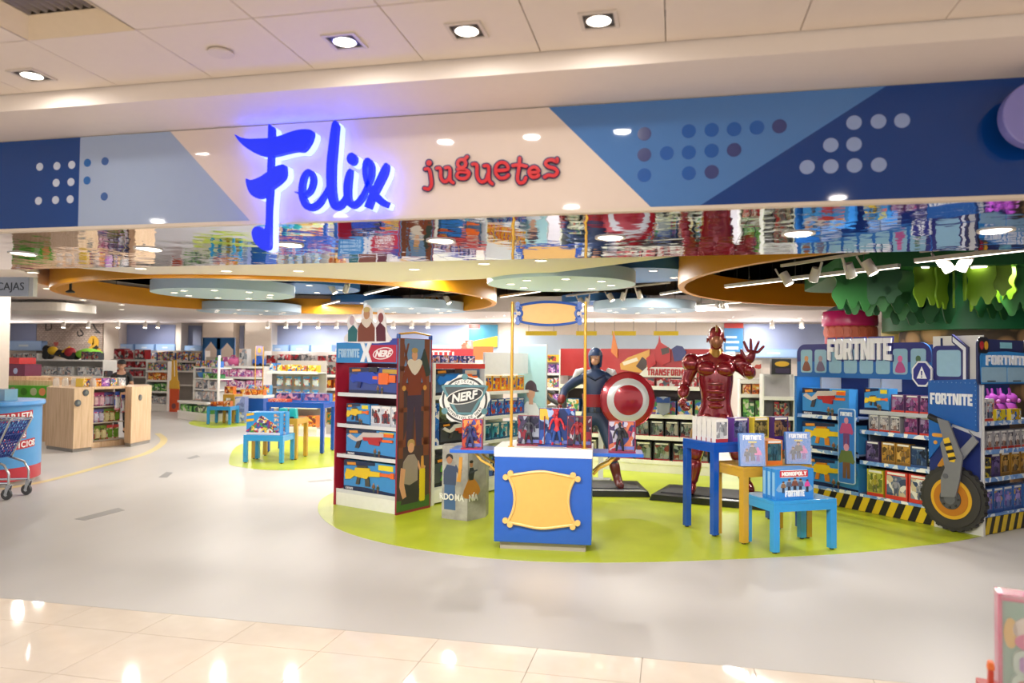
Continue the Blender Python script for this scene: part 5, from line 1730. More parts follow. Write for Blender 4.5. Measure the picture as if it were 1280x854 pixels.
for k, x in enumerate((.42, .6, .8)):
    put('plush', plush, RF.w(x, .16, 1.106), RF.rz + .2 * k, f'purple plush animal on the upper rear shelf, {ORD[k]} from the white packs', 'plush toy', 'purple plush on the bus rear')
put('yelbox', plain_box(.2, .12, .1, 'd8c22e', ['e0cc30', '3a6ab8', 'd8d8d0', 'c8a020']), RF.w(.3, .035, 1.106), RF.rz, 'low yellow and blue box before the purple plush animals', 'toy box')
put('yelbox', None, RF.w(.58, .035, 1.106), RF.rz, 'low yellow and blue box further along the upper rear shelf', 'toy box')
rowof(RF, .03, 1.25, .06, .822, 9, 'CLR', CLR, 'pale figure pack with red base', 'from the corner post, second rear shelf', 'toy box', 'pale packs on the bus rear')
for k in range(2):
    put('car_pack', plain_box(.19, .1, .1, 'c8b02a', ['3a3c40', '5a5a50', '2a2c30', 'd0b830'], band='d8c030'), RF.w(.03, .05, .547 + .102 * k), RF.rz, ['black and yellow car box lying lowest on the third rear shelf', 'black and yellow car box stacked on the lower one'][k], 'toy box', 'car boxes on the bus rear')
put('VIO', None, RF.w(.25, .06, .547), RF.rz, 'violet figure pack beside the stacked car boxes', 'toy box')
rowof(RF, .44, 1.2, .06, .547, 4, 'GLD', GLD, 'brown and gold figure pack', 'on the third rear shelf after the violet pack', 'toy box', 'gold packs on the bus rear')
rowof(RF, .1, 1.25, .06, .188, 6, 'LIL', figure_pack(.175, .25, .09, '3a6ab0', '3a5aa0', ['6a5a9a', '4a6ab0', 'c8a04a', '8a7ab0', '2c4a86'], fig=('8a7ab8', '5a6aa0')), 'blue and lilac figure pack', 'from the wheel along the lowest rear shelf', 'toy box', 'lilac packs on the bus rear')

# ------------------------------------------------------------------ two life-size display figures (plain, generic)


def hand(name, mat, parent, wrist, fwd, up, s=1, curl=.3, spread=.18, thumb=1):
    """palm, four unequal bent fingers and a thumb; fwd: the way the fingers point, up: back of the hand"""
    f, n = Vector(fwd).normalized(), Vector(up).normalized()
    sd = f.cross(n).normalized() * thumb
    w0 = Vector(wrist)
    J = {'w': (*w0, .026 * s, .021 * s), 'p': (*(w0 + f * .05 * s), .036 * s, .022 * s), 'k': (*(w0 + f * .09 * s), .034 * s, .02 * s)}
    E = [('w', 'p'), ('p', 'k')]
    for i, ln in enumerate((.07, .085, .08, .062)):
        off = (1.5 - i) * .021 * s
        d = (f + sd * (1.5 - i) * spread).normalized()
        b = w0 + f * .085 * s + sd * off
        pts = [b]
        for q in range(3):
            a = curl * (q + .6)
            dd = (d * cos(a) - n * sin(a))
            pts.append(pts[-1] + dd * ln * s * (.45, .33, .27)[q])
        ks = []
        for q, p in enumerate(pts):
            J[f'f{i}{q}'] = (*p, (.0115, .0105, .0095, .008)[q] * s)
            ks.append(f'f{i}{q}')
        E += [('k', ks[0])] + chain(*ks)
    b = w0 + f * .035 * s + sd * .034 * s
    pts = [b, b + (f * .7 + sd * .8).normalized() * .035 * s, b + (f * .95 + sd * .75).normalized() * .07 * s - n * .012 * s * (curl > .8)]
    for q, p in enumerate(pts):
        J[f't{q}'] = (*p, (.014, .012, .0095)[q] * s)
    E += [('p', 't0'), ('t0', 't1'), ('t1', 't2')]
    return skinned(name, J, E, mat, parent, 'p', sub=1)


def display_base(cx, cy, rz, W, D, lab, chev):
    t = empty('statue', (cx, cy, 0), rz, lab, 'statue')
    b = MB().prism([(-W / 2, 0), (W / 2, 0), (W / 2 - .03, .075), (-W / 2 + .03, .075)], -D / 2, D / 2).build('plinth', M('17181a', .35), t, bev=.004)
    MB().flat([(-.16, -D / 2 + .012), (W / 2 - .05, -D / 2 + .012), (W / 2 - .12, -D / 2 + .1), (-.1, -D / 2 + .1)], .074, .079).build('silver_inlay', M('c4c6c8', .25, .6), b)
    MB().bx(-W / 2 + .1, W / 2 - .1, -D / 2 + .16, D / 2 - .06, .075, .085).build('black_deck', M('222326', .5), b)
    return t


# --- blue suited figure with a round shield
bx_, by_ = -.98, 9.62
S1 = display_base(bx_, by_, R(12), 1.3, .82, 'life-size figure in a dark blue suit holding a round red shield, behind the counter', 1)
piv = empty('body_pose', (0, 0, 0), -R(12) + R(6))
piv.parent = S1
NVY = M('1d3358', .45)
J = {'pelvis': (0, 0, 1.0, .14, .105), 'waist': (0, 0, 1.13, .135, .1), 'chest': (0, .01, 1.36, .185, .125), 'collar': (0, .02, 1.5, .1, .08), 'neck': (0, .01, 1.57, .06), 'skull': (0, -.005, 1.68, .075, .085),
     'hl': (-.1, 0, .93, .1, .11), 'kl': (-.17, .0, .56, .07), 'al': (-.22, .06, .18, .05), 'fl': (-.235, -.02, .12, .048), 'tl': (-.25, -.13, .11, .042),
     'hr': (.1, 0, .93, .1, .11), 'kr': (.2, -.06, .56, .07), 'ar': (.29, -.05, .18, .05), 'fr': (.31, -.13, .12, .048), 'tr': (.335, -.24, .11, .042),
     'sl': (-.2, .02, 1.46, .082), 'el': (-.4, .06, 1.3, .058), 'wl': (-.45, -.08, 1.12, .044), 'sr': (.2, .02, 1.46, .082), 'er': (.37, -.02, 1.27, .058), 'wr': (.36, -.2, 1.22, .044)}
E = chain('pelvis', 'waist', 'chest', 'collar', 'neck', 'skull') + chain('pelvis', 'hl', 'kl', 'al', 'fl', 'tl') + chain('pelvis', 'hr', 'kr', 'ar', 'fr', 'tr') + chain('collar', 'sl', 'el', 'wl') + chain('collar', 'sr', 'er', 'wr')
body = skinned('body', J, E, NVY, piv, 'pelvis', loc=(0, 0, -.0))
BOOT = M('5c2420', .35)
for s in ('l', 'r'):
    Jb = {k: (*J[k + s][:3], J[k + s][3] * m) for k, m in (('a', 1.22), ('f', 1.1), ('t', 1.12))}
    kx = Vector(J['k' + s][:3])
    ax = Vector(J['a' + s][:3])
    up = ax + (kx - ax) * .62
    Jb['u'] = (*up, .083)
    skinned('boot', Jb, chain('u', 'a', 'f', 't'), BOOT, piv, 'a')
    MB().tube([tuple(ax + (kx - ax) * .6), tuple(ax + (kx - ax) * .68)], .092, 16).build('boot_cuff', M('6f2c26', .4), piv, smooth=True)
    e_, w_ = Vector(J['e' + s][:3]), Vector(J['w' + s][:3])
    skinned('glove', {'a': (*(e_ + (w_ - e_) * .35), .062), 'b': (*(e_ + (w_ - e_) * .7), .054), 'c': (*w_, .044)}, chain('a', 'b', 'c'), M('7a2426', .4), piv, 'a')
hand('hand', M('7a2426', .4), piv, J['wl'][:3], (.0, -.35, -1), (-1, .1, 0), 1.15, .75, .05, -1)
hand('hand', M('7a2426', .4), piv, J['wr'][:3], (.2, -.6, -.4), (0, -.6, .6), 1.1, .9, .05, 1)
MB().lathe([(.155, 1.02), (.158, 1.05), (.152, 1.09)], n=24, sy=.78).build('belt', M('23262c', .4), piv, smooth=True)
for i in range(6):
    a = R(-160 + 28 * i)
    MB().bx(-.022, .022, -.02, .012, 1.025, 1.085).build('belt_pouch', M('2c3f5e', .4), piv, (.152 * cos(a), .12 * sin(a), 0), a + pi / 2)
MB().lathe([(.148, 1.09), (.155, 1.16), (.17, 1.25)], (0, 0, 0), n=28, sy=.76).build('midriff_band', M('9a2430', .4), piv, smooth=True)
for sx in (-1, 1):
    MB().tube([(sx * .15, .015, 1.565), (sx * .225, -.01, 1.53), (sx * .28, .0, 1.46)], [.03, .05, .02], 10).build('shoulder_strap', M('c9cbd0', .4), piv, smooth=True)
mb = MB()
mb.tube([(-.12, -.06, 1.5), (0, -.105, 1.44), (.12, -.06, 1.5)], .018, 8)
mb.build('chest_seam', M('14243f', .5), piv, smooth=True)


def head(parent, c, rz, hood, skin, visor=None, s=1):
    h = empty('head', c, rz)
    h.parent = parent
    if skin:
        mb = MB().ball((0, 0, .02), .078 * s, .09 * s, .112 * s, 20)
        mb.ball((0, -.055 * s, -.045 * s), .05 * s, .04 * s, .05 * s, 14)
        mb.build('face', skin, h, smooth=True)
        MB().add([(-.012, -.086, -.02), (.012, -.086, -.02), (0, -.11, -.022), (0, -.086, .025)], [(0, 1, 2), (1, 3, 2), (3, 0, 2), (0, 3, 1)]).build('nose', skin, h)
        MB().ball((0, -.088, -.052), .022, .008, .006, 10).build('mouth', M('9a5a50', .5), h, smooth=True)
        for sx in (-1, 1):
            MB().ball((sx * .03, -.08, .015), .013, .008, .007, 8).build('eye', M('f0ece8', .3), h, smooth=True)
            MB().ball((sx * .03, -.087, .015), .006, .004, .006, 8).build('pupil', M('2a2018', .3), h, smooth=True)
            MB().ball((sx * .08, .01, .0), .012, .022, .03, 8).build('ear', skin, h, smooth=True)
    return h


h1 = head(piv, (0, -.012, 1.72), R(-8), None, M('c89678', .5))
# plain blue hood over the skull, open at the face
mb = MB()
prof = []
n = 20
for i in range(9):
    a = pi / 2 * i / 8
    prof.append((max(.002, .092 * cos(a)), .03 + .108 * sin(a)))
mb.lathe([(.094, .03)] + prof[1:], n=24, sy=1.12)
mb.build('hood', NVY, h1, smooth=True)
mb = MB()
for a0 in range(-40, 221, 10):
    a, b = R(a0), R(a0 + 10)
    mb.add([(.095 * cos(a), .106 * sin(a), .035), (.095 * cos(b), .106 * sin(b), .035), (.08 * cos(b), .092 * sin(b), -.12), (.08 * cos(a), .092 * sin(a), -.12)], [(0, 1, 2, 3)])
mb.build('hood_back', NVY, h1, smooth=True)
# shield: a plain dished disc, rim and pale ring
sh = empty('shield', (.40, -.34, 1.2), R(14))
sh.parent = piv
rr = .345
prof = [(.001, -.055)] + [(rr * q / 8, -.055 * (1 - (q / 8) ** 2)) for q in range(1, 9)] + [(rr, .012), (rr * .5, -.02), (.001, -.03)]
o = MB().lathe(prof, n=48).build('disc', M('a3202c', .18, .25, coat=.6), sh, smooth=True, rot=(pi / 2, 0, 0))
o.rotation_euler = (-pi / 2, 0, 0)
rp = lambda r: -.055 * (1 - (r / rr) ** 2)
mb = MB()
for r0, r1 in ((.2, .27),):
    mb.lathe([(r0, rp(r0) - .002), ((r0 + r1) / 2, rp((r0 + r1) / 2) - .003), (r1, rp(r1) - .002), (r1, rp(r1) + .003), (r0, rp(r0) + .003)], n=48)
o = mb.build('pale_ring', M('cfcfd2', .2, .3), sh, smooth=True)
o.rotation_euler = (-pi / 2, 0, 0)
MB().tube([(-.1, .02, -.02), (-.03, .05, 0), (.08, .03, .04)], .012, 8).build('arm_strap', M('5a3a26', .6), sh, smooth=True)
MB().tube([(rr * cos(2 * pi * i / 48), .0, rr * sin(2 * pi * i / 48)) for i in range(49)], .008, 8).build('rim', M('8c1a26', .2, .4), sh, smooth=True)

# --- red armoured figure with a raised open hand
bx_, by_ = .52, 9.42
S2 = display_base(bx_, by_, R(-14), 1.42, .86, 'life-size glossy red armoured figure raising one open hand, behind the blue tables', 1)
piv = empty('body_pose', (0, 0, 0), R(14) + R(-4))
piv.parent = S2
REDA = M('7d1420', .16, .35, coat=.9)
GLDA = M('9c7430', .28, .55, coat=.3)
J = {'pelvis': (0, 0, 1.02, .15, .12), 'waist': (0, 0, 1.17, .175, .12), 'ribs': (0, 0, 1.34, .215, .145), 'chest': (0, .0, 1.55, .235, .165), 'collar': (0, .02, 1.72, .11, .09), 'neck': (0, .0, 1.8, .07), 'skull': (0, -.01, 1.94, .08, .09),
     'hl': (-.14, 0, .95, .12, .13), 'kl': (-.235, -.06, .56, .085), 'al': (-.28, -.08, .2, .062), 'fl': (-.285, -.18, .135, .056), 'tl': (-.3, -.29, .12, .05),
     'hr': (.12, 0, .95, .12, .13), 'kr': (.24, .06, .57, .085), 'ar': (.36, .26, .2, .062), 'fr': (.39, .17, .135, .056), 'tr': (.42, .06, .12, .05),
     'sl': (-.27, .02, 1.66, .1), 'el': (-.37, .04, 1.4, .07), 'wl': (-.4, -.13, 1.24, .052), 'sr': (.27, .02, 1.66, .1), 'er': (.4, -.12, 1.52, .07), 'wr': (.37, -.36, 1.62, .052)}
E = chain('pelvis', 'waist', 'ribs', 'chest', 'collar', 'neck', 'skull') + chain('pelvis', 'hl', 'kl', 'al', 'fl', 'tl') + chain('pelvis', 'hr', 'kr', 'ar', 'fr', 'tr') + chain('collar', 'sl', 'el', 'wl') + chain('collar', 'sr', 'er', 'wr')
skinned('body', J, E, REDA, piv, 'pelvis')
for s, th in (('l', -1), ('r', 1)):
    h_, k_, a_ = (Vector(J[q + s][:3]) for q in ('h', 'k', 'a'))
    skinned('thigh_plate', {'a': (*(h_ + (k_ - h_) * .12), .16), 'b': (*(h_ + (k_ - h_) * .55), .135), 'c': (*(h_ + (k_ - h_) * .86), .1)}, chain('a', 'b', 'c'), GLDA, piv, 'a')
    MB().ball(tuple(k_ + Vector((0, -.035, 0))), .078, .07, .095, 14).build('knee_cap', REDA, piv, smooth=True)
    skinned('shin_plate', {'a': (*(k_ + (a_ - k_) * .15), .092), 'b': (*(k_ + (a_ - k_) * .45), .1), 'c': (*(k_ + (a_ - k_) * .85), .075), 'd': (*a_, .076)}, chain('a', 'b', 'c', 'd'), REDA, piv, 'a')
    f_, t_ = Vector(J['f' + s][:3]), Vector(J['t' + s][:3])
    skinned('boot', {'a': (*a_, .075), 'b': (*f_, .068), 'c': (*t_, .058)}, chain('a', 'b', 'c'), REDA, piv, 'a')
    s_, e_, w_ = (Vector(J[q + s][:3]) for q in ('s', 'e', 'w'))
    MB().ball(tuple(s_ + Vector((.02 * th, 0, .01))), .125, .125, .12, 18).build('shoulder_guard', REDA, piv, smooth=True)
    skinned('upper_arm_plate', {'a': (*(s_ + (e_ - s_) * .4), .082), 'b': (*(s_ + (e_ - s_) * .75), .076)}, [('a', 'b')], GLDA, piv, 'a')
    skinned('forearm_plate', {'a': (*(e_ + (w_ - e_) * .1), .078), 'b': (*(e_ + (w_ - e_) * .5), .085), 'c': (*(e_ + (w_ - e_) * .95), .06)}, chain('a', 'b', 'c'), REDA, piv, 'a')
hand('hand', REDA, piv, J['wl'][:3], (.15, -.55, -.7), (-.8, -.3, .2), 1.35, .95, .04, -1)
hand('hand', M('6e1520', .25, .3, coat=.5), piv, (.39, -.40, 1.66), (.18, -.1, 1), (.1, 1, .1), 1.75, .1, .42, 1)
MB().ball((.38, -.28, 1.58), .05, .06, .05, 12).build('wrist_plate', M('c7c3b0', .3, .4), piv, smooth=True)
for sx in (-1, 1):
    MB().ball((sx * .105, -.085, 1.6), .125, .095, .1, 18).build('chest_plate', REDA, piv, smooth=True)
    MB().ball((sx * .09, -.02, 1.0), .11, .12, .09, 14).build('hip_plate', REDA, piv, smooth=True)
for k, z in enumerate((1.42, 1.33, 1.24, 1.15)):
    MB().ball((0, -.06, z), .15 - .012 * k, .085, .055, 18).build('belly_plate', REDA if k % 2 else M('6a131c', .2, .35, coat=.8), piv, smooth=True)
MB().lathe([(.1, 1.74), (.088, 1.8), (.08, 1.84)], (0, .005, 0), n=24).build('collar_ring', GLDA, piv, smooth=True)
hh = empty('head', (0, -.015, 1.96), R(6))
hh.parent = piv
mb = MB().ball((0, .005, .03), .1, .118, .13, 24).ball((0, -.035, -.06), .075, .07, .075, 18)
mb.build('helmet', REDA, hh, smooth=True)
MB().ball((0, -.05, -.02), .075, .075, .105, 20).build('plain_faceplate', M('8f5a3c', .3, .4, coat=.3), hh, smooth=True)
MB().tube([(0, -.11, .09), (0, -.06, .16), (0, .04, .165), (0, .11, .08)], .014, 8).build('crest', GLDA, hh, smooth=True)
for sx in (-1, 1):
    MB().cyl((sx * .095, .0, -.01), (sx * .115, .0, -.01), .03, .026, 16).build('ear_disc', REDA, hh, smooth=True)

# ================================================================== BACKGROUND
BW = lambda u, v, d=.0: pix(u, v, Y=YB - d)
wb = bpy.data.objects['wall_back']


def wallrect(name, u0, u1, v0, v1, mat, d0=.03, parent=None):
    a, b = BW(u0, v1, d0), BW(u1, v0, d0)
    vc = (v0 + v1) / 2
    z0, z1 = BW((u0 + u1) / 2, v1, d0).z, BW((u0 + u1) / 2, v0, d0).z
    return MB().bx(a.x, b.x, YB - d0, YB - (.034 if parent is None else 0), z0, z1).build(name, mat, parent), (a.x, b.x, z0, z1)


for u0, u1, v0, v1, c in ((10, 46, 388, 427, '8a94b4'), (147, 219, 406, 432, '8e97b8'), (225, 252, 407, 432, '8790ae'), (290, 305, 407, 436, '8f99b6'), (338, 586, 407, 436, '98a4c4'), (605, 905, 419, 452, 'bdd0e2'), (930, 1034, 405, 440, '98a3c2')):
    wallrect('wall_panel', u0, u1, v0, v1, M(c, .45, var=.05, scale=3), .03, wb)


def _brick(n, l, b):
    tc = n.new('ShaderNodeTexCoord')
    mp = n.new('ShaderNodeMapping')
    mp.inputs['Rotation'].default_value = (pi / 2, 0, 0)
    br = n.new('ShaderNodeTexBrick')
    br.inputs['Scale'].default_value = 3.2
    br.inputs['Color1'].default_value = lin('b8a89c')
    br.inputs['Color2'].default_value = lin('a3938a')
    br.inputs['Mortar'].default_value = lin('7d7068')
    br.inputs['Mortar Size'].default_value = .03
    l.new(tc.outputs['Object'], mp.inputs['Vector'])
    l.new(mp.outputs[0], br.inputs['Vector'])
    l.new(br.outputs['Color'], b.inputs['Base Color'])
    bp = n.new('ShaderNodeBump')
    bp.inputs['Distance'].default_value = .03
    l.new(br.outputs['Fac'], bp.inputs['Height'])
    bp.invert = True
    l.new(bp.outputs[0], b.inputs['Normal'])


bwp, _ = wallrect('brick_facing', 45, 129, 386, 446, nodemat('painted_brick', .7, _brick), .06, wb)
gr = MB()


def gline(pts, w_, m):
    q = [BW(u, v, .065) for u, v in pts]
    stroke(gr, [(p.x, p.z) for p in q], [w_] * len(q), YB - .068 - .001 * m, YB - .06, m, k=4)


gline([(61, 388), (62, 394), (68, 398), (72, 389)], .12, 0)
gline([(57, 412), (58, 402), (63, 400), (64, 411), (57, 413)], .05, 1)
gline([(60, 401), (63, 396), (70, 400)], .05, 1)
gline([(75, 400), (84, 412), (92, 404), (95, 398)], .09, 2)
gline([(97, 414), (98, 420), (104, 418), (100, 412)], .06, 1)
gline([(115, 402), (120, 412), (125, 416), (118, 415)], .06, 1)
gline([(68, 428), (70, 432), (72, 428)], .1, 3)
gline([(113, 430), (116, 424), (120, 428), (116, 436), (112, 438)], .28, 4)
gline([(119, 437), (123, 440), (125, 445)], .28, 4)
gline([(116, 437), (119, 436), (122, 433)], .16, 5)
pq = [BW(u, v, .065) for u, v in ((63, 391), (72, 389), (70, 402), (64, 400))]
gr.prism([(p.x, p.z) for p in pq], YB - .07, YB - .06, 0)
gr.build('painted_scribble', [M(c, .6) for c in ('b5202a', '3a3634', 'c8b8ac', 'c0605a', 'd0a02a', '1e1c1a')], wb)
for u0, u1, c in ((129, 147, 'e6d9cb'), (219, 225, 'e4dace'), (252, 290, 'e6d8c8'), (305, 338, 'e9e0d2')):
    a, b = BW(u0, 430, .5), BW(u1, 430, .5)
    MB().bx(a.x, b.x, YB - .45, YB, 0, 3.0).build('pilaster', M(c, .55), wb)
LBX = M('8fb4e4', .3, coat=.2)
k = 0
for u0, u1, v0, v1, wh in ((8, 52, 426, 438, 'below the grey panel next to the graffiti bricks'), (142, 167, 430, 439, 'nearest the cashier cap on the back wall'), (168, 193, 430, 439, 'middle one of three behind the cashier'), (194, 219, 430, 439, 'last of three behind the cashier'),
                           (230, 252, 432, 441, 'by the dark blue house cut-out'), (334, 361, 431, 442, 'first of three behind the car packs'), (362, 387, 431, 442, 'second of three behind the car packs'), (388, 415, 431, 442, 'third of three behind the car packs'),
                           (535, 586, 430, 441, 'behind the arched rail of the red display'), (938, 998, 436, 447, 'behind the raised red hand')):
    a, b = BW(u0, v1, .35), BW(u1, v1, .35)
    z0, z1 = BW(u0, v1, .35).z, BW(u0, v0, .35).z
    t = empty('category_sign', ((a.x + b.x) / 2, YB - .35, z0), 0, 'light blue box sign ' + wh, 'sign', 'light blue box signs on the back wall')
    W2 = (b.x - a.x) / 2 - .02
    MB().bx(-W2, W2, 0, .32, 0, z1 - z0).build('box', LBX, t)
    MB().bx(-W2 + .03, W2 - .03, -.006, 0, .03, z1 - z0 - .03).build('face', M('a3c4ee', .3), t)
    MB().bx(-W2 * .3, W2 * .25, -.01, -.006, (z1 - z0) * .4, (z1 - z0) * .6).build('pale_mark', M('dbe7f6', .4), t)
for k, (u0, u1) in enumerate(((657, 696), (720, 746), (765, 795), (817, 848))):
    a, b = pix(u0, 419, Y=23), pix(u1, 419, Y=23)
    z0, z1 = pix(u0, 419.5, Y=23).z, pix(u0, 414, Y=23).z
    t = empty('hanging_banner', ((a.x + b.x) / 2, 23, z0), 0, 'plain yellow strip banner hung near the back wall, ' + ('behind the plaque board', 'next to the second gold post', 'above the shield figure', 'beside the red figure')[k], 'banner', 'yellow strip banners')
    W2 = (b.x - a.x) / 2
    MB().bx(-W2, W2, 0, .02, 0, z1 - z0).build('strip', M('e3c81e', .4), t)
    for s_ in (-1, 1):
        MB().cyl((s_ * W2 * .8, .01, z1 - z0), (s_ * W2 * .8, .01, 3.02 - z0), .008, n=6).build('cord', M('888888', .5), t)
a, r4 = wallrect('promo_banner', 905, 929, 404, 440, M('3d7fb4', .4), .08)
tag(a, 'blue banner with red top edge and pale lines on the back wall', 'banner')
MB().bx(r4[0], r4[1], YB - .09, YB - .08, r4[3] - .16, r4[3]).build('red_edge', M('b8342c', .4), a)
for k, (w_, dz, hh) in enumerate(((.7, .42, .07), (.85, .58, .07), (.8, .76, .1), (.6, .92, .09))):
    MB().bx(r4[0] + .05, r4[0] + .05 + w_ * (r4[1] - r4[0] - .1), YB - .088, YB - .08, r4[3] - dz - hh, r4[3] - dz).build('pale_line', M('c8dcec', .4), a)
a, r4 = wallrect('promo_banner', 586, 622, 406, 434, M('3f86a4', .4), .1)
tag(a, 'teal and yellow banner with a red corner on the back wall', 'banner')
w_, h_ = r4[1] - r4[0], r4[3] - r4[2]
MB().bx(r4[0], r4[0] + w_ * .38, YB - .11, YB - .1, r4[3] - h_ * .17, r4[3]).build('red_corner', M('c0352c', .4), a)
MB().prism([(r4[0], r4[2]), (r4[1], r4[2]), (r4[1], r4[2] + h_ * .5), (r4[0], r4[2] + h_ * .22)], YB - .11, YB - .1).build('yellow_wave', M('d8b83a', .4), a)

# ------------------------------------------------------------------ generic shelving and its filling
PAL = {
    'red': ('a8262c', ['b5262e', 'd8d0cc', '8a1c24', 'c8505a', '50565e']),
    'mix': ('5a5f6a', ['b8443c', '3f6fb8', 'd8c89a', '4a8a5a', 'e0dcd4', '7a4a86', 'd89a3a']),
    'pink': ('c85a90', ['d87aa8', 'e8c0d4', 'a84a86', 'f0e0e4', '8a5aa0']),
    'blue': ('2f6fb8', ['3a84cc', '1f4f98', 'e0d8c8', '8ab8dc', 'd87a3a']),
    'white': ('d8d6d2', ['e4e2de', 'b8b8ba', '8a8e96', 'c8a89a', '5a5e66']),
    'dark': ('3a3c42', ['4a4c52', '2a2c30', '7a3a34', '6a6e76', '9a8a6a', 'a02a30']),
    'orange': ('d8742a', ['e07a2a', 'c8551f', 'e8b84a', '7a3a2a', 'f0d8b0']),
    'green': ('5a9a4a', ['6ab04a', '3a7a4a', 'd8dcc0', '8ac86a', '4a5a4a']),
    'purple': ('6a4a9a', ['8a5ab0', 'c88ac8', '4a3a80', 'e0c8e0', 'b85a9a']),
    'yellow': ('d8b82e', ['e0c43a', 'c8902a', '3a5a9a', 'f0e4b0', 'b8502a']),
    'sky': ('4a9ad0', ['5aa8dc', 'd8e4ec', '2f78b8', 'c84a3a', 'e8c84a']),
}
NB = [0]


def shelving(name, fr, L, D, zs, Htop, lab, mat=SHELFW, back='cfccc6', z0=0, ends=True):
    t = empty(name, fr.w(0, 0), fr.rz, lab, 'shelving')
    MB().bx(0, L, 0, D, z0, zs[0] - .005).build('base', M('e6e2da', .4), t)
    MB().bx(0, L, D - .03, D, zs[0] - .005, Htop).build('back_panel', M(back, .5), t)
    if ends:
        for x in (-.02, L):
            MB().bx(x, x + .02, 0, D, 0, Htop).build('side_panel', mat, t)
    for z in zs:
        MB().bx(.0, L, 0, D - .03, z - .02, z).build('shelf', mat, t)
        MB().bx(.0, L, -.014, 0, z - .035, z + .025).build('price_strip', M('e9e6df', .35), t)
    return t


def fill_row(fr, x0, x1, z, hs, pal, n, lab, where, D=.18, y=.02, group=None, name='toy_box', vary=True):
    """n boxes side by side; three box shapes per palette, dealt out in turn"""
    w_ = (x1 - x0) / n
    side, cols = PAL[pal]
    for i in range(n):
        k = (NB[0] + i) % 3 if vary else 0
        hh = hs * (1, .86, .94)[k]
        ww = w_ * (.94, .84, .9)[k]
        key = (name, pal, round(ww, 2), round(hh, 2), k)
        put(key, plain_box(ww, hh, D, side if k != 1 else cols[1], cols, sc=4.2 / max(ww, .2), name=name, band=cols[(k + 2) % len(cols)] if k else None), fr.w(x0 + w_ * i + random.uniform(0, .02), y + random.uniform(0, .02), z), fr.rz + random.uniform(-.03, .03),
            f'{lab}, {ORD[i]} {where}', 'toy box', group or (lab + ' ' + where)[:60])
    NB[0] += 1


def fr_at(u0, u1, Y, v=470):
    a, b = pix(u0, v, Y=Y), pix(u1, v, Y=Y)
    return Fr(a.x, a.y, 0), b.x - a.x


ZV = lambda v, Y, u=300: pix(u, v, Y=Y).z

# transformer-type robot shelves behind the two figures
TF, TL = frame2(pix(700, 500, Y=11.75), pix(893, 500, Y=11.35))
shelving('robot_shelving', TF, TL, .45, (.165, .53, .86, 1.29), 1.86, 'white shelving with red header and robot boxes behind the two life-size figures', back='5a4c4a')
rt = bpy.data.objects['robot_shelving']
MB().bx(.0, TL, .02, .06, 1.45, 1.88).build('red_header', M('b02a2e', .35), rt)
x0, x1 = TF.px(806, 460)[0], TF.px(862, 460)[0]
lb = MB().prism([(x0 - .12, 1.45), (x1 + .1, 1.45), (x1 + .1, 1.6), (x0 + .03, 1.6)], -.01, .02).build('label_board', M('e4e2de', .35), rt)
wl = MB()
word(wl, 'TRANSFORMERS', x0 + .04, 1.475, (x1 - x0) * 1.06, .1, -.018, -.01, gap=.12)
wl.build('lettering', M('b02a2c', .35), lb)


# plain generic vehicle art and crests cut out over the header
def cutout(polys, parent, mats, y=-.005):
    mb = MB()
    for k, (pts, m) in enumerate(polys):
        mb.prism([TF.px(*p) for p in pts], y - .002 * k, y + .02, m)
    return mb.build('cut_out_print', mats, parent)


cutout([([(775, 455), (785, 447), (812, 437), (812, 462), (800, 466), (776, 462)], 0), ([(795, 458), (803, 446), (810, 452), (806, 466)], 1), ([(778, 453), (796, 447), (798, 451), (780, 457)], 2),
        ([(817, 440), (823, 428), (824, 419), (826, 428), (838, 436), (838, 452), (828, 457), (818, 450)], 3), ([(826, 436), (836, 434), (837, 441), (828, 444)], 1),
        ([(840, 436), (846, 432), (853, 433), (858, 440), (855, 450), (843, 452)], 4), ([(767, 414), (772, 436), (772, 448), (764, 440)], 5), ([(808, 448), (818, 440), (820, 455), (810, 462)], 3)],
       rt, [M(c, .35) for c in ('d8a04a', '4a3a38', 'e8dcc8', 'b8282c', '3a3f7a', 'd87a3a')])
fill_row(TF, .9, TL - .05, 1.29, .15, 'red', 7, 'small red robot box', 'along the top robot shelf', group='robot boxes on the top shelf')
fill_row(TF, .1, TL - .05, .86, .26, 'mix', 9, 'robot toy box', 'along the second robot shelf', group='robot boxes on the second shelf')
DR = figure_pack(.2, .25, .1, '33353a', 'a02a30', ['4a5450', '8a9294', '2a2c32', '7a3430', '9a9488'], fig=('6a7a72', '8a8f92'))
rowof(TF, .08, TL - .05, .04, .53, 10, 'robot_pack', DR, 'dark robot window pack', 'along the third robot shelf', 'toy box', 'dark robot packs on the third shelf')
DR2 = figure_pack(.24, .29, .1, '33353a', 'a02a30', ['4a5a44', '8a948a', '2a3034', '7a3a34', '9a9484'], fig=('5f6f58', '8a8f92'))
rowof(TF, .08, TL - .05, .04, .165, 8, 'robot_pack_low', DR2, 'dark and green robot window pack', 'along the lowest robot shelf', 'toy box', 'robot packs on the lowest shelf')
c0 = TF.px(830, 497)
t = empty('toy_mask', TF.w(c0[0] + .0, -.03, .865), TF.rz, 'blue and silver toy mask box standing on the second robot shelf', 'toy')
MB().prism([(-.09, .06), (.0, .0), (.09, .06), (.1, .26), (.05, .29), (-.05, .29), (-.1, .26)], -.03, .03).build('face', M('8a8f9a', .35), t, bev=.005)
MB().prism([(-.1, .2), (.1, .2), (.1, .29), (.03, .27), (0, .24), (-.03, .27), (-.1, .29)], -.04, -.03).build('brow', M('2f4a8a', .3), t)
t = empty('arrow_sign', pix(751, 560, Y=10.55).to_tuple(), 0, 'white upward arrow sign between the shield figure and the gold post', 'sign')
t.location.z = 0
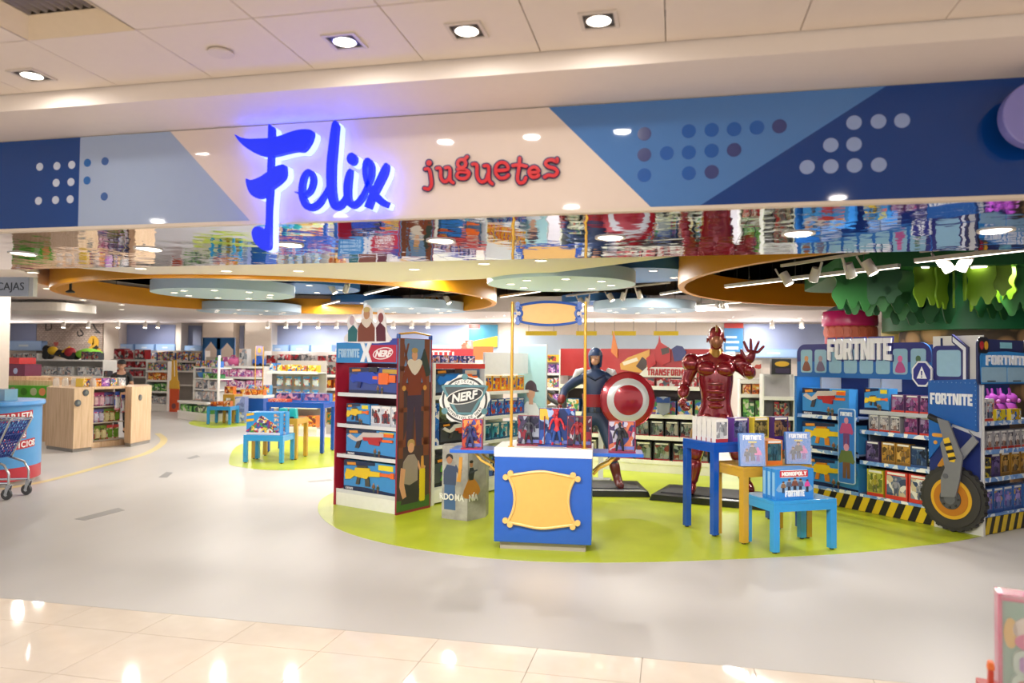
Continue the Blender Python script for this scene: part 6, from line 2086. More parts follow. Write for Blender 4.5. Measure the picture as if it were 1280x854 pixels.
MB().bx(-.035, .035, 0, .02, .02, 1.28).prism([(-.1, 1.28), (.1, 1.28), (0, 1.42)], 0, .02).build('arrow', M('dedfe0', .4), t)
MB().bx(-.14, .14, -.1, .12, 0, .02).build('foot', M('9a9a9a', .4), t)

# shelves with purple rows seen past the ball player poster
F9, L9 = fr_at(655, 775, 19.5)
s9 = shelving('toy_shelving', F9, L9, .45, (.15, .55, .95, 1.35), 1.7, 'tall shelving with rows of purple toys past the ball player poster', back='9a8f8a')
MB().bx(0, L9, -.02, .02, 1.66, 1.86).build('yellow_header', M('dcb52c', .35), s9)
for x in (.15, .62, 1.1, 1.6):
    MB().bx(x, x + .25, -.024, -.02, 1.69, 1.83).build('printed_field', art(['c8902a', 'e8c83a', '4a3a2a', 'b8402a'], 12), s9)
MB().bx(.15, .62, -.03, .0, 1.42, 1.66).build('red_panel', M('b02a34', .4), s9)
fill_row(F9, .65, L9, 1.35, .27, 'purple', 9, 'purple hanging toy pack', 'on the upper shelf past the poster', group='purple packs upper shelf')
fill_row(F9, .05, L9, .95, .3, 'mix', 10, 'mixed toy pack', 'on the middle shelf past the poster', group='mixed packs middle shelf')
fill_row(F9, .05, L9, .55, .3, 'purple', 10, 'purple and pink toy pack', 'on the lower shelf past the poster', group='purple packs lower shelf')
t = empty('toy_bow', pix(680, 505, Y=14.0).to_tuple(), 0, 'black and brown toy crossbow rack standing beyond the ball player poster', 'toy')
bz0 = t.location.z
t.location.z = 0
MB().tube([(-.15, 0, bz0 + .7), (-.05, 0, bz0 + .35), (.1, 0, bz0 + .1), (.3, 0, bz0)], .05, 8).tube([(-.1, 0, bz0 + .1), (.05, 0, bz0 + .25), (.2, 0, bz0 + .2)], .035, 8).build('bow', M('1c1a1a', .5), t, smooth=True)
MB().ball((.05, .02, bz0 + .12), .12, .06, .14, 12).build('grip', M('8a5f2a', .5), t, smooth=True)
MB().bx(-.02, .02, .03, .06, .03, bz0 + .5).bx(-.2, .2, -.1, .15, 0, .03).build('stand', M('6a6a6a', .5), t)

# header boards of a shelf run behind the blaster shelves
t = empty('header_shelving', pix(534, 500, Y=13.2).to_tuple(), 0, 'shelf run with red and orange header boards behind the blaster shelving', 'shelving')
t.location.z = 0
hx = t.location.x
X = lambda u: pix(u, 440, Y=13.2).x - hx
Zh = lambda v: pix(575, v, Y=13.2).z
MB().bx(X(531), X(617), .02, .5, 0, Zh(449)).build('carcass', M('dcd8d2', .5), t)
MB().bx(X(531), X(591), .0, .03, Zh(449), Zh(436)).build('red_header', M('bb3038', .4), t)
MB().bx(X(591.5), X(616), .0, .03, Zh(449), Zh(433)).build('orange_header', M('d9673a', .4), t)
for k in range(6):
    MB().bx(X(535) + .095 * k, X(535) + .03 + .095 * k, -.006, 0, Zh(446.5), Zh(440)).build('pale_bar', M('ecdcd8', .4), t)
MB().bx(X(534), X(563), -.006, 0, Zh(440.2), Zh(438.6)).build('pale_lintel', M('ecdcd8', .4), t)
q = Fr(hx + X(575), 13.25, 0)
put('dollbox', plain_box(.2, .16, .12, 'd8a890', ['e0b8a0', 'c8806a', 'f0dcd0', 'a86a5a']), q.w(0, 0, Zh(436)), 0, 'peach toy box on top of the red header board', 'toy box')

# bag stand, game unit and dark box by the bus
FU, LU = fr_at(926, 953, 13.4)
shelving('game_shelving', FU, LU, .4, (.15, .6, 1.12, 1.36), 1.4, 'pale shelf unit with flat game boxes under the raised red hand', back='d8d0c4')
fill_row(FU, .03, LU - .02, 1.12, .2, 'orange', 2, 'orange flat game box', 'on the upper shelf under the raised red hand', group='orange games')
fill_row(FU, .03, LU - .02, .6, .46, 'green', 3, 'green and red game box', 'upright on the middle shelf under the raised hand', group='green games')
fill_row(FU, .03, LU - .02, .155, .36, 'red', 3, 'red game box', 'on the lowest shelf under the raised hand', group='red games')
put('wgame', plain_box(LU * .9, .33, .1, 'e8e4de', ['f0ece6', 'e8d8d0', 'c84a3a']), FU.w(.03, .05, 1.4), 0, 'white poster-like box on top of the pale game shelves', 'toy box')
FV, LV = fr_at(955, 992, 12.6)
shelving('bag_shelving', FV, LV, .45, (.12, .5, .8, 1.12), 1.5, 'white rounded shelf with black bags next to the bus display', back='c8c4c0')
fill_row(FV, .16, LV - .04, .5, .28, 'dark', 3, 'black toy bag', 'on the lower shelf next to the bus', group='black bags lower shelf', name='toy_bag')
fill_row(FV, .14, LV - .06, .8, .27, 'dark', 3, 'black toy bag', 'on the upper shelf next to the bus', group='black bags upper shelf', name='toy_bag')
fill_row(FV, .04, LV - .04, .125, .3, 'dark', 3, 'dark toy case', 'on the bottom shelf next to the bus', group='dark cases', name='toy_case')
t = empty('dark_toy_box', FV.w(LV - .33, .05, 1.5), 0, 'black box with a yellow oval, on top of the white shelf beside the bus', 'toy box')
MB().bx(0, .3, 0, .2, 0, .25).build('carton', M('23221f', .35), t)
MB().prism(circ(.16, .17, .11, 20, .045), -.004, 0).build('yellow_oval', M('d8a82a', .35), t)
MB().bx(.06, .28, -.003, 0, .02, .1).build('printed_band', M('3a2f4a', .35), t)

# ------------------------------------------------------------------ car packs and their neighbours
F5, L5 = fr_at(334, 397, 14.9)
shelving('car_pack_shelving', F5, L5, .45, (.17, .62, 1.38), 1.64, 'white shelving with yellow car boxes and hanging blue car packs', back='b0aaa4', ends=False)
fill_row(F5, .22, L5 - .02, 1.38, .17, 'yellow', 4, 'yellow car box', 'on the upper white shelf past the tables', group='yellow car boxes')
fill_row(F5, .02, .2, 1.38, .2, 'blue', 1, 'blue car box', 'at the end of the yellow car boxes', group=None)
BLC = blister(.15, .21, ['5aa8dc', 'd8e4ec', '2f78b8', 'c84a3a', 'e8c84a'], '3a8ac8')
for r_, zz in enumerate((1.07, .78)):
    rowof(F5, .08, L5 - .04, .26, zz, 5, 'car_blister', BLC, 'blue car blister pack', ('in the upper' if r_ == 0 else 'in the lower') + ' hanging row past the tables', 'toy pack', 'blue car packs, row %s' % ('upper', 'lower')[r_])
hk = bpy.data.objects['car_pack_shelving']
for zz in (1.27, .98):
    for i in range(5):
        x = .08 + (L5 - .12) * i / 5 + .075
        MB().cyl((x, .2, zz), (x, .43, zz), .006, n=6).build('hook', CHROME, hk)
fill_row(F5, .04, L5 - .04, .62, .12, 'sky', 5, 'light blue toy tray', 'on the low white shelf past the tables', group='blue trays')
fill_row(F5, .04, L5 - .04, .175, .26, 'orange', 5, 'orange and brown toy box', 'on the bottom white shelf past the tables', group='orange boxes low')
F6, L6 = fr_at(399, 432, 15.6)
shelving('vehicle_shelving', F6, L6, .45, (.17, .6, 1.0, 1.3), 1.62, 'white shelving with dark vehicle boxes next to the red display', back='8a847e', ends=False)
fill_row(F6, .03, L6 - .02, 1.3, .24, 'dark', 3, 'dark green vehicle box', 'on the upper shelf next to the red display', group='vehicles upper')
fill_row(F6, .03, L6 - .02, 1.0, .24, 'orange', 2, 'orange and black car box', 'on the middle shelf next to the red display', group='vehicles middle')
fill_row(F6, .03, L6 - .02, .6, .3, 'orange', 2, 'orange track box', 'on the lower shelf next to the red display', group='vehicles lower')
fill_row(F6, .03, L6 - .02, .175, .3, 'mix', 2, 'large mixed toy box', 'on the bottom shelf next to the red display', group='vehicles bottom')
# red boxes along the back wall behind them
F7, L7 = fr_at(330, 436, 23.6)
shelving('toy_shelving', F7, L7, .5, (.15, .7, 1.2, 1.5), 1.95, 'back wall shelving with red and white boxes above the car packs', back='b8b2ac')
for k, (x0, x1, p_) in enumerate(((.05, .95, 'red'), (1.0, 1.35, 'dark'), (1.4, 1.95, 'white'), (2.0, L7 - .03, 'red'))):
    fill_row(F7, x0, x1, 1.5, .36, p_, (2, 1, 2, 3)[k], ('red and yellow', 'black', 'pale', 'red and cream')[k] + ' box', 'on the top back wall shelf over the car packs', group='back wall boxes ' + str(k))
fill_row(F7, .05, L7 - .03, 1.2, .2, 'mix', 9, 'low bright toy box', 'on the second back wall shelf over the car packs', group='back wall low boxes')

# ------------------------------------------------------------------ pink doll gondola, bowls stand, house cut-out
F4, L4 = fr_at(263, 329, 19.3)
shelving('doll_shelving', F4, L4, .45, (.15, .5, .8, 1.12, 1.43), 1.46, 'white shelving with rows of pink doll packs behind the orange boxes', back='a89c98')
fill_row(F4, .05, L4 - .04, 1.12, .26, 'pink', 6, 'pink doll pack', 'on the upper white shelf behind the orange boxes', group='pink packs upper')
fill_row(F4, .05, L4 - .04, .8, .26, 'pink', 6, 'pink and grey doll pack', 'on the middle white shelf behind the orange boxes', group='pink packs middle')
fill_row(F4, .05, L4 - .04, .5, .22, 'purple', 6, 'lilac doll pack', 'on the lower white shelf behind the orange boxes', group='lilac packs lower')
for k, (x, w_, h_, p_, lab) in enumerate(((.08, .2, .24, 'green', 'green toy case on top of the doll shelving'), (.32, .4, .26, 'pink', 'pink doll case on top of the doll shelving by the green one'), (.86, .26, .5, 'white', 'tall white toy box with red print on top of the doll shelving'))):
    put(('dolltop', k), plain_box(w_, h_, .2, PAL[p_][0], PAL[p_][1]), F4.w(x, .1, 1.46), 0, lab, 'toy box')
t = empty('pink_toy_bag', F4.w(.62, .18, 1.46), 0, 'round pink toy bag on top of the doll shelving', 'toy')
MB().ball((0, 0, .13), .2, .12, .13, 16).build('bag', M('dc6a9c', .5), t, smooth=True)
MB().tube([(-.1, 0, .22), (-.05, 0, .3), (.05, 0, .3), (.1, 0, .22)], .015, 8).build('handle', M('c84a86', .5), t, smooth=True)
t = empty('blue_toy_set', F4.w(1.25, .15, 1.46), 0, 'blue toy vehicle set on top of the doll shelving end', 'toy')
MB().bx(0, .34, 0, .2, .04, .2).prism([(.04, .2), (.3, .2), (.25, .3), (.1, .3)], .02, .18).build('body', M('2f5fb8', .35), t, bev=.01)
for x in (.07, .27):
    MB().cyl((x, -.01, .045), (x, .21, .045), .045, n=14).build('wheel', BLACK, t)
F3, L3 = frame2(gnd(222, 523), gnd(259, 528))
shelving('stepped_stand', F3, L3, .9, (.2, .48), .5, 'white low stand with green boxes in the aisle behind the small light blue table', back='d8d4cc', ends=False)
st = bpy.data.objects['stepped_stand']
for z, d in ((.82, .5), (1.12, .45), (1.42, .4)):
    MB().bx(0, L3 * .8, .42, .42 + d, z - .03, z).build('tier', SHELFW, st)
for x_, z_u in ((L3 * .8, 1.75), (-.02, 1.45)):
    MB().bx(x_, x_ + .04, .42, .48, .5, z_u).build('upright', M('e8e4dc', .4), st)
fill_row(F3, .05, L3 - .05, .2, .2, 'green', 4, 'green toy box', 'on the lowest tier of the white aisle stand', D=.3, group='green boxes on the aisle stand')
fill_row(F3, .04, L3 * .76, .5, .28, 'white', 3, 'white and lilac toy box', 'on the second tier of the white aisle stand', D=.3, y=.45, group='white boxes on the aisle stand')
fill_row(F3, .04, L3 * .76, .82, .26, 'white', 3, 'pale grey toy box', 'on the third tier of the white aisle stand', D=.3, y=.45, group='grey boxes on the aisle stand')
t = empty('toy_bowl', F3.w(.24, .62, 1.12), 0, 'blue plastic bowl on the upper tier of the white aisle stand', 'bowl')
MB().lathe([(.09, 0), (.16, .05), (.2, .16), (.19, .16), (.15, .06), (.001, .03)], n=24).build('bowl', M('4a8ad0', .3), t, smooth=True)
fill_row(F3, .5, L3 * .76, 1.12, .14, 'green', 2, 'low green toy tray', 'beside the blue bowl on the aisle stand', D=.25, y=.45, group='green trays on the aisle stand')
fill_row(F3, .04, L3 * .76, 1.42, .2, 'mix', 4, 'small toy box', 'on the top tier of the white aisle stand', D=.2, y=.45, group='boxes on the top tier of the aisle stand')
t = empty('cut_out_stand', gnd(217, 515).to_tuple(), .1, 'tall red and yellow cut-out stand by the checkout aisle', 'display stand')
MB().bx(-.15, .15, 0, .04, 0, .72).build('red_panel', M('c8502a', .45), t)
MB().prism([(-.17, .7), (.17, .7), (.15, .95), (.1, 1.0), (.05, 1.6), (.0, 1.62), (.02, 1.1), (-.02, 1.1), (-.05, 1.62), (-.1, 1.6), (-.1, 1.0), (-.16, .95)], 0, .035).build('yellow_board', M('d8a63a', .45), t)
MB().prism(circ(0, .18, .07, 16, .09), -.006, 0).build('oval_print', M('7a4a4a', .45), t)
MB().bx(-.12, .12, .04, .25, 0, .03).build('foot', M('8a5a3a', .5), t)
t = empty('house_front', pix(272, 480, Y=22).to_tuple(), 0, 'dark blue board with two pointed house openings near the back wall', 'display')
t.location.z = 0
Zq = lambda v: pix(272, v, Y=22).z
W2 = .5 * (pix(292, 450, Y=22).x - pix(252, 450, Y=22).x)
z0, z1 = Zq(452), Zq(422)
for x0, x1 in ((-W2, -W2 * .9), (-W2 * .1, W2 * .12), (W2 * .92, W2)):
    MB().bx(x0, x1, 0, .06, 0, z1 - .02).build('post', M('1f5f98', .45), t)
MB().prism([(-W2, z1 - .02), (-W2, z1), (W2, z1), (W2, z1 - .02), (W2 * .92, z1 - .4), (W2 * .52, z1 - .16), (W2 * .12, z1 - .4), (-W2 * .1, z1 - .4), (-W2 * .5, z1 - .12), (-W2 * .9, z1 - .4)], 0, .06).build('gable', M('1f5f98', .45), t)
for x in (-W2 * .5, W2 * .52):
    MB().bx(x - W2 * .38, x + W2 * .38, .1, .3, 0, z0 + .15).build('inner_shelf', M('cfc6b8', .5), t)

# second small plaque display far behind and its blue block
t = empty('display_counter', gnd(312, 527).to_tuple(), R(4), 'far blue display block with two thin gold posts and a small grey board', 'counter')
MB().bx(-.35, .38, 0, .6, .0, .62).build('body', M('1d57b3', .35), t)
MB().bx(-.36, .39, -.01, .61, .62, .7).build('top', M('efedea', .4), t)
for x in (-.02, .2):
    MB().cyl((x, .3, .7), (x, .3, 2.0), .014, n=8).build('post', M('c9982f', .4), t)
MB().bx(-.02, .2, .29, .31, 1.78, 2.02).build('header_board', M('8a7f9a', .4), t)
MB().prism(circ(.09, 1.9, .05, 14, .07), .284, .29).build('gold_oval', M('b8923a', .4), t)
q = Fr(t.location.x, t.location.y, R(4))
fill_row(q, -.33, .36, .7, .16, 'orange', 4, 'orange toy pack', 'on the far blue display block', y=.05, group='orange packs on the far block')
fill_row(q, -.33, .36, .7, .26, 'sky', 4, 'light blue toy pack', 'at the back of the far blue display block', y=.35, group='blue packs on the far block')
# small tables with orange boxes
Q = Fr(*gnd(258, 531)[:2], R(8))
table(Q, .62, .5, .46, SKY, 'small light blue table with orange boxes far down the aisle', 'far nesting tables')
Q2 = Fr(*(gnd(278, 529)[:2]), R(8))
table(Q2, .3, .5, .74, GOLDT, 'narrow mustard table behind the small light blue table', 'far nesting tables')
fill_row(Q, .04, .56, .46, .13, 'orange', 3, 'low orange toy box', 'on the small light blue table in the aisle', y=.08, group='orange boxes on the small table')
fill_row(Q2, .02, .28, .74, .22, 'orange', 1, 'orange truck box', 'on the narrow mustard table in the aisle')
put('lilacbox', plain_box(.28, .68, .25, '8a96c8', ['9aa8d8', 'd8c86a', '7a86b8', 'e0e0e8']), gnd(292, 529).to_tuple(), R(10), 'tall lilac and yellow box standing on the floor by the far tables', 'toy box')

# ------------------------------------------------------------------ tables on the second lime patch
A1 = Fr(*gnd(303.4, 579)[:2], R(4))
LT = Fr(A1.x, A1.y, math.atan2(*reversed((gnd(344, 580) - gnd(303, 579)).to_2d())))
table(LT, .66, .5, .45, SKY, 'light blue table carrying big blue play set boxes by the aisle', 'nesting tables on the far lime patch')
GT = Fr(*gnd(314, 574)[:2], LT.rz)
table(GT, .78, .5, .68, GOLDT, 'mustard table behind the light blue one by the aisle', 'nesting tables on the far lime patch')
BT = Fr(*gnd(330, 566)[:2], LT.rz - .05)
BTp = Fr(*(BT.w(.0, .05)[:2]), BT.rz)
table(BTp, 1.08, .55, .9, DBLUE, 'tall dark blue table with flat craft boxes by the aisle', 'nesting tables on the far lime patch')


def playset(w, h, d):
    def f():
        t = empty('play_set_box')
        MB().bx(0, w, 0, d, 0, h).build('carton', M('2a8ad0', .3), t, bev=.003)
        mb = MB()
        mb.prism(smooth2([(.02, .1 * h), (w * .9, .04 * h), (w * .88, .4 * h), (w * .7, .62 * h), (w * .45, .85 * h), (w * .3, .6 * h), (w * .1, .3 * h)], 4), -.002, 0, 0)
        mb.bx(0, w, -.003, 0, 0, h * .1, 1)
        for k in range(2):
            mb.prism([(.0, h * (.56 + .26 * k)), (w * .22, h * (.62 + .26 * k)), (w * .22, h * (.72 + .26 * k)), (.0, h * (.68 + .26 * k))], -.003, 0, 2)
        mb.build('printed_front', [art(['3a5aa8', 'b8343c', '4a8a4a', 'e0b84a', '6a3a7a', 'd8d4c8', '2a3048'], 24), M('d8d4dc', .3), M('e0b02a', .3)], t)
        mb = MB()
        for k in range(4):
            mb.bx(w * .82, w * .97, -.0035, 0, h * (.2 + .2 * k), h * (.33 + .2 * k))
        mb.build('printed_squares', art(['c8906a', '8a6a9a', 'd8c8a8', '5a8ab8'], 30), t)
        return t
    return f


put('playset', playset(.56, .36, .14), LT.w(.03, .04, .452), LT.rz, 'front big blue play set box on the light blue table by the aisle', 'toy box', 'blue play set boxes')
put('playset', None, LT.w(.06, .2, .452), LT.rz, 'second big blue play set box behind the front one by the aisle', 'toy box', 'blue play set boxes')
for k in range(2):
    put('craft', plain_box(.5, .15, .12, '2f6fc0', ['9a5a86', '5a4a8a', 'b87a9a', '3a3a6a', 'd8a8b8', '6a6ab0'], sc=16, band='2f78cc'), BTp.w(.03 + .54 * k, .3, .9), BTp.rz, ['flat blue box with rows of purple beads, first on the tall aisle table', 'flat blue box with rows of purple beads, second on the tall aisle table'][k], 'toy box', 'bead boxes on the tall aisle table')
put('orangeflat', plain_box(.36, .05, .2, 'd8542a', ['e0602a', 'f0d0c0', 'c83a2a']), BTp.w(.02, .03, .9), BTp.rz, 'low orange box at the front of the tall aisle table', 'toy box')
for k in range(2):
    t = empty('teal_bag', GT.w(.42 + .17 * k, .06, .68), GT.rz, ['teal toy bag on the mustard aisle table, next to the play sets', 'teal toy bag on the mustard aisle table, beside the dark blue leg'][k], 'toy', 'teal bags on the mustard table')
    MB().prism([(0, 0), (.15, 0), (.13, .17), (.02, .17)], 0, .1).build('bag', M('23a5ac', .4), t, bev=.01)
    MB().bx(.04, .11, -.003, 0, .0, .03).build('dark_tag', M('22303a', .4), t)

# added uplights without fittings near the back wall, to brighten the perimeter ceiling
for u in (30, 100, 180, 300, 380, 470, 560, 650, 740, 830, 960):
    p = pix(u, 430, Y=24.3)
    area((p.x, 23.9, 2.25), 36, 'RECTANGLE', 1.6, .1, (pi + R(30), 0, 0))

# ------------------------------------------------------------------ checkout kiosk


def _wood(n, l, b):
    f = noise(n, l, 3.5, 5, (9, 9, .6))
    l.new(ramp(n, l, f, [(.3, 'c09e7a'), (.55, 'd2b391'), (.75, 'dcc09f')]), b.inputs['Base Color'])


WOOD = nodemat('light_oak_board', .45, _wood)


def wblock(pts, h, lab, discs):
    p = [gnd(u, v) for u, v in pts]
    c = sum(p, Vector()) / len(p)
    t = empty('wooden_counter', (c.x, c.y, 0), 0, lab, 'counter', None)
    q = [(a.x - c.x, a.y - c.y) for a in p]
    MB().flat(q, .06, h).build('body', WOOD, t, bev=.004)
    MB().flat([(x * .95, y * .95) for x, y in q], 0, .06).build('plinth', M('8f8a84', .5), t)
    for (u, v), i, r in discs:
        f_, L_ = frame2(p[i], p[i + 1])
        x, z = f_.px(u, v)
        o = MB().prism(circ(0, 0, r, 18), -.012, 0).build('round_badge', M('5a5f66', .3, .6), t, (*(a - b for a, b in zip(f_.w(x, 0)[:2], (c.x, c.y))), z), f_.rz)
        MB().prism(circ(.15 * r, .1 * r, r * .55, 14), -.016, -.012).build('badge_face', M('8a8f8c', .25, .5), o)
    return t


wblock([(56.3, 561), (91, 566), (115.6, 563), (112, 556), (66, 553)], 1.12, 'wooden checkout block with two round badges nearer the shopping cart', [((97, 504), 1, .062), ((107, 491), 1, .058)])
wblock([(155, 557.5), (163, 559), (188, 553.5), (184, 548), (158, 550)], 1.12, 'wooden checkout block with a round badge beside the aisle', [((175, 497), 1, .058)])
KF, KL = frame2(gnd(114.5, 561.5), gnd(156, 557))
KF = Fr(*KF.w(-.06, .12)[:2], KF.rz)
KL += .2
t = empty('candy_shelf', KF.w(0, 0), KF.rz, 'open sweet shelf with a wooden worktop between the two wooden blocks', 'shelving')
MB().bx(0, KL, .0, .5, 0, .1).build('base', WOOD, t)
MB().bx(0, KL, .42, .45, .1, 1.08).build('back_panel', M('c9c4ba', .5), t)
for z in (.12, .45, .75):
    MB().bx(0, KL, .1, .42, z - .015, z).build('shelf', M('d5cfc2', .4), t)
MB().bx(-.05, KL + .06, -.14, .55, 1.08, 1.125).build('worktop', WOOD, t, bev=.004)
CAN = [('c84a4a', ['d8504a', '6a9a3a', 'e8d8b8', 'a83a5a', 'f0e8e0']), ('b84a86', ['d86aa8', 'f0d0e0', 'a83a7a', '6a3a6a']), ('5a5a9a', ['5a6ab8', 'c8c8e0', 'b84a6a', '3a3a6a']), ('6a8a3a', ['7a9a4a', 'd8d0a0', 'a85a3a', '3a4a2a'])]
for r_, (z, hh, n) in enumerate(((.76, .25, 7), (.455, .24, 7), (.125, .26, 6))):
    for i in range(n):
        c_, cols = CAN[(i // 2 + r_) % 4]
        put(('candy', c_, r_), blister(.12, hh, cols, c_, cols[1]), KF.w(.04 + (KL - .1) * i / n, .16, z), KF.rz, f'bright sweet pack, {ORD[i]} on the {("upper", "middle", "lowest")[r_]} sweet shelf from the first block', 'sweet pack', 'sweet packs, ' + ('upper', 'middle', 'lowest')[r_] + ' shelf')
for i in range(3):
    put('hangcandy', blister(.13, .34, ['5a7ad0', 'e0e4f0', 'c84a5a', '8a5ab8', 'f0b8c8'], '3a5ab8'), KF.w(KL - .3 + .14 * i, -.02, .68 - .06 * i), KF.rz + .3, f'blue sweet strip hung at the aisle end of the sweet shelf, {ORD[i]} from the middle', 'sweet pack', 'hanging sweet strips')
for i in range(9):
    pl_ = ('yellow', 'mix', 'orange', 'white', 'purple')[i % 5]
    put(('ktop', pl_), plain_box(.16, .15, .16, PAL[pl_][0], PAL[pl_][1], sc=30), KF.w(-.02 + (KL - .05) * i / 9, .05 + .12 * (i % 2), 1.125), KF.rz + random.uniform(-.2, .2), f'small counter box of sweets, {ORD[i]} along the wooden worktop', 'sweet box', 'sweet boxes on the worktop')
wp = gnd(90, 561)
for i in range(5):
    put('jar', lambda: MB().lathe([(.05, 0), (.055, .02), (.055, .12), (.04, .14), (.045, .16), (.001, .165)], n=14).build('sweet_jar', G(.5, 'e8e4dc', .1), smooth=True), (wp.x - .55 + .2 * i, wp.y + .18, 1.12), 0, f'clear sweet jar on the first wooden block, {ORD[i]} from the cart side', 'jar', 'sweet jars on the wooden block')

# cashier
cp = pix(152, 470, Y=14.2)
t = empty('person', (cp.x, 14.2, 0), R(35), 'person in a black cap and black shirt behind the checkout counter', 'person')
t.scale = (.93, .93, .93)
J = {'pelvis': (0, 0, .92, .14, .1), 'waist': (0, 0, 1.06, .13, .09), 'chest': (0, 0, 1.26, .165, .1), 'collar': (0, .01, 1.41, .08, .065), 'neck': (0, -.01, 1.47, .05), 'skull': (0, -.03, 1.58, .07, .08),
     'hl': (-.09, 0, .86, .09), 'kl': (-.1, -.02, .48, .06), 'al': (-.1, .02, .09, .045), 'tl': (-.1, -.13, .05, .04), 'hr': (.09, 0, .86, .09), 'kr': (.1, -.02, .48, .06), 'ar': (.1, .02, .09, .045), 'tr': (.1, -.13, .05, .04),
     'sl': (-.17, .01, 1.37, .06), 'el': (-.23, -.02, 1.12, .045), 'wl': (-.16, -.22, 1.08, .034), 'sr': (.17, .01, 1.37, .06), 'er': (.23, -.02, 1.12, .045), 'wr': (.16, -.22, 1.08, .034)}
E = chain('pelvis', 'waist', 'chest', 'collar', 'neck', 'skull') + chain('pelvis', 'hl', 'kl', 'al', 'tl') + chain('pelvis', 'hr', 'kr', 'ar', 'tr') + chain('collar', 'sl', 'el', 'wl') + chain('collar', 'sr', 'er', 'wr')
SKIN = M('b98a6e', .5)
skinned('body', J, E, SKIN, t, 'pelvis')
Js = {k: (*J[k][:3], *(r * 1.12 for r in J[k][3:])) for k in ('pelvis', 'waist', 'chest', 'collar', 'sl', 'sr')}
Js['el'] = (-.215, -.005, 1.18, .058)
Js['er'] = (.215, -.005, 1.18, .058)
skinned('shirt', Js, chain('pelvis', 'waist', 'chest', 'collar') + chain('collar', 'sl', 'el') + chain('collar', 'sr', 'er'), M('191a1d', .6), t, 'pelvis')
for s in ('l', 'r'):
    skinned('trouser_leg', {k: (*J[k + s][:3], J[k + s][3] * 1.12) for k in 'hka'}, chain('h', 'k', 'a'), M('23262e', .6), t, 'h')
    skinned('shoe', {'a': (*J['a' + s][:2], .06, .05), 't': (*J['t' + s][:3], .045)}, [('a', 't')], M('1a1a1a', .5), t, 'a')
    hand('hand', SKIN, t, J['w' + s][:3], (0, -1, -.1), (0, -.1, 1), 1, .4, .1, 1 if s == 'l' else -1)
hd_ = head(t, (0, -.04, 1.6), 0, None, SKIN)
mb = MB()
mb.lathe([(.09, .04), (.095, .07), (.085, .11), (.05, .14), (.001, .147)], n=20, sy=1.12)
mb.build('cap', M('15161a', .6), hd_, smooth=True)
MB().flat([(.075 * cos(R(a)), -.05 - .13 * abs(sin(R(a))) ** .8) for a in range(180, 361, 15)], .045, .055).build('cap_peak', M('15161a', .6), hd_)
MB().ball((0, .03, -.01), .082, .075, .09, 14).build('hair', M('1e1712', .7), hd_, smooth=True)

# red car boxes behind the cashier, and a side shelf
FA1, LA1 = fr_at(139, 182, 22.5)
shelving('car_box_shelving', FA1, LA1, .5, (.15, .65, 1.0, 1.3, 1.58), 1.62, 'back wall shelving of red car boxes behind the cashier', back='b8b0a8')
for z, lab in ((1.62, 'top'), (1.3, 'second'), (1.0, 'third')):
    fill_row(FA1, .05, LA1 - .04, z, .26 if z < 1.5 else .36, 'red', 3, 'red car box', f'on the {lab} shelf behind the cashier', D=.3, group=f'red car boxes, {lab} shelf')
FA2, LA2 = fr_at(183, 209, 20.5)
shelving('baby_shelving', FA2, LA2, .45, (.2, .6, .95, 1.25), 1.55, 'white shelf with mixed boxes past the checkout block', back='b0aaa2')
for z, p_, lab in ((.2, 'white', 'lowest'), (.6, 'green', 'third'), (.95, 'orange', 'second'), (1.25, 'mix', 'top')):
    fill_row(FA2, .03, LA2 - .03, z, .27, p_, 3, {'white': 'white', 'green': 'greenish', 'orange': 'orange', 'mix': 'mixed colour'}[p_] + ' toy box', f'on the {lab} shelf past the checkout', group=f'boxes past the checkout, {lab} shelf')
FA3, LA3 = fr_at(186, 252, 23.6)
shelving('toy_shelving', FA3, LA3, .45, (.15, .7, 1.2, 1.55), 1.95, 'back wall shelving of small toys under the blue signs', back='b8b0a8')
fill_row(FA3, .05, LA3 - .04, 1.55, .36, 'mix', 8, 'toy box', 'on the top back wall shelf under the blue signs', group='back wall toys, top')
fill_row(FA3, .05, LA3 - .04, 1.2, .3, 'mix', 8, 'toy pack', 'on the second back wall shelf under the blue signs', group='back wall toys, second')
# shelving in front of the graffiti bricks
FB1, LB1 = fr_at(4, 128, 17.0)
shelving('gift_shelving', FB1, LB1, .5, (.15, .6, 1.15), 1.56, 'long white shelving in front of the graffiti brick wall', back='b5aea6')
fill_row(FB1, 2.35, 3.2, 1.15, .26, 'white', 3, 'white appliance box', 'on the gift shelf before the bricks', D=.3, group='white appliance boxes')
fill_row(FB1, .8, 2.2, 1.15, .26, 'white', 6, 'pale gift box', 'on the gift shelf near the column', D=.25, group='pale gift boxes')
fill_row(FB1, 3.3, LB1 - .05, 1.15, .16, 'dark', 8, 'dark small toy', 'on the gift shelf behind the sweets', D=.2, group='dark small toys')
MB().bx(0, LB1, 0, .5, 1.56, 1.6).build('top_board', SHELFW, bpy.data.objects['gift_shelving'])
def fx_(u): return pix(u, 455, Y=17.0).x - FB1.x
fill_row(FB1, fx_(100), fx_(122), 1.6, .22, 'dark', 5, 'black toy tin', 'on top of the gift shelving by the green float', D=.2, group='black tins')
fill_row(FB1, fx_(12), fx_(45), 1.6, .16, 'white', 6, 'small cream box', 'on top of the gift shelving by the column', D=.2, group='cream boxes')
t = empty('pool_float', FB1.w(fx_(99), .35, 1.6), 0, 'large lime green oval float on top of the gift shelving', 'toy')
MB().ball((0, 0, .15), .42, .2, .15, 24).build('float', M('86d03a', .4), t, smooth=True)
MB().ball((0, -.02, .2), .3, .19, .11, 20).build('seat', M('97de4c', .4), t, smooth=True)
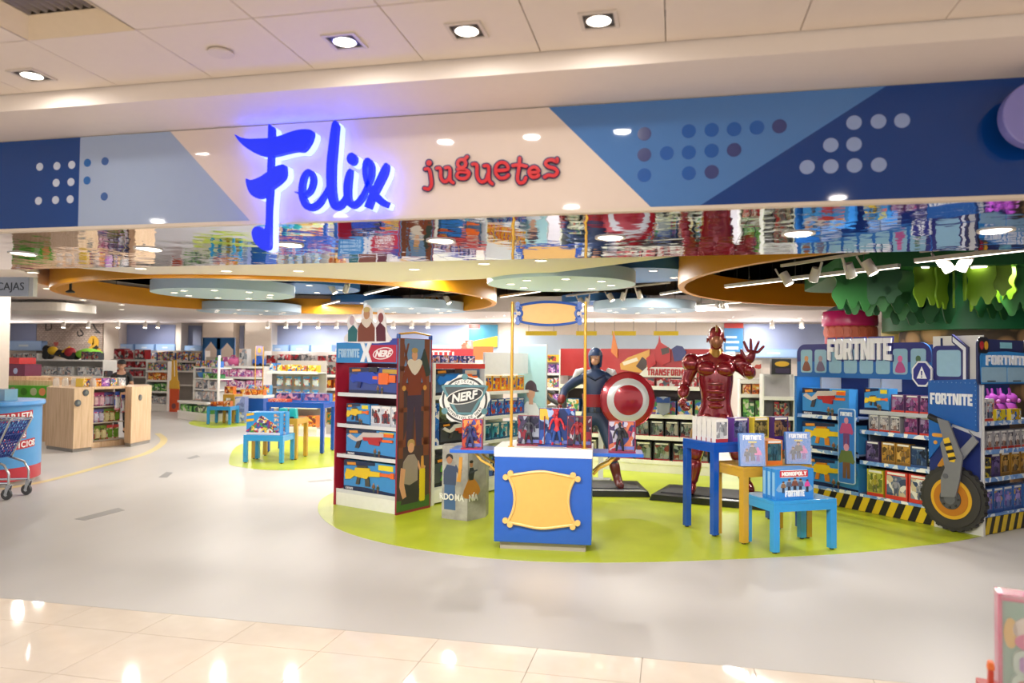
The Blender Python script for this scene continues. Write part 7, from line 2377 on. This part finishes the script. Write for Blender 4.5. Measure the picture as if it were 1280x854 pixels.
t = empty('ride_on_toy', FB1.w(fx_(66), .3, 1.6), 0, 'black, yellow and red ride-on motorbike toys heaped before the bricks', 'toy')
mb = MB()
mb.tube([(-.55, 0, .3), (-.3, 0, .22), (0, 0, .16), (.35, 0, .06)], .1, 10, 0)
mb.ball((-.25, -.05, .24), .16, .1, .12, 12, 1)
mb.ball((.3, -.04, .2), .18, .1, .14, 12, 2)
mb.cyl((-.45, -.1, .12), (-.45, .1, .12), .12, n=16, m=0).cyl((.42, -.1, .1), (.42, .1, .1), .1, n=16, m=0)
mb.tube([(.0, -.06, .1), (.12, -.06, .24), (.3, -.06, .34)], .03, 8, 1)
mb.build('body', [M('1c1b1d', .4), M('d8ac20', .35), M('a82430', .35)], t, smooth=True)

# near the edge: column sign, red slab, purple box, wooden and green counters
p = pix(0, 498, Y=11.9)
t = empty('green_counter', (p.x - .3, 12.2, 0), 0, 'green topped wooden desk with round cut-outs behind the card counter', 'counter')
MB().bx(-.9, 1.25, .1, .9, 0, 1.2).build('body', WOOD, t)
gx = lambda u: pix(u, 490, Y=12.2).x - (p.x - .3)
zt, zb_ = pix(30, 482, Y=12.2).z, pix(30, 497, Y=12.2).z
MB().bx(-.9, gx(60), 0, .1, zb_, zt).build('green_band', M('4da52c', .35), t)
for k, (u, c) in enumerate(((16, 'c88a8a'), (30, '3c7a24'), (42, 'a8b08a'), (53, 'd88a5a'))):
    MB().prism(circ(gx(u), (zt + zb_) / 2, .075, 18), -.008, 0).build('round_print', M(c, .4), t)
MB().bx(-.9, gx(22), .2, .8, 1.2, pix(10, 470, Y=12.4).z).build('upper_shelf', WOOD, t)
for k, u in enumerate((36, 65)):
    MB().bx(gx(u) - .28, gx(u) + .2, .25, .8, 1.2, pix(u, 471, Y=12.5).z + .0).build('wood_panel', WOOD, t)
z0 = pix(10, 470, Y=12.4).z
q = Fr(t.location.x, t.location.y, 0)
tt = empty('maroon_case', q.w(-.9, .22, z0), 0, 'maroon box with a pale blue crest on the wooden desk', 'box')
mx = pix(30, 460, Y=12.4).x - q.x + .9
MB().bx(0, mx, 0, .4, 0, pix(10, 455, Y=12.4).z - z0 - .005).build('carton', M('6a1a3f', .35), tt)
MB().prism(circ(mx - .22, .1, .05, 14, .06), -.006, 0).build('pale_crest', M('a8b4dc', .35), tt)
z1 = pix(10, 455, Y=12.4).z
mx2 = pix(23, 450, Y=12.4).x - q.x + .9
tag(MB().bx(0, mx2, 0, .4, 0, pix(10, 447, Y=12.4).z - z1).build('red_case', M('c22a2a', .35), loc=q.w(-.9, .22, z1)), 'flat red box lying on the maroon one', 'box')
pc = pix(-20, 358, Y=9.4)
t = empty('cashier_sign', (pc.x, 9.4, pix(10, 370, Y=9.4).z), R(6), 'hanging grey sign with dark lettering over the checkout', 'sign')
hh = pix(10, 346, Y=9.4).z - pix(10, 370, Y=9.4).z
W_ = pix(33, 358, Y=9.4).x - pc.x - .04
MB().bx(-.6, W_, 0, .012, 0, hh).build('face', M('b9bfcc', .35), t)
MB().bx(-.6, W_ + .07, .012, .1, 0.0, hh).build('box', M('d8d6d2', .35), t)
text('CAJAS', hh * .42, (W_ - .065, -.003, hh * .32), t, M('4a4e58', .4), align='RIGHT')
MB().cyl((-.2, .05, hh), (-.2, .05, 4.41 - t.location.z), .008, n=6).build('hanging_wire', M('777777', .5), t)
p = pix(88, 366, Y=11.0)
t = empty('hanging_speaker', (p.x, 11.0, p.z), 0, 'small black ceiling speaker on a thin black pole before the orange hoop', 'speaker')
MB().cyl((0, 0, .03), (0, 0, 4.41 - p.z), .022, n=8).build('pole', M('17171a', .5), t)
MB().lathe([(.001, 0), (.07, 0), (.075, .02), (.03, .05), (.012, .06)], n=20).build('body', M('17171a', .5), t, smooth=True)
p0, p1 = pix(8, 384, Y=15), pix(101, 388, Y=15)
t = empty('ceiling_cloud', ((p0.x + p1.x) / 2, 15.0, 0), 0, 'white rounded ceiling panel near the graffiti brick wall', 'ceiling panel')
t.location.z = pix(60, 391, Y=15).z
W2 = (p1.x - p0.x) / 2
MB().flat([(x, y) for x, y in rrect(-W2, W2, -.7, .7, .35, 6)], 0, .2).build('panel', M('efeae2', .5), t, bev=.01)
for s_ in (-1, 1):
    MB().cyl((s_ * W2 * .6, 0, .2), (s_ * W2 * .6, 0, 3.0 - t.location.z), .012, n=8).build('rod', M('aaaaaa', .5), t)

# ------------------------------------------------------------------ round promo counter and shopping cart
cx, cy, cr = -9.04, 8.05, .8
t = empty('promo_counter', (cx, cy, 0), 0, 'round light blue promo counter with white lettering and a red foot band', 'counter')
MB().lathe([(cr - .06, 0), (cr - .06, .06)], n=48).build('plinth', M('b5b1ac', .5), t)
MB().lathe([(cr, .06), (cr, .23)], n=56).build('red_band', M('b5283a', .35), t, smooth=True)
MB().lathe([(cr, .231), (cr, 1.02)], n=56).build('body', M('4f97d4', .35), t, smooth=True)
MB().lathe([(cr + .03, 1.02), (cr + .04, 1.04), (cr + .03, 1.08), (.001, 1.081)], n=56).build('top', M('3f8fd6', .3), t, smooth=True)


def cyltext(s, a1, z, cap, slope=0, st=.075):
    n = len(s)
    for i, ch in enumerate(s):
        if ch == ' ':
            continue
        a = a1 - st * (n - 1 - i)
        o = text(ch, cap, ((cr + .004) * cos(a), (cr + .004) * sin(a), z - slope * (n - 1 - i)), t, M('eef0f2', .4), bold=.003, ext=.002, rz=a + pi / 2)
    b = MB()
    k0, k1 = a1 - st * (n - .4), a1 + st * .6
    for q in range(12):
        aa, ab = k0 + (k1 - k0) * q / 12, k0 + (k1 - k0) * (q + 1) / 12
        za, zb2 = z - slope * n * (1 - q / 12), z - slope * n * (1 - (q + 1) / 12)
        r_ = cr + .002
        b.add([(r_ * cos(aa), r_ * sin(aa), za - .018), (r_ * cos(ab), r_ * sin(ab), zb2 - .018), (r_ * cos(ab), r_ * sin(ab), zb2 + cap + .018), (r_ * cos(aa), r_ * sin(aa), za + cap + .018)], [(0, 1, 2, 3)])
    b.build('red_label', M('b5283a', .4), t)


cyltext('TARJETA', .2, .86, .085, .004, .085)
cyltext('MÁS LOS', .06, .62, .075, .004, .078)
cyltext('BENEFICIOS', .28, .5, .075, .004, .078)
tag(MB().bx(-.3, .0, 0, .2, 0, .15).build('acrylic_box', M('86b6cc', .2, alpha=.75), loc=(pix(14, 495, Y=8.2).x, 8.1, 1.081)), 'clear bluish box standing on the round promo counter', 'box')

cw = gnd(8, 625)
c2_ = gnd(33, 618.5)
CF = Fr(cw.x, cw.y, math.atan2(-(c2_.x - cw.x), c2_.y - cw.y))
t = empty('shopping_cart', CF.w(0, 0), CF.rz, 'shopping cart with blue lattice basket and chrome frame, cut off at the edge', 'shopping cart')
X0, X1, DW_ = -.88, .02, (c2_ - cw).length / .92
PLB = M('1f3f9a', .35)
# basket corners: front end (x max) leans out at the top
TOPZ, BOTZ = .92, .47
def bpt(s_, h, y):  # s_ 0 rear .. 1 front, h 0 bottom .. 1 top
    xb = X0 + .12 + s_ * (X1 - X0 - .32)
    xt = X0 + s_ * (X1 - X0)
    return (xb + (xt - xb) * h, y * (.86 + .14 * h), BOTZ + (TOPZ - BOTZ) * h)
for y in (0, DW_):
    mb = MB()
    n = 13
    for i in range(-6, n + 1):
        for sg in (1, -1):
            pts = []
            for h in (0, 1):
                s_ = (i + (6 * h if sg > 0 else 6 * (1 - h))) / n
                pts.append((s_, h))
            (s0, h0), (s1, h1) = pts
            if max(s0, s1) <= 0 or min(s0, s1) >= 1:
                continue
            def clip(sa, ha, sb, hb):
                if sa < 0:
                    ha = ha + (hb - ha) * (0 - sa) / (sb - sa); sa = 0
                if sa > 1:
                    ha = ha + (hb - ha) * (1 - sa) / (sb - sa); sa = 1
                return sa, ha
            a_, b_ = clip(s0, h0, s1, h1), clip(s1, h1, s0, h0)
            mb.cyl(bpt(*a_, y), bpt(*b_, y), .007, n=4)
    mb.build('lattice_side', PLB, t)
    MB().prism([(bpt(0, .42, y)[0], bpt(0, .42, y)[2]), (bpt(1, .42, y)[0], bpt(1, .42, y)[2]), (bpt(1, .6, y)[0], bpt(1, .6, y)[2]), (bpt(0, .6, y)[0], bpt(0, .6, y)[2])], y * .95 + .01 - .004, y * .95 + .01 + .004).build('side_plate', PLB, t)
for s_, nm in ((0, 'lattice_rear'), (1, 'lattice_front')):
    mb = MB()
    for i in range(9):
        y = DW_ * i / 8
        mb.cyl(bpt(s_, 0, y), bpt(s_, 1, y), .006, n=4)
    for h in (.0, .2, .4, .6, .8, 1):
        mb.cyl(bpt(s_, h, 0), bpt(s_, h, DW_), .006, n=4)
    mb.build(nm, PLB, t)
mb = MB()
for i in range(9):
    y = DW_ * i / 8
    mb.cyl(bpt(0, 0, y), bpt(1, 0, y), .006, n=4)
for i in range(12):
    mb.cyl(bpt(i / 11, 0, 0), bpt(i / 11, 0, DW_), .006, n=4)
mb.build('basket_floor', PLB, t)
mb = MB()
rim = [bpt(0, 1, 0), bpt(1, 1, 0), bpt(1, 1, DW_), bpt(0, 1, DW_), bpt(0, 1, 0)]
mb.tube(rim, .013, 8)
for y in (0, DW_):
    mb.tube([bpt(1, 1, y), bpt(1, 0, y)], .011, 8)
    mb.tube([bpt(.55, 1, y), bpt(.3, .5, y), bpt(.25, 0, y)], .011, 8)
    mb.tube([bpt(.9, 0, y * .98), (X1 - .06, y * .92, .4), (X1 + .0, y * .92, .3), (X1 + .0, y * .92, .17)], .014, 8)
    mb.tube([(X1 + .0, y * .92, .19), (X0 + .3, y * .92, .17), (X0 + .1, y * .95, .14)], .014, 8)
    mb.tube([(X0 + .12, y * .95, .14), (X0 + .05, y, .6), (X0 - .1, y, 1.0)], .014, 8)
mb.build('frame', CHROME, t, smooth=True)
MB().cyl((X0 - .1, -.02, 1.0), (X0 - .1, DW_ + .02, 1.0), .018, n=10).build('handle', PLB, t, smooth=True)
for x in (X1 + .0, X0 + .12):
    for y in (0, DW_ * .92):
        f_ = MB().prism([(x - .03, .06), (x + .0, .06), (x + .03, .17), (x - .02, .17)], y - .028, y - .02).prism([(x - .03, .06), (x + .0, .06), (x + .03, .17), (x - .02, .17)], y + .02, y + .028).bx(x - .02, x + .03, y - .028, y + .028, .165, .175).build('caster_fork', CHROME, t)
        o = MB().lathe([(.025, -.018), (.058, -.018), (.063, -.01), (.063, .01), (.058, .018), (.025, .018)], n=24).build('wheel', M('4a4a4c', .5), f_, (x - .02, y, .063), smooth=True, rot=(pi / 2, 0, 0))
        MB().lathe([(.001, -.02), (.022, -.02), (.022, .02), (.001, .02)], n=14).build('wheel_hub', CHROME, f_, (x - .02, y, .063), rot=(pi / 2, 0, 0))

# ------------------------------------------------------------------ green tree, pink drum and doll pack
tc = pix(1218, 420, Y=12.6)
tx, ty = tc.x, 12.9
t = empty('tree_feature', (tx, ty, 0), 0, 'big green toy tree with hanging cut-out foliage behind the bus display', 'display')
GD, GL, GM = M('1f5a30', .5), M('86b02c', .45), M('2f7a34', .5)


def _pebble(n, l, b):
    tcn = n.new('ShaderNodeTexCoord')
    v = n.new('ShaderNodeTexVoronoi')
    v.inputs['Scale'].default_value = 3.2
    l.new(tcn.outputs['Object'], v.inputs['Vector'])
    l.new(ramp(n, l, v.outputs['Distance'], [(.0, 'd8b088'), (.45, 'c09468'), (.62, '5a4a3c')]), b.inputs['Base Color'])


MB().cyl((0, 0, 0), (0, 0, 2.4), .95, n=36).build('trunk', nodemat('pebble_print', .6, _pebble), t, smooth=True)
lx0 = pix(1055, 345, Y=ty - 2.0).x - tx
MB().flat(rrect(lx0, 2.6, -2.2, 1.6, .5, 6), 2.985, 3.2).build('canopy_board', M('1e6a34', .5), t)
MB().cyl((0, 0, 2.2), (0, 0, 3.0), 1.2, n=40).build('canopy_core', M('17693f', .45), t, smooth=True)
for a in range(8):
    MB().cyl((1.6 * cos(a * pi / 4), 1.6 * sin(a * pi / 4), 3.2), (1.6 * cos(a * pi / 4), 1.6 * sin(a * pi / 4), 4.42), .02, n=6).build('hanging_rod', M('444444', .5), t)
rnd = random.Random(5)


def leafsheet(w_, h_, seed, holes):
    """hanging foliage board: straight top, lobed sides, rounded drips of unequal length below"""
    r_ = random.Random(seed)
    pts = [(-w_ / 2 + w_ * i / 4, 0) for i in range(5)]
    for i in range(1, 6):
        pts.append((w_ / 2 + (.05 if i in (1, 2, 5) else -.05) * w_, -h_ * i / 7.5))
    n = 3 if w_ > .45 else 2
    for i in range(n):
        x1, x0 = w_ / 2 - w_ * i / n, w_ / 2 - w_ * (i + 1) / n
        m, dz = (x0 + x1) / 2, h_ * r_.uniform(.86, 1.0)
        k = w_ / n * .3
        pts += [(m + k, -dz + k * 1.2), (m + k * .5, -dz), (m - k * .5, -dz), (m - k, -dz + k * 1.2)]
        if i < n - 1:
            pts.append((x0, -h_ * r_.uniform(.68, .76)))
    for i in range(5, 0, -1):
        pts.append((-w_ / 2 - (.05 if i in (1, 4, 5) else -.05) * w_, -h_ * i / 7.5))
    return smooth2(pts, 4)


def holed(mb, outl, hl, y0, y1):
    """sheet with round holes: the outline is bridged to each hole by a slit"""
    o = list(outl)
    for cx_, cz_, r_ in hl:
        c_ = [(cx_ + r_ * cos(-2 * pi * i / 12), cz_ + r_ * 1.25 * sin(-2 * pi * i / 12)) for i in range(13)]
        k = min(range(len(o)), key=lambda i: (o[i][0] - c_[0][0]) ** 2 + (o[i][1] - c_[0][1]) ** 2)
        o = o[:k + 1] + c_ + o[k:]
    mb.prism(o, y0, y1)


SHEETS = [(1066, 2.0, 40, 390, 1, 8, 1), (1086, 1.85, 42, 397, 1, -10, 1), (1078, 1.6, 44, 394, 0, 6, 0), (1102, 2.0, 36, 384, 0, -8, 2), (1122, 1.7, 52, 396, 0, 10, 2), (1140, 1.35, 50, 408, 0, 0, 2), (1108, 1.4, 46, 402, 1, -14, 1),
          (1158, 2.05, 36, 386, 2, 20, 1), (1177, 1.95, 34, 392, 2, 48, 0), (1192, 1.8, 30, 388, 2, 72, 0), (1206, 2.05, 26, 378, 2, 76, 0), (1214, 1.7, 30, 390, 2, 66, 0), (1226, 2.0, 36, 384, 2, -38, 0), (1244, 2.05, 36, 374, 2, -22, 1), (1257, 1.9, 30, 380, 2, -60, 0),
          (1168, 1.3, 46, 404, 0, 15, 1), (1270, 1.7, 48, 392, 0, -10, 2), (1286, 1.95, 46, 396, 1, -18, 1), (1306, 1.7, 48, 400, 0, 5, 2), (1240, 1.3, 44, 402, 0, 24, 1)]
for i, (u, dy, wpx, vb, c_, rt_, nh) in enumerate(SHEETS):
    Ys = ty - dy
    q = pix(u, 345, Y=Ys)
    zb_ = pix(u, vb, Y=Ys).z
    h_ = 2.99 - zb_
    w_ = wpx / FPX * Ys * (1.05 if c_ < 2 else .8)
    mb = MB()
    hl = [(-w_ * .2, -h_ * .3, w_ * .09), (w_ * .16, -h_ * .58, w_ * .11)][:nh]
    holed(mb, leafsheet(w_, h_, i, 1), hl, -.012, .012)
    mb.build('leaf_sheet', (GD, GM, GL)[c_], t, (q.x - tx, -dy, 2.99), R(rt_))
area((tx - .3, ty - 2.0, 2.98), 14, size=.16)
for k, (u, v) in enumerate(((1152, 341), (1224, 337))):
    q = pix(u, v, Y=ty - 2.0)
    MB().lathe([(.001, -.02), (.09, -.02), (.1, 0), (.001, 0)], n=20).build('lamp_lens', M('fff1dd', .4, emit=9), t, (q.x - tx, -2.0, 2.99))
pd = pix(1062, 430, Y=14.2)
t = empty('pink_drum', (pd.x, 14.2, 0), 0, 'bright pink candy-tub display with a pale cone roof behind the bus display', 'display')
r_ = (pix(1097, 420, Y=14.2).x - pix(1028, 420, Y=14.2).x) / 2
zz = lambda v: pix(1062, v, Y=14.2).z
MB().lathe([(r_ * .86, 0), (r_ * .9, zz(413)), (r_ * .93, zz(408))], n=40).build('tub', M('c8304a', .35), t, smooth=True)
MB().lathe([(r_, zz(408)), (r_ * 1.02, zz(404)), (r_ * 1.0, zz(393)), (r_ * .96, zz(390))], n=40).build('lid', M('e0287a', .25, coat=.4), t, smooth=True)
MB().lathe([(r_ * .9, zz(390)), (r_ * .6, zz(384)), (r_ * .2, zz(379)), (.001, zz(378))], n=32).build('cone_roof', M('b8b4d4', .4), t, smooth=True)
for i in range(9):
    a = R(-160 + 17 * i)
    MB().lathe([(.09, 0), (.11, .015), (.09, .03)], n=16).build('round_bead', M('e0705a', .4), t, (r_ * .92 * cos(a), r_ * .92 * sin(a), zz(416)), rot=(pi / 2, 0, a + pi / 2))
pb_ = pix(1139, 420, Y=15.0)
t = empty('blue_cone', (pb_.x, 15.0, 0), 0, 'pale blue pointed roof on a yellow base between the pink tub and the tree', 'display')
z_ = lambda v: pix(1139, v, Y=15.0).z
MB().lathe([(.5, 0), (.5, z_(412))], n=28).build('base', M('d8c86a', .45), t, smooth=True)
MB().lathe([(.4, z_(412)), (.3, z_(403)), (.001, z_(388))], n=28).build('roof', M('5f8fd0', .4), t, smooth=True)

# doll pack on a red stand at the near corner
DPF = Fr(*pix(1248, 800, Y=2.75)[:2], R(-14))
z0 = pix(1250, 853, Y=2.75).z - .1
zt = pix(1250, 743, Y=2.75).z
t = empty('doll_pack', DPF.w(0, 0, z0), DPF.rz, 'pink and mint clear-fronted doll pack at the near corner, cut off by the frame', 'toy box')
hh = zt - z0
MB().bx(.012, .3, .01, .09, 0, hh - .01).build('carton', M('7fae9c', .35), t)
MB().bx(0, .012, 0, .095, 0, hh).bx(.012, .3, .0, .095, hh - .02, hh).build('pink_edge', M('c8386e', .25, coat=.5), t, bev=.003)
mb = MB()
mb.prism(circ(.1, hh * .72, .06, 20, .045), .004, .01, 0).prism(circ(.1, hh * .62, .055, 20, .03), .002, .01, 1).prism(circ(.035, hh * .68, .02, 12, .05), .004, .01, 2)
mb.build('printed_doll', [M('d8cfc4', .4), M('d0588c', .4), M('d8b04a', .4)], t)
for k, (x, z, c) in enumerate(((.075, .45, 'a878b8'), (.07, .25, 'b0705a'), (.16, .45, 'd8b04a'), (.16, .25, 'c85a8a'))):
    MB().prism(rrect(x - .035, x + .035, hh * z - .045, hh * z + .04, .03, 4), -.004, .01).build('blister', M('b8d0c4', .15, coat=.5), t)
    MB().prism(rrect(x - .018, x + .018, hh * z - .03, hh * z + .02, .012, 3), -.007, -.004).build('toy_piece', M(c, .4), t)
MB().bx(.0, .3, -.012, -.009, 0, hh).build('clear_front', G(.14), t)
MB().bx(.012, .3, -.009, .0, hh - .006, hh).build('clear_top', G(.2), t)
t = empty('doll_stand', DPF.w(0, 0), DPF.rz, 'red stand with an orange tipped edge holding the doll pack', 'display stand')
MB().bx(-.035, .4, -.02, .3, 0, z0 - .001).build('body', M('b8352e', .4), t, bev=.004)
MB().prism([(-.04, z0 - .1), (-.018, z0 - .1), (-.014, z0 + .14), (-.03, z0 + .14)], -.02, .012).build('side_post', M('c8402e', .4), t, bev=.003)
MB().prism([(-.034, z0 + .14), (-.012, z0 + .14), (-.014, z0 + .165), (-.03, z0 + .165)], -.02, .012).build('orange_tip', M('ef7a3a', .4), t, bev=.003)


# ------------------------------------------------------------------ lettering becomes plain mesh objects
bpy.context.view_layer.update()
_dg = bpy.context.evaluated_depsgraph_get()
_tm = {}
for o in [o for o in SC.objects if o.type == 'FONT']:
    c = o.data
    if c.name not in _tm:
        me = bpy.data.meshes.new_from_object(o.evaluated_get(_dg))
        me.name = 'lettering'
        _tm[c.name] = me
    q = bpy.data.objects.new('lettering', _tm[c.name])
    COL.objects.link(q)
    q.parent = o.parent
    q.location = o.location
    q.rotation_euler = o.rotation_euler
    q.scale = o.scale
    bpy.data.objects.remove(o)
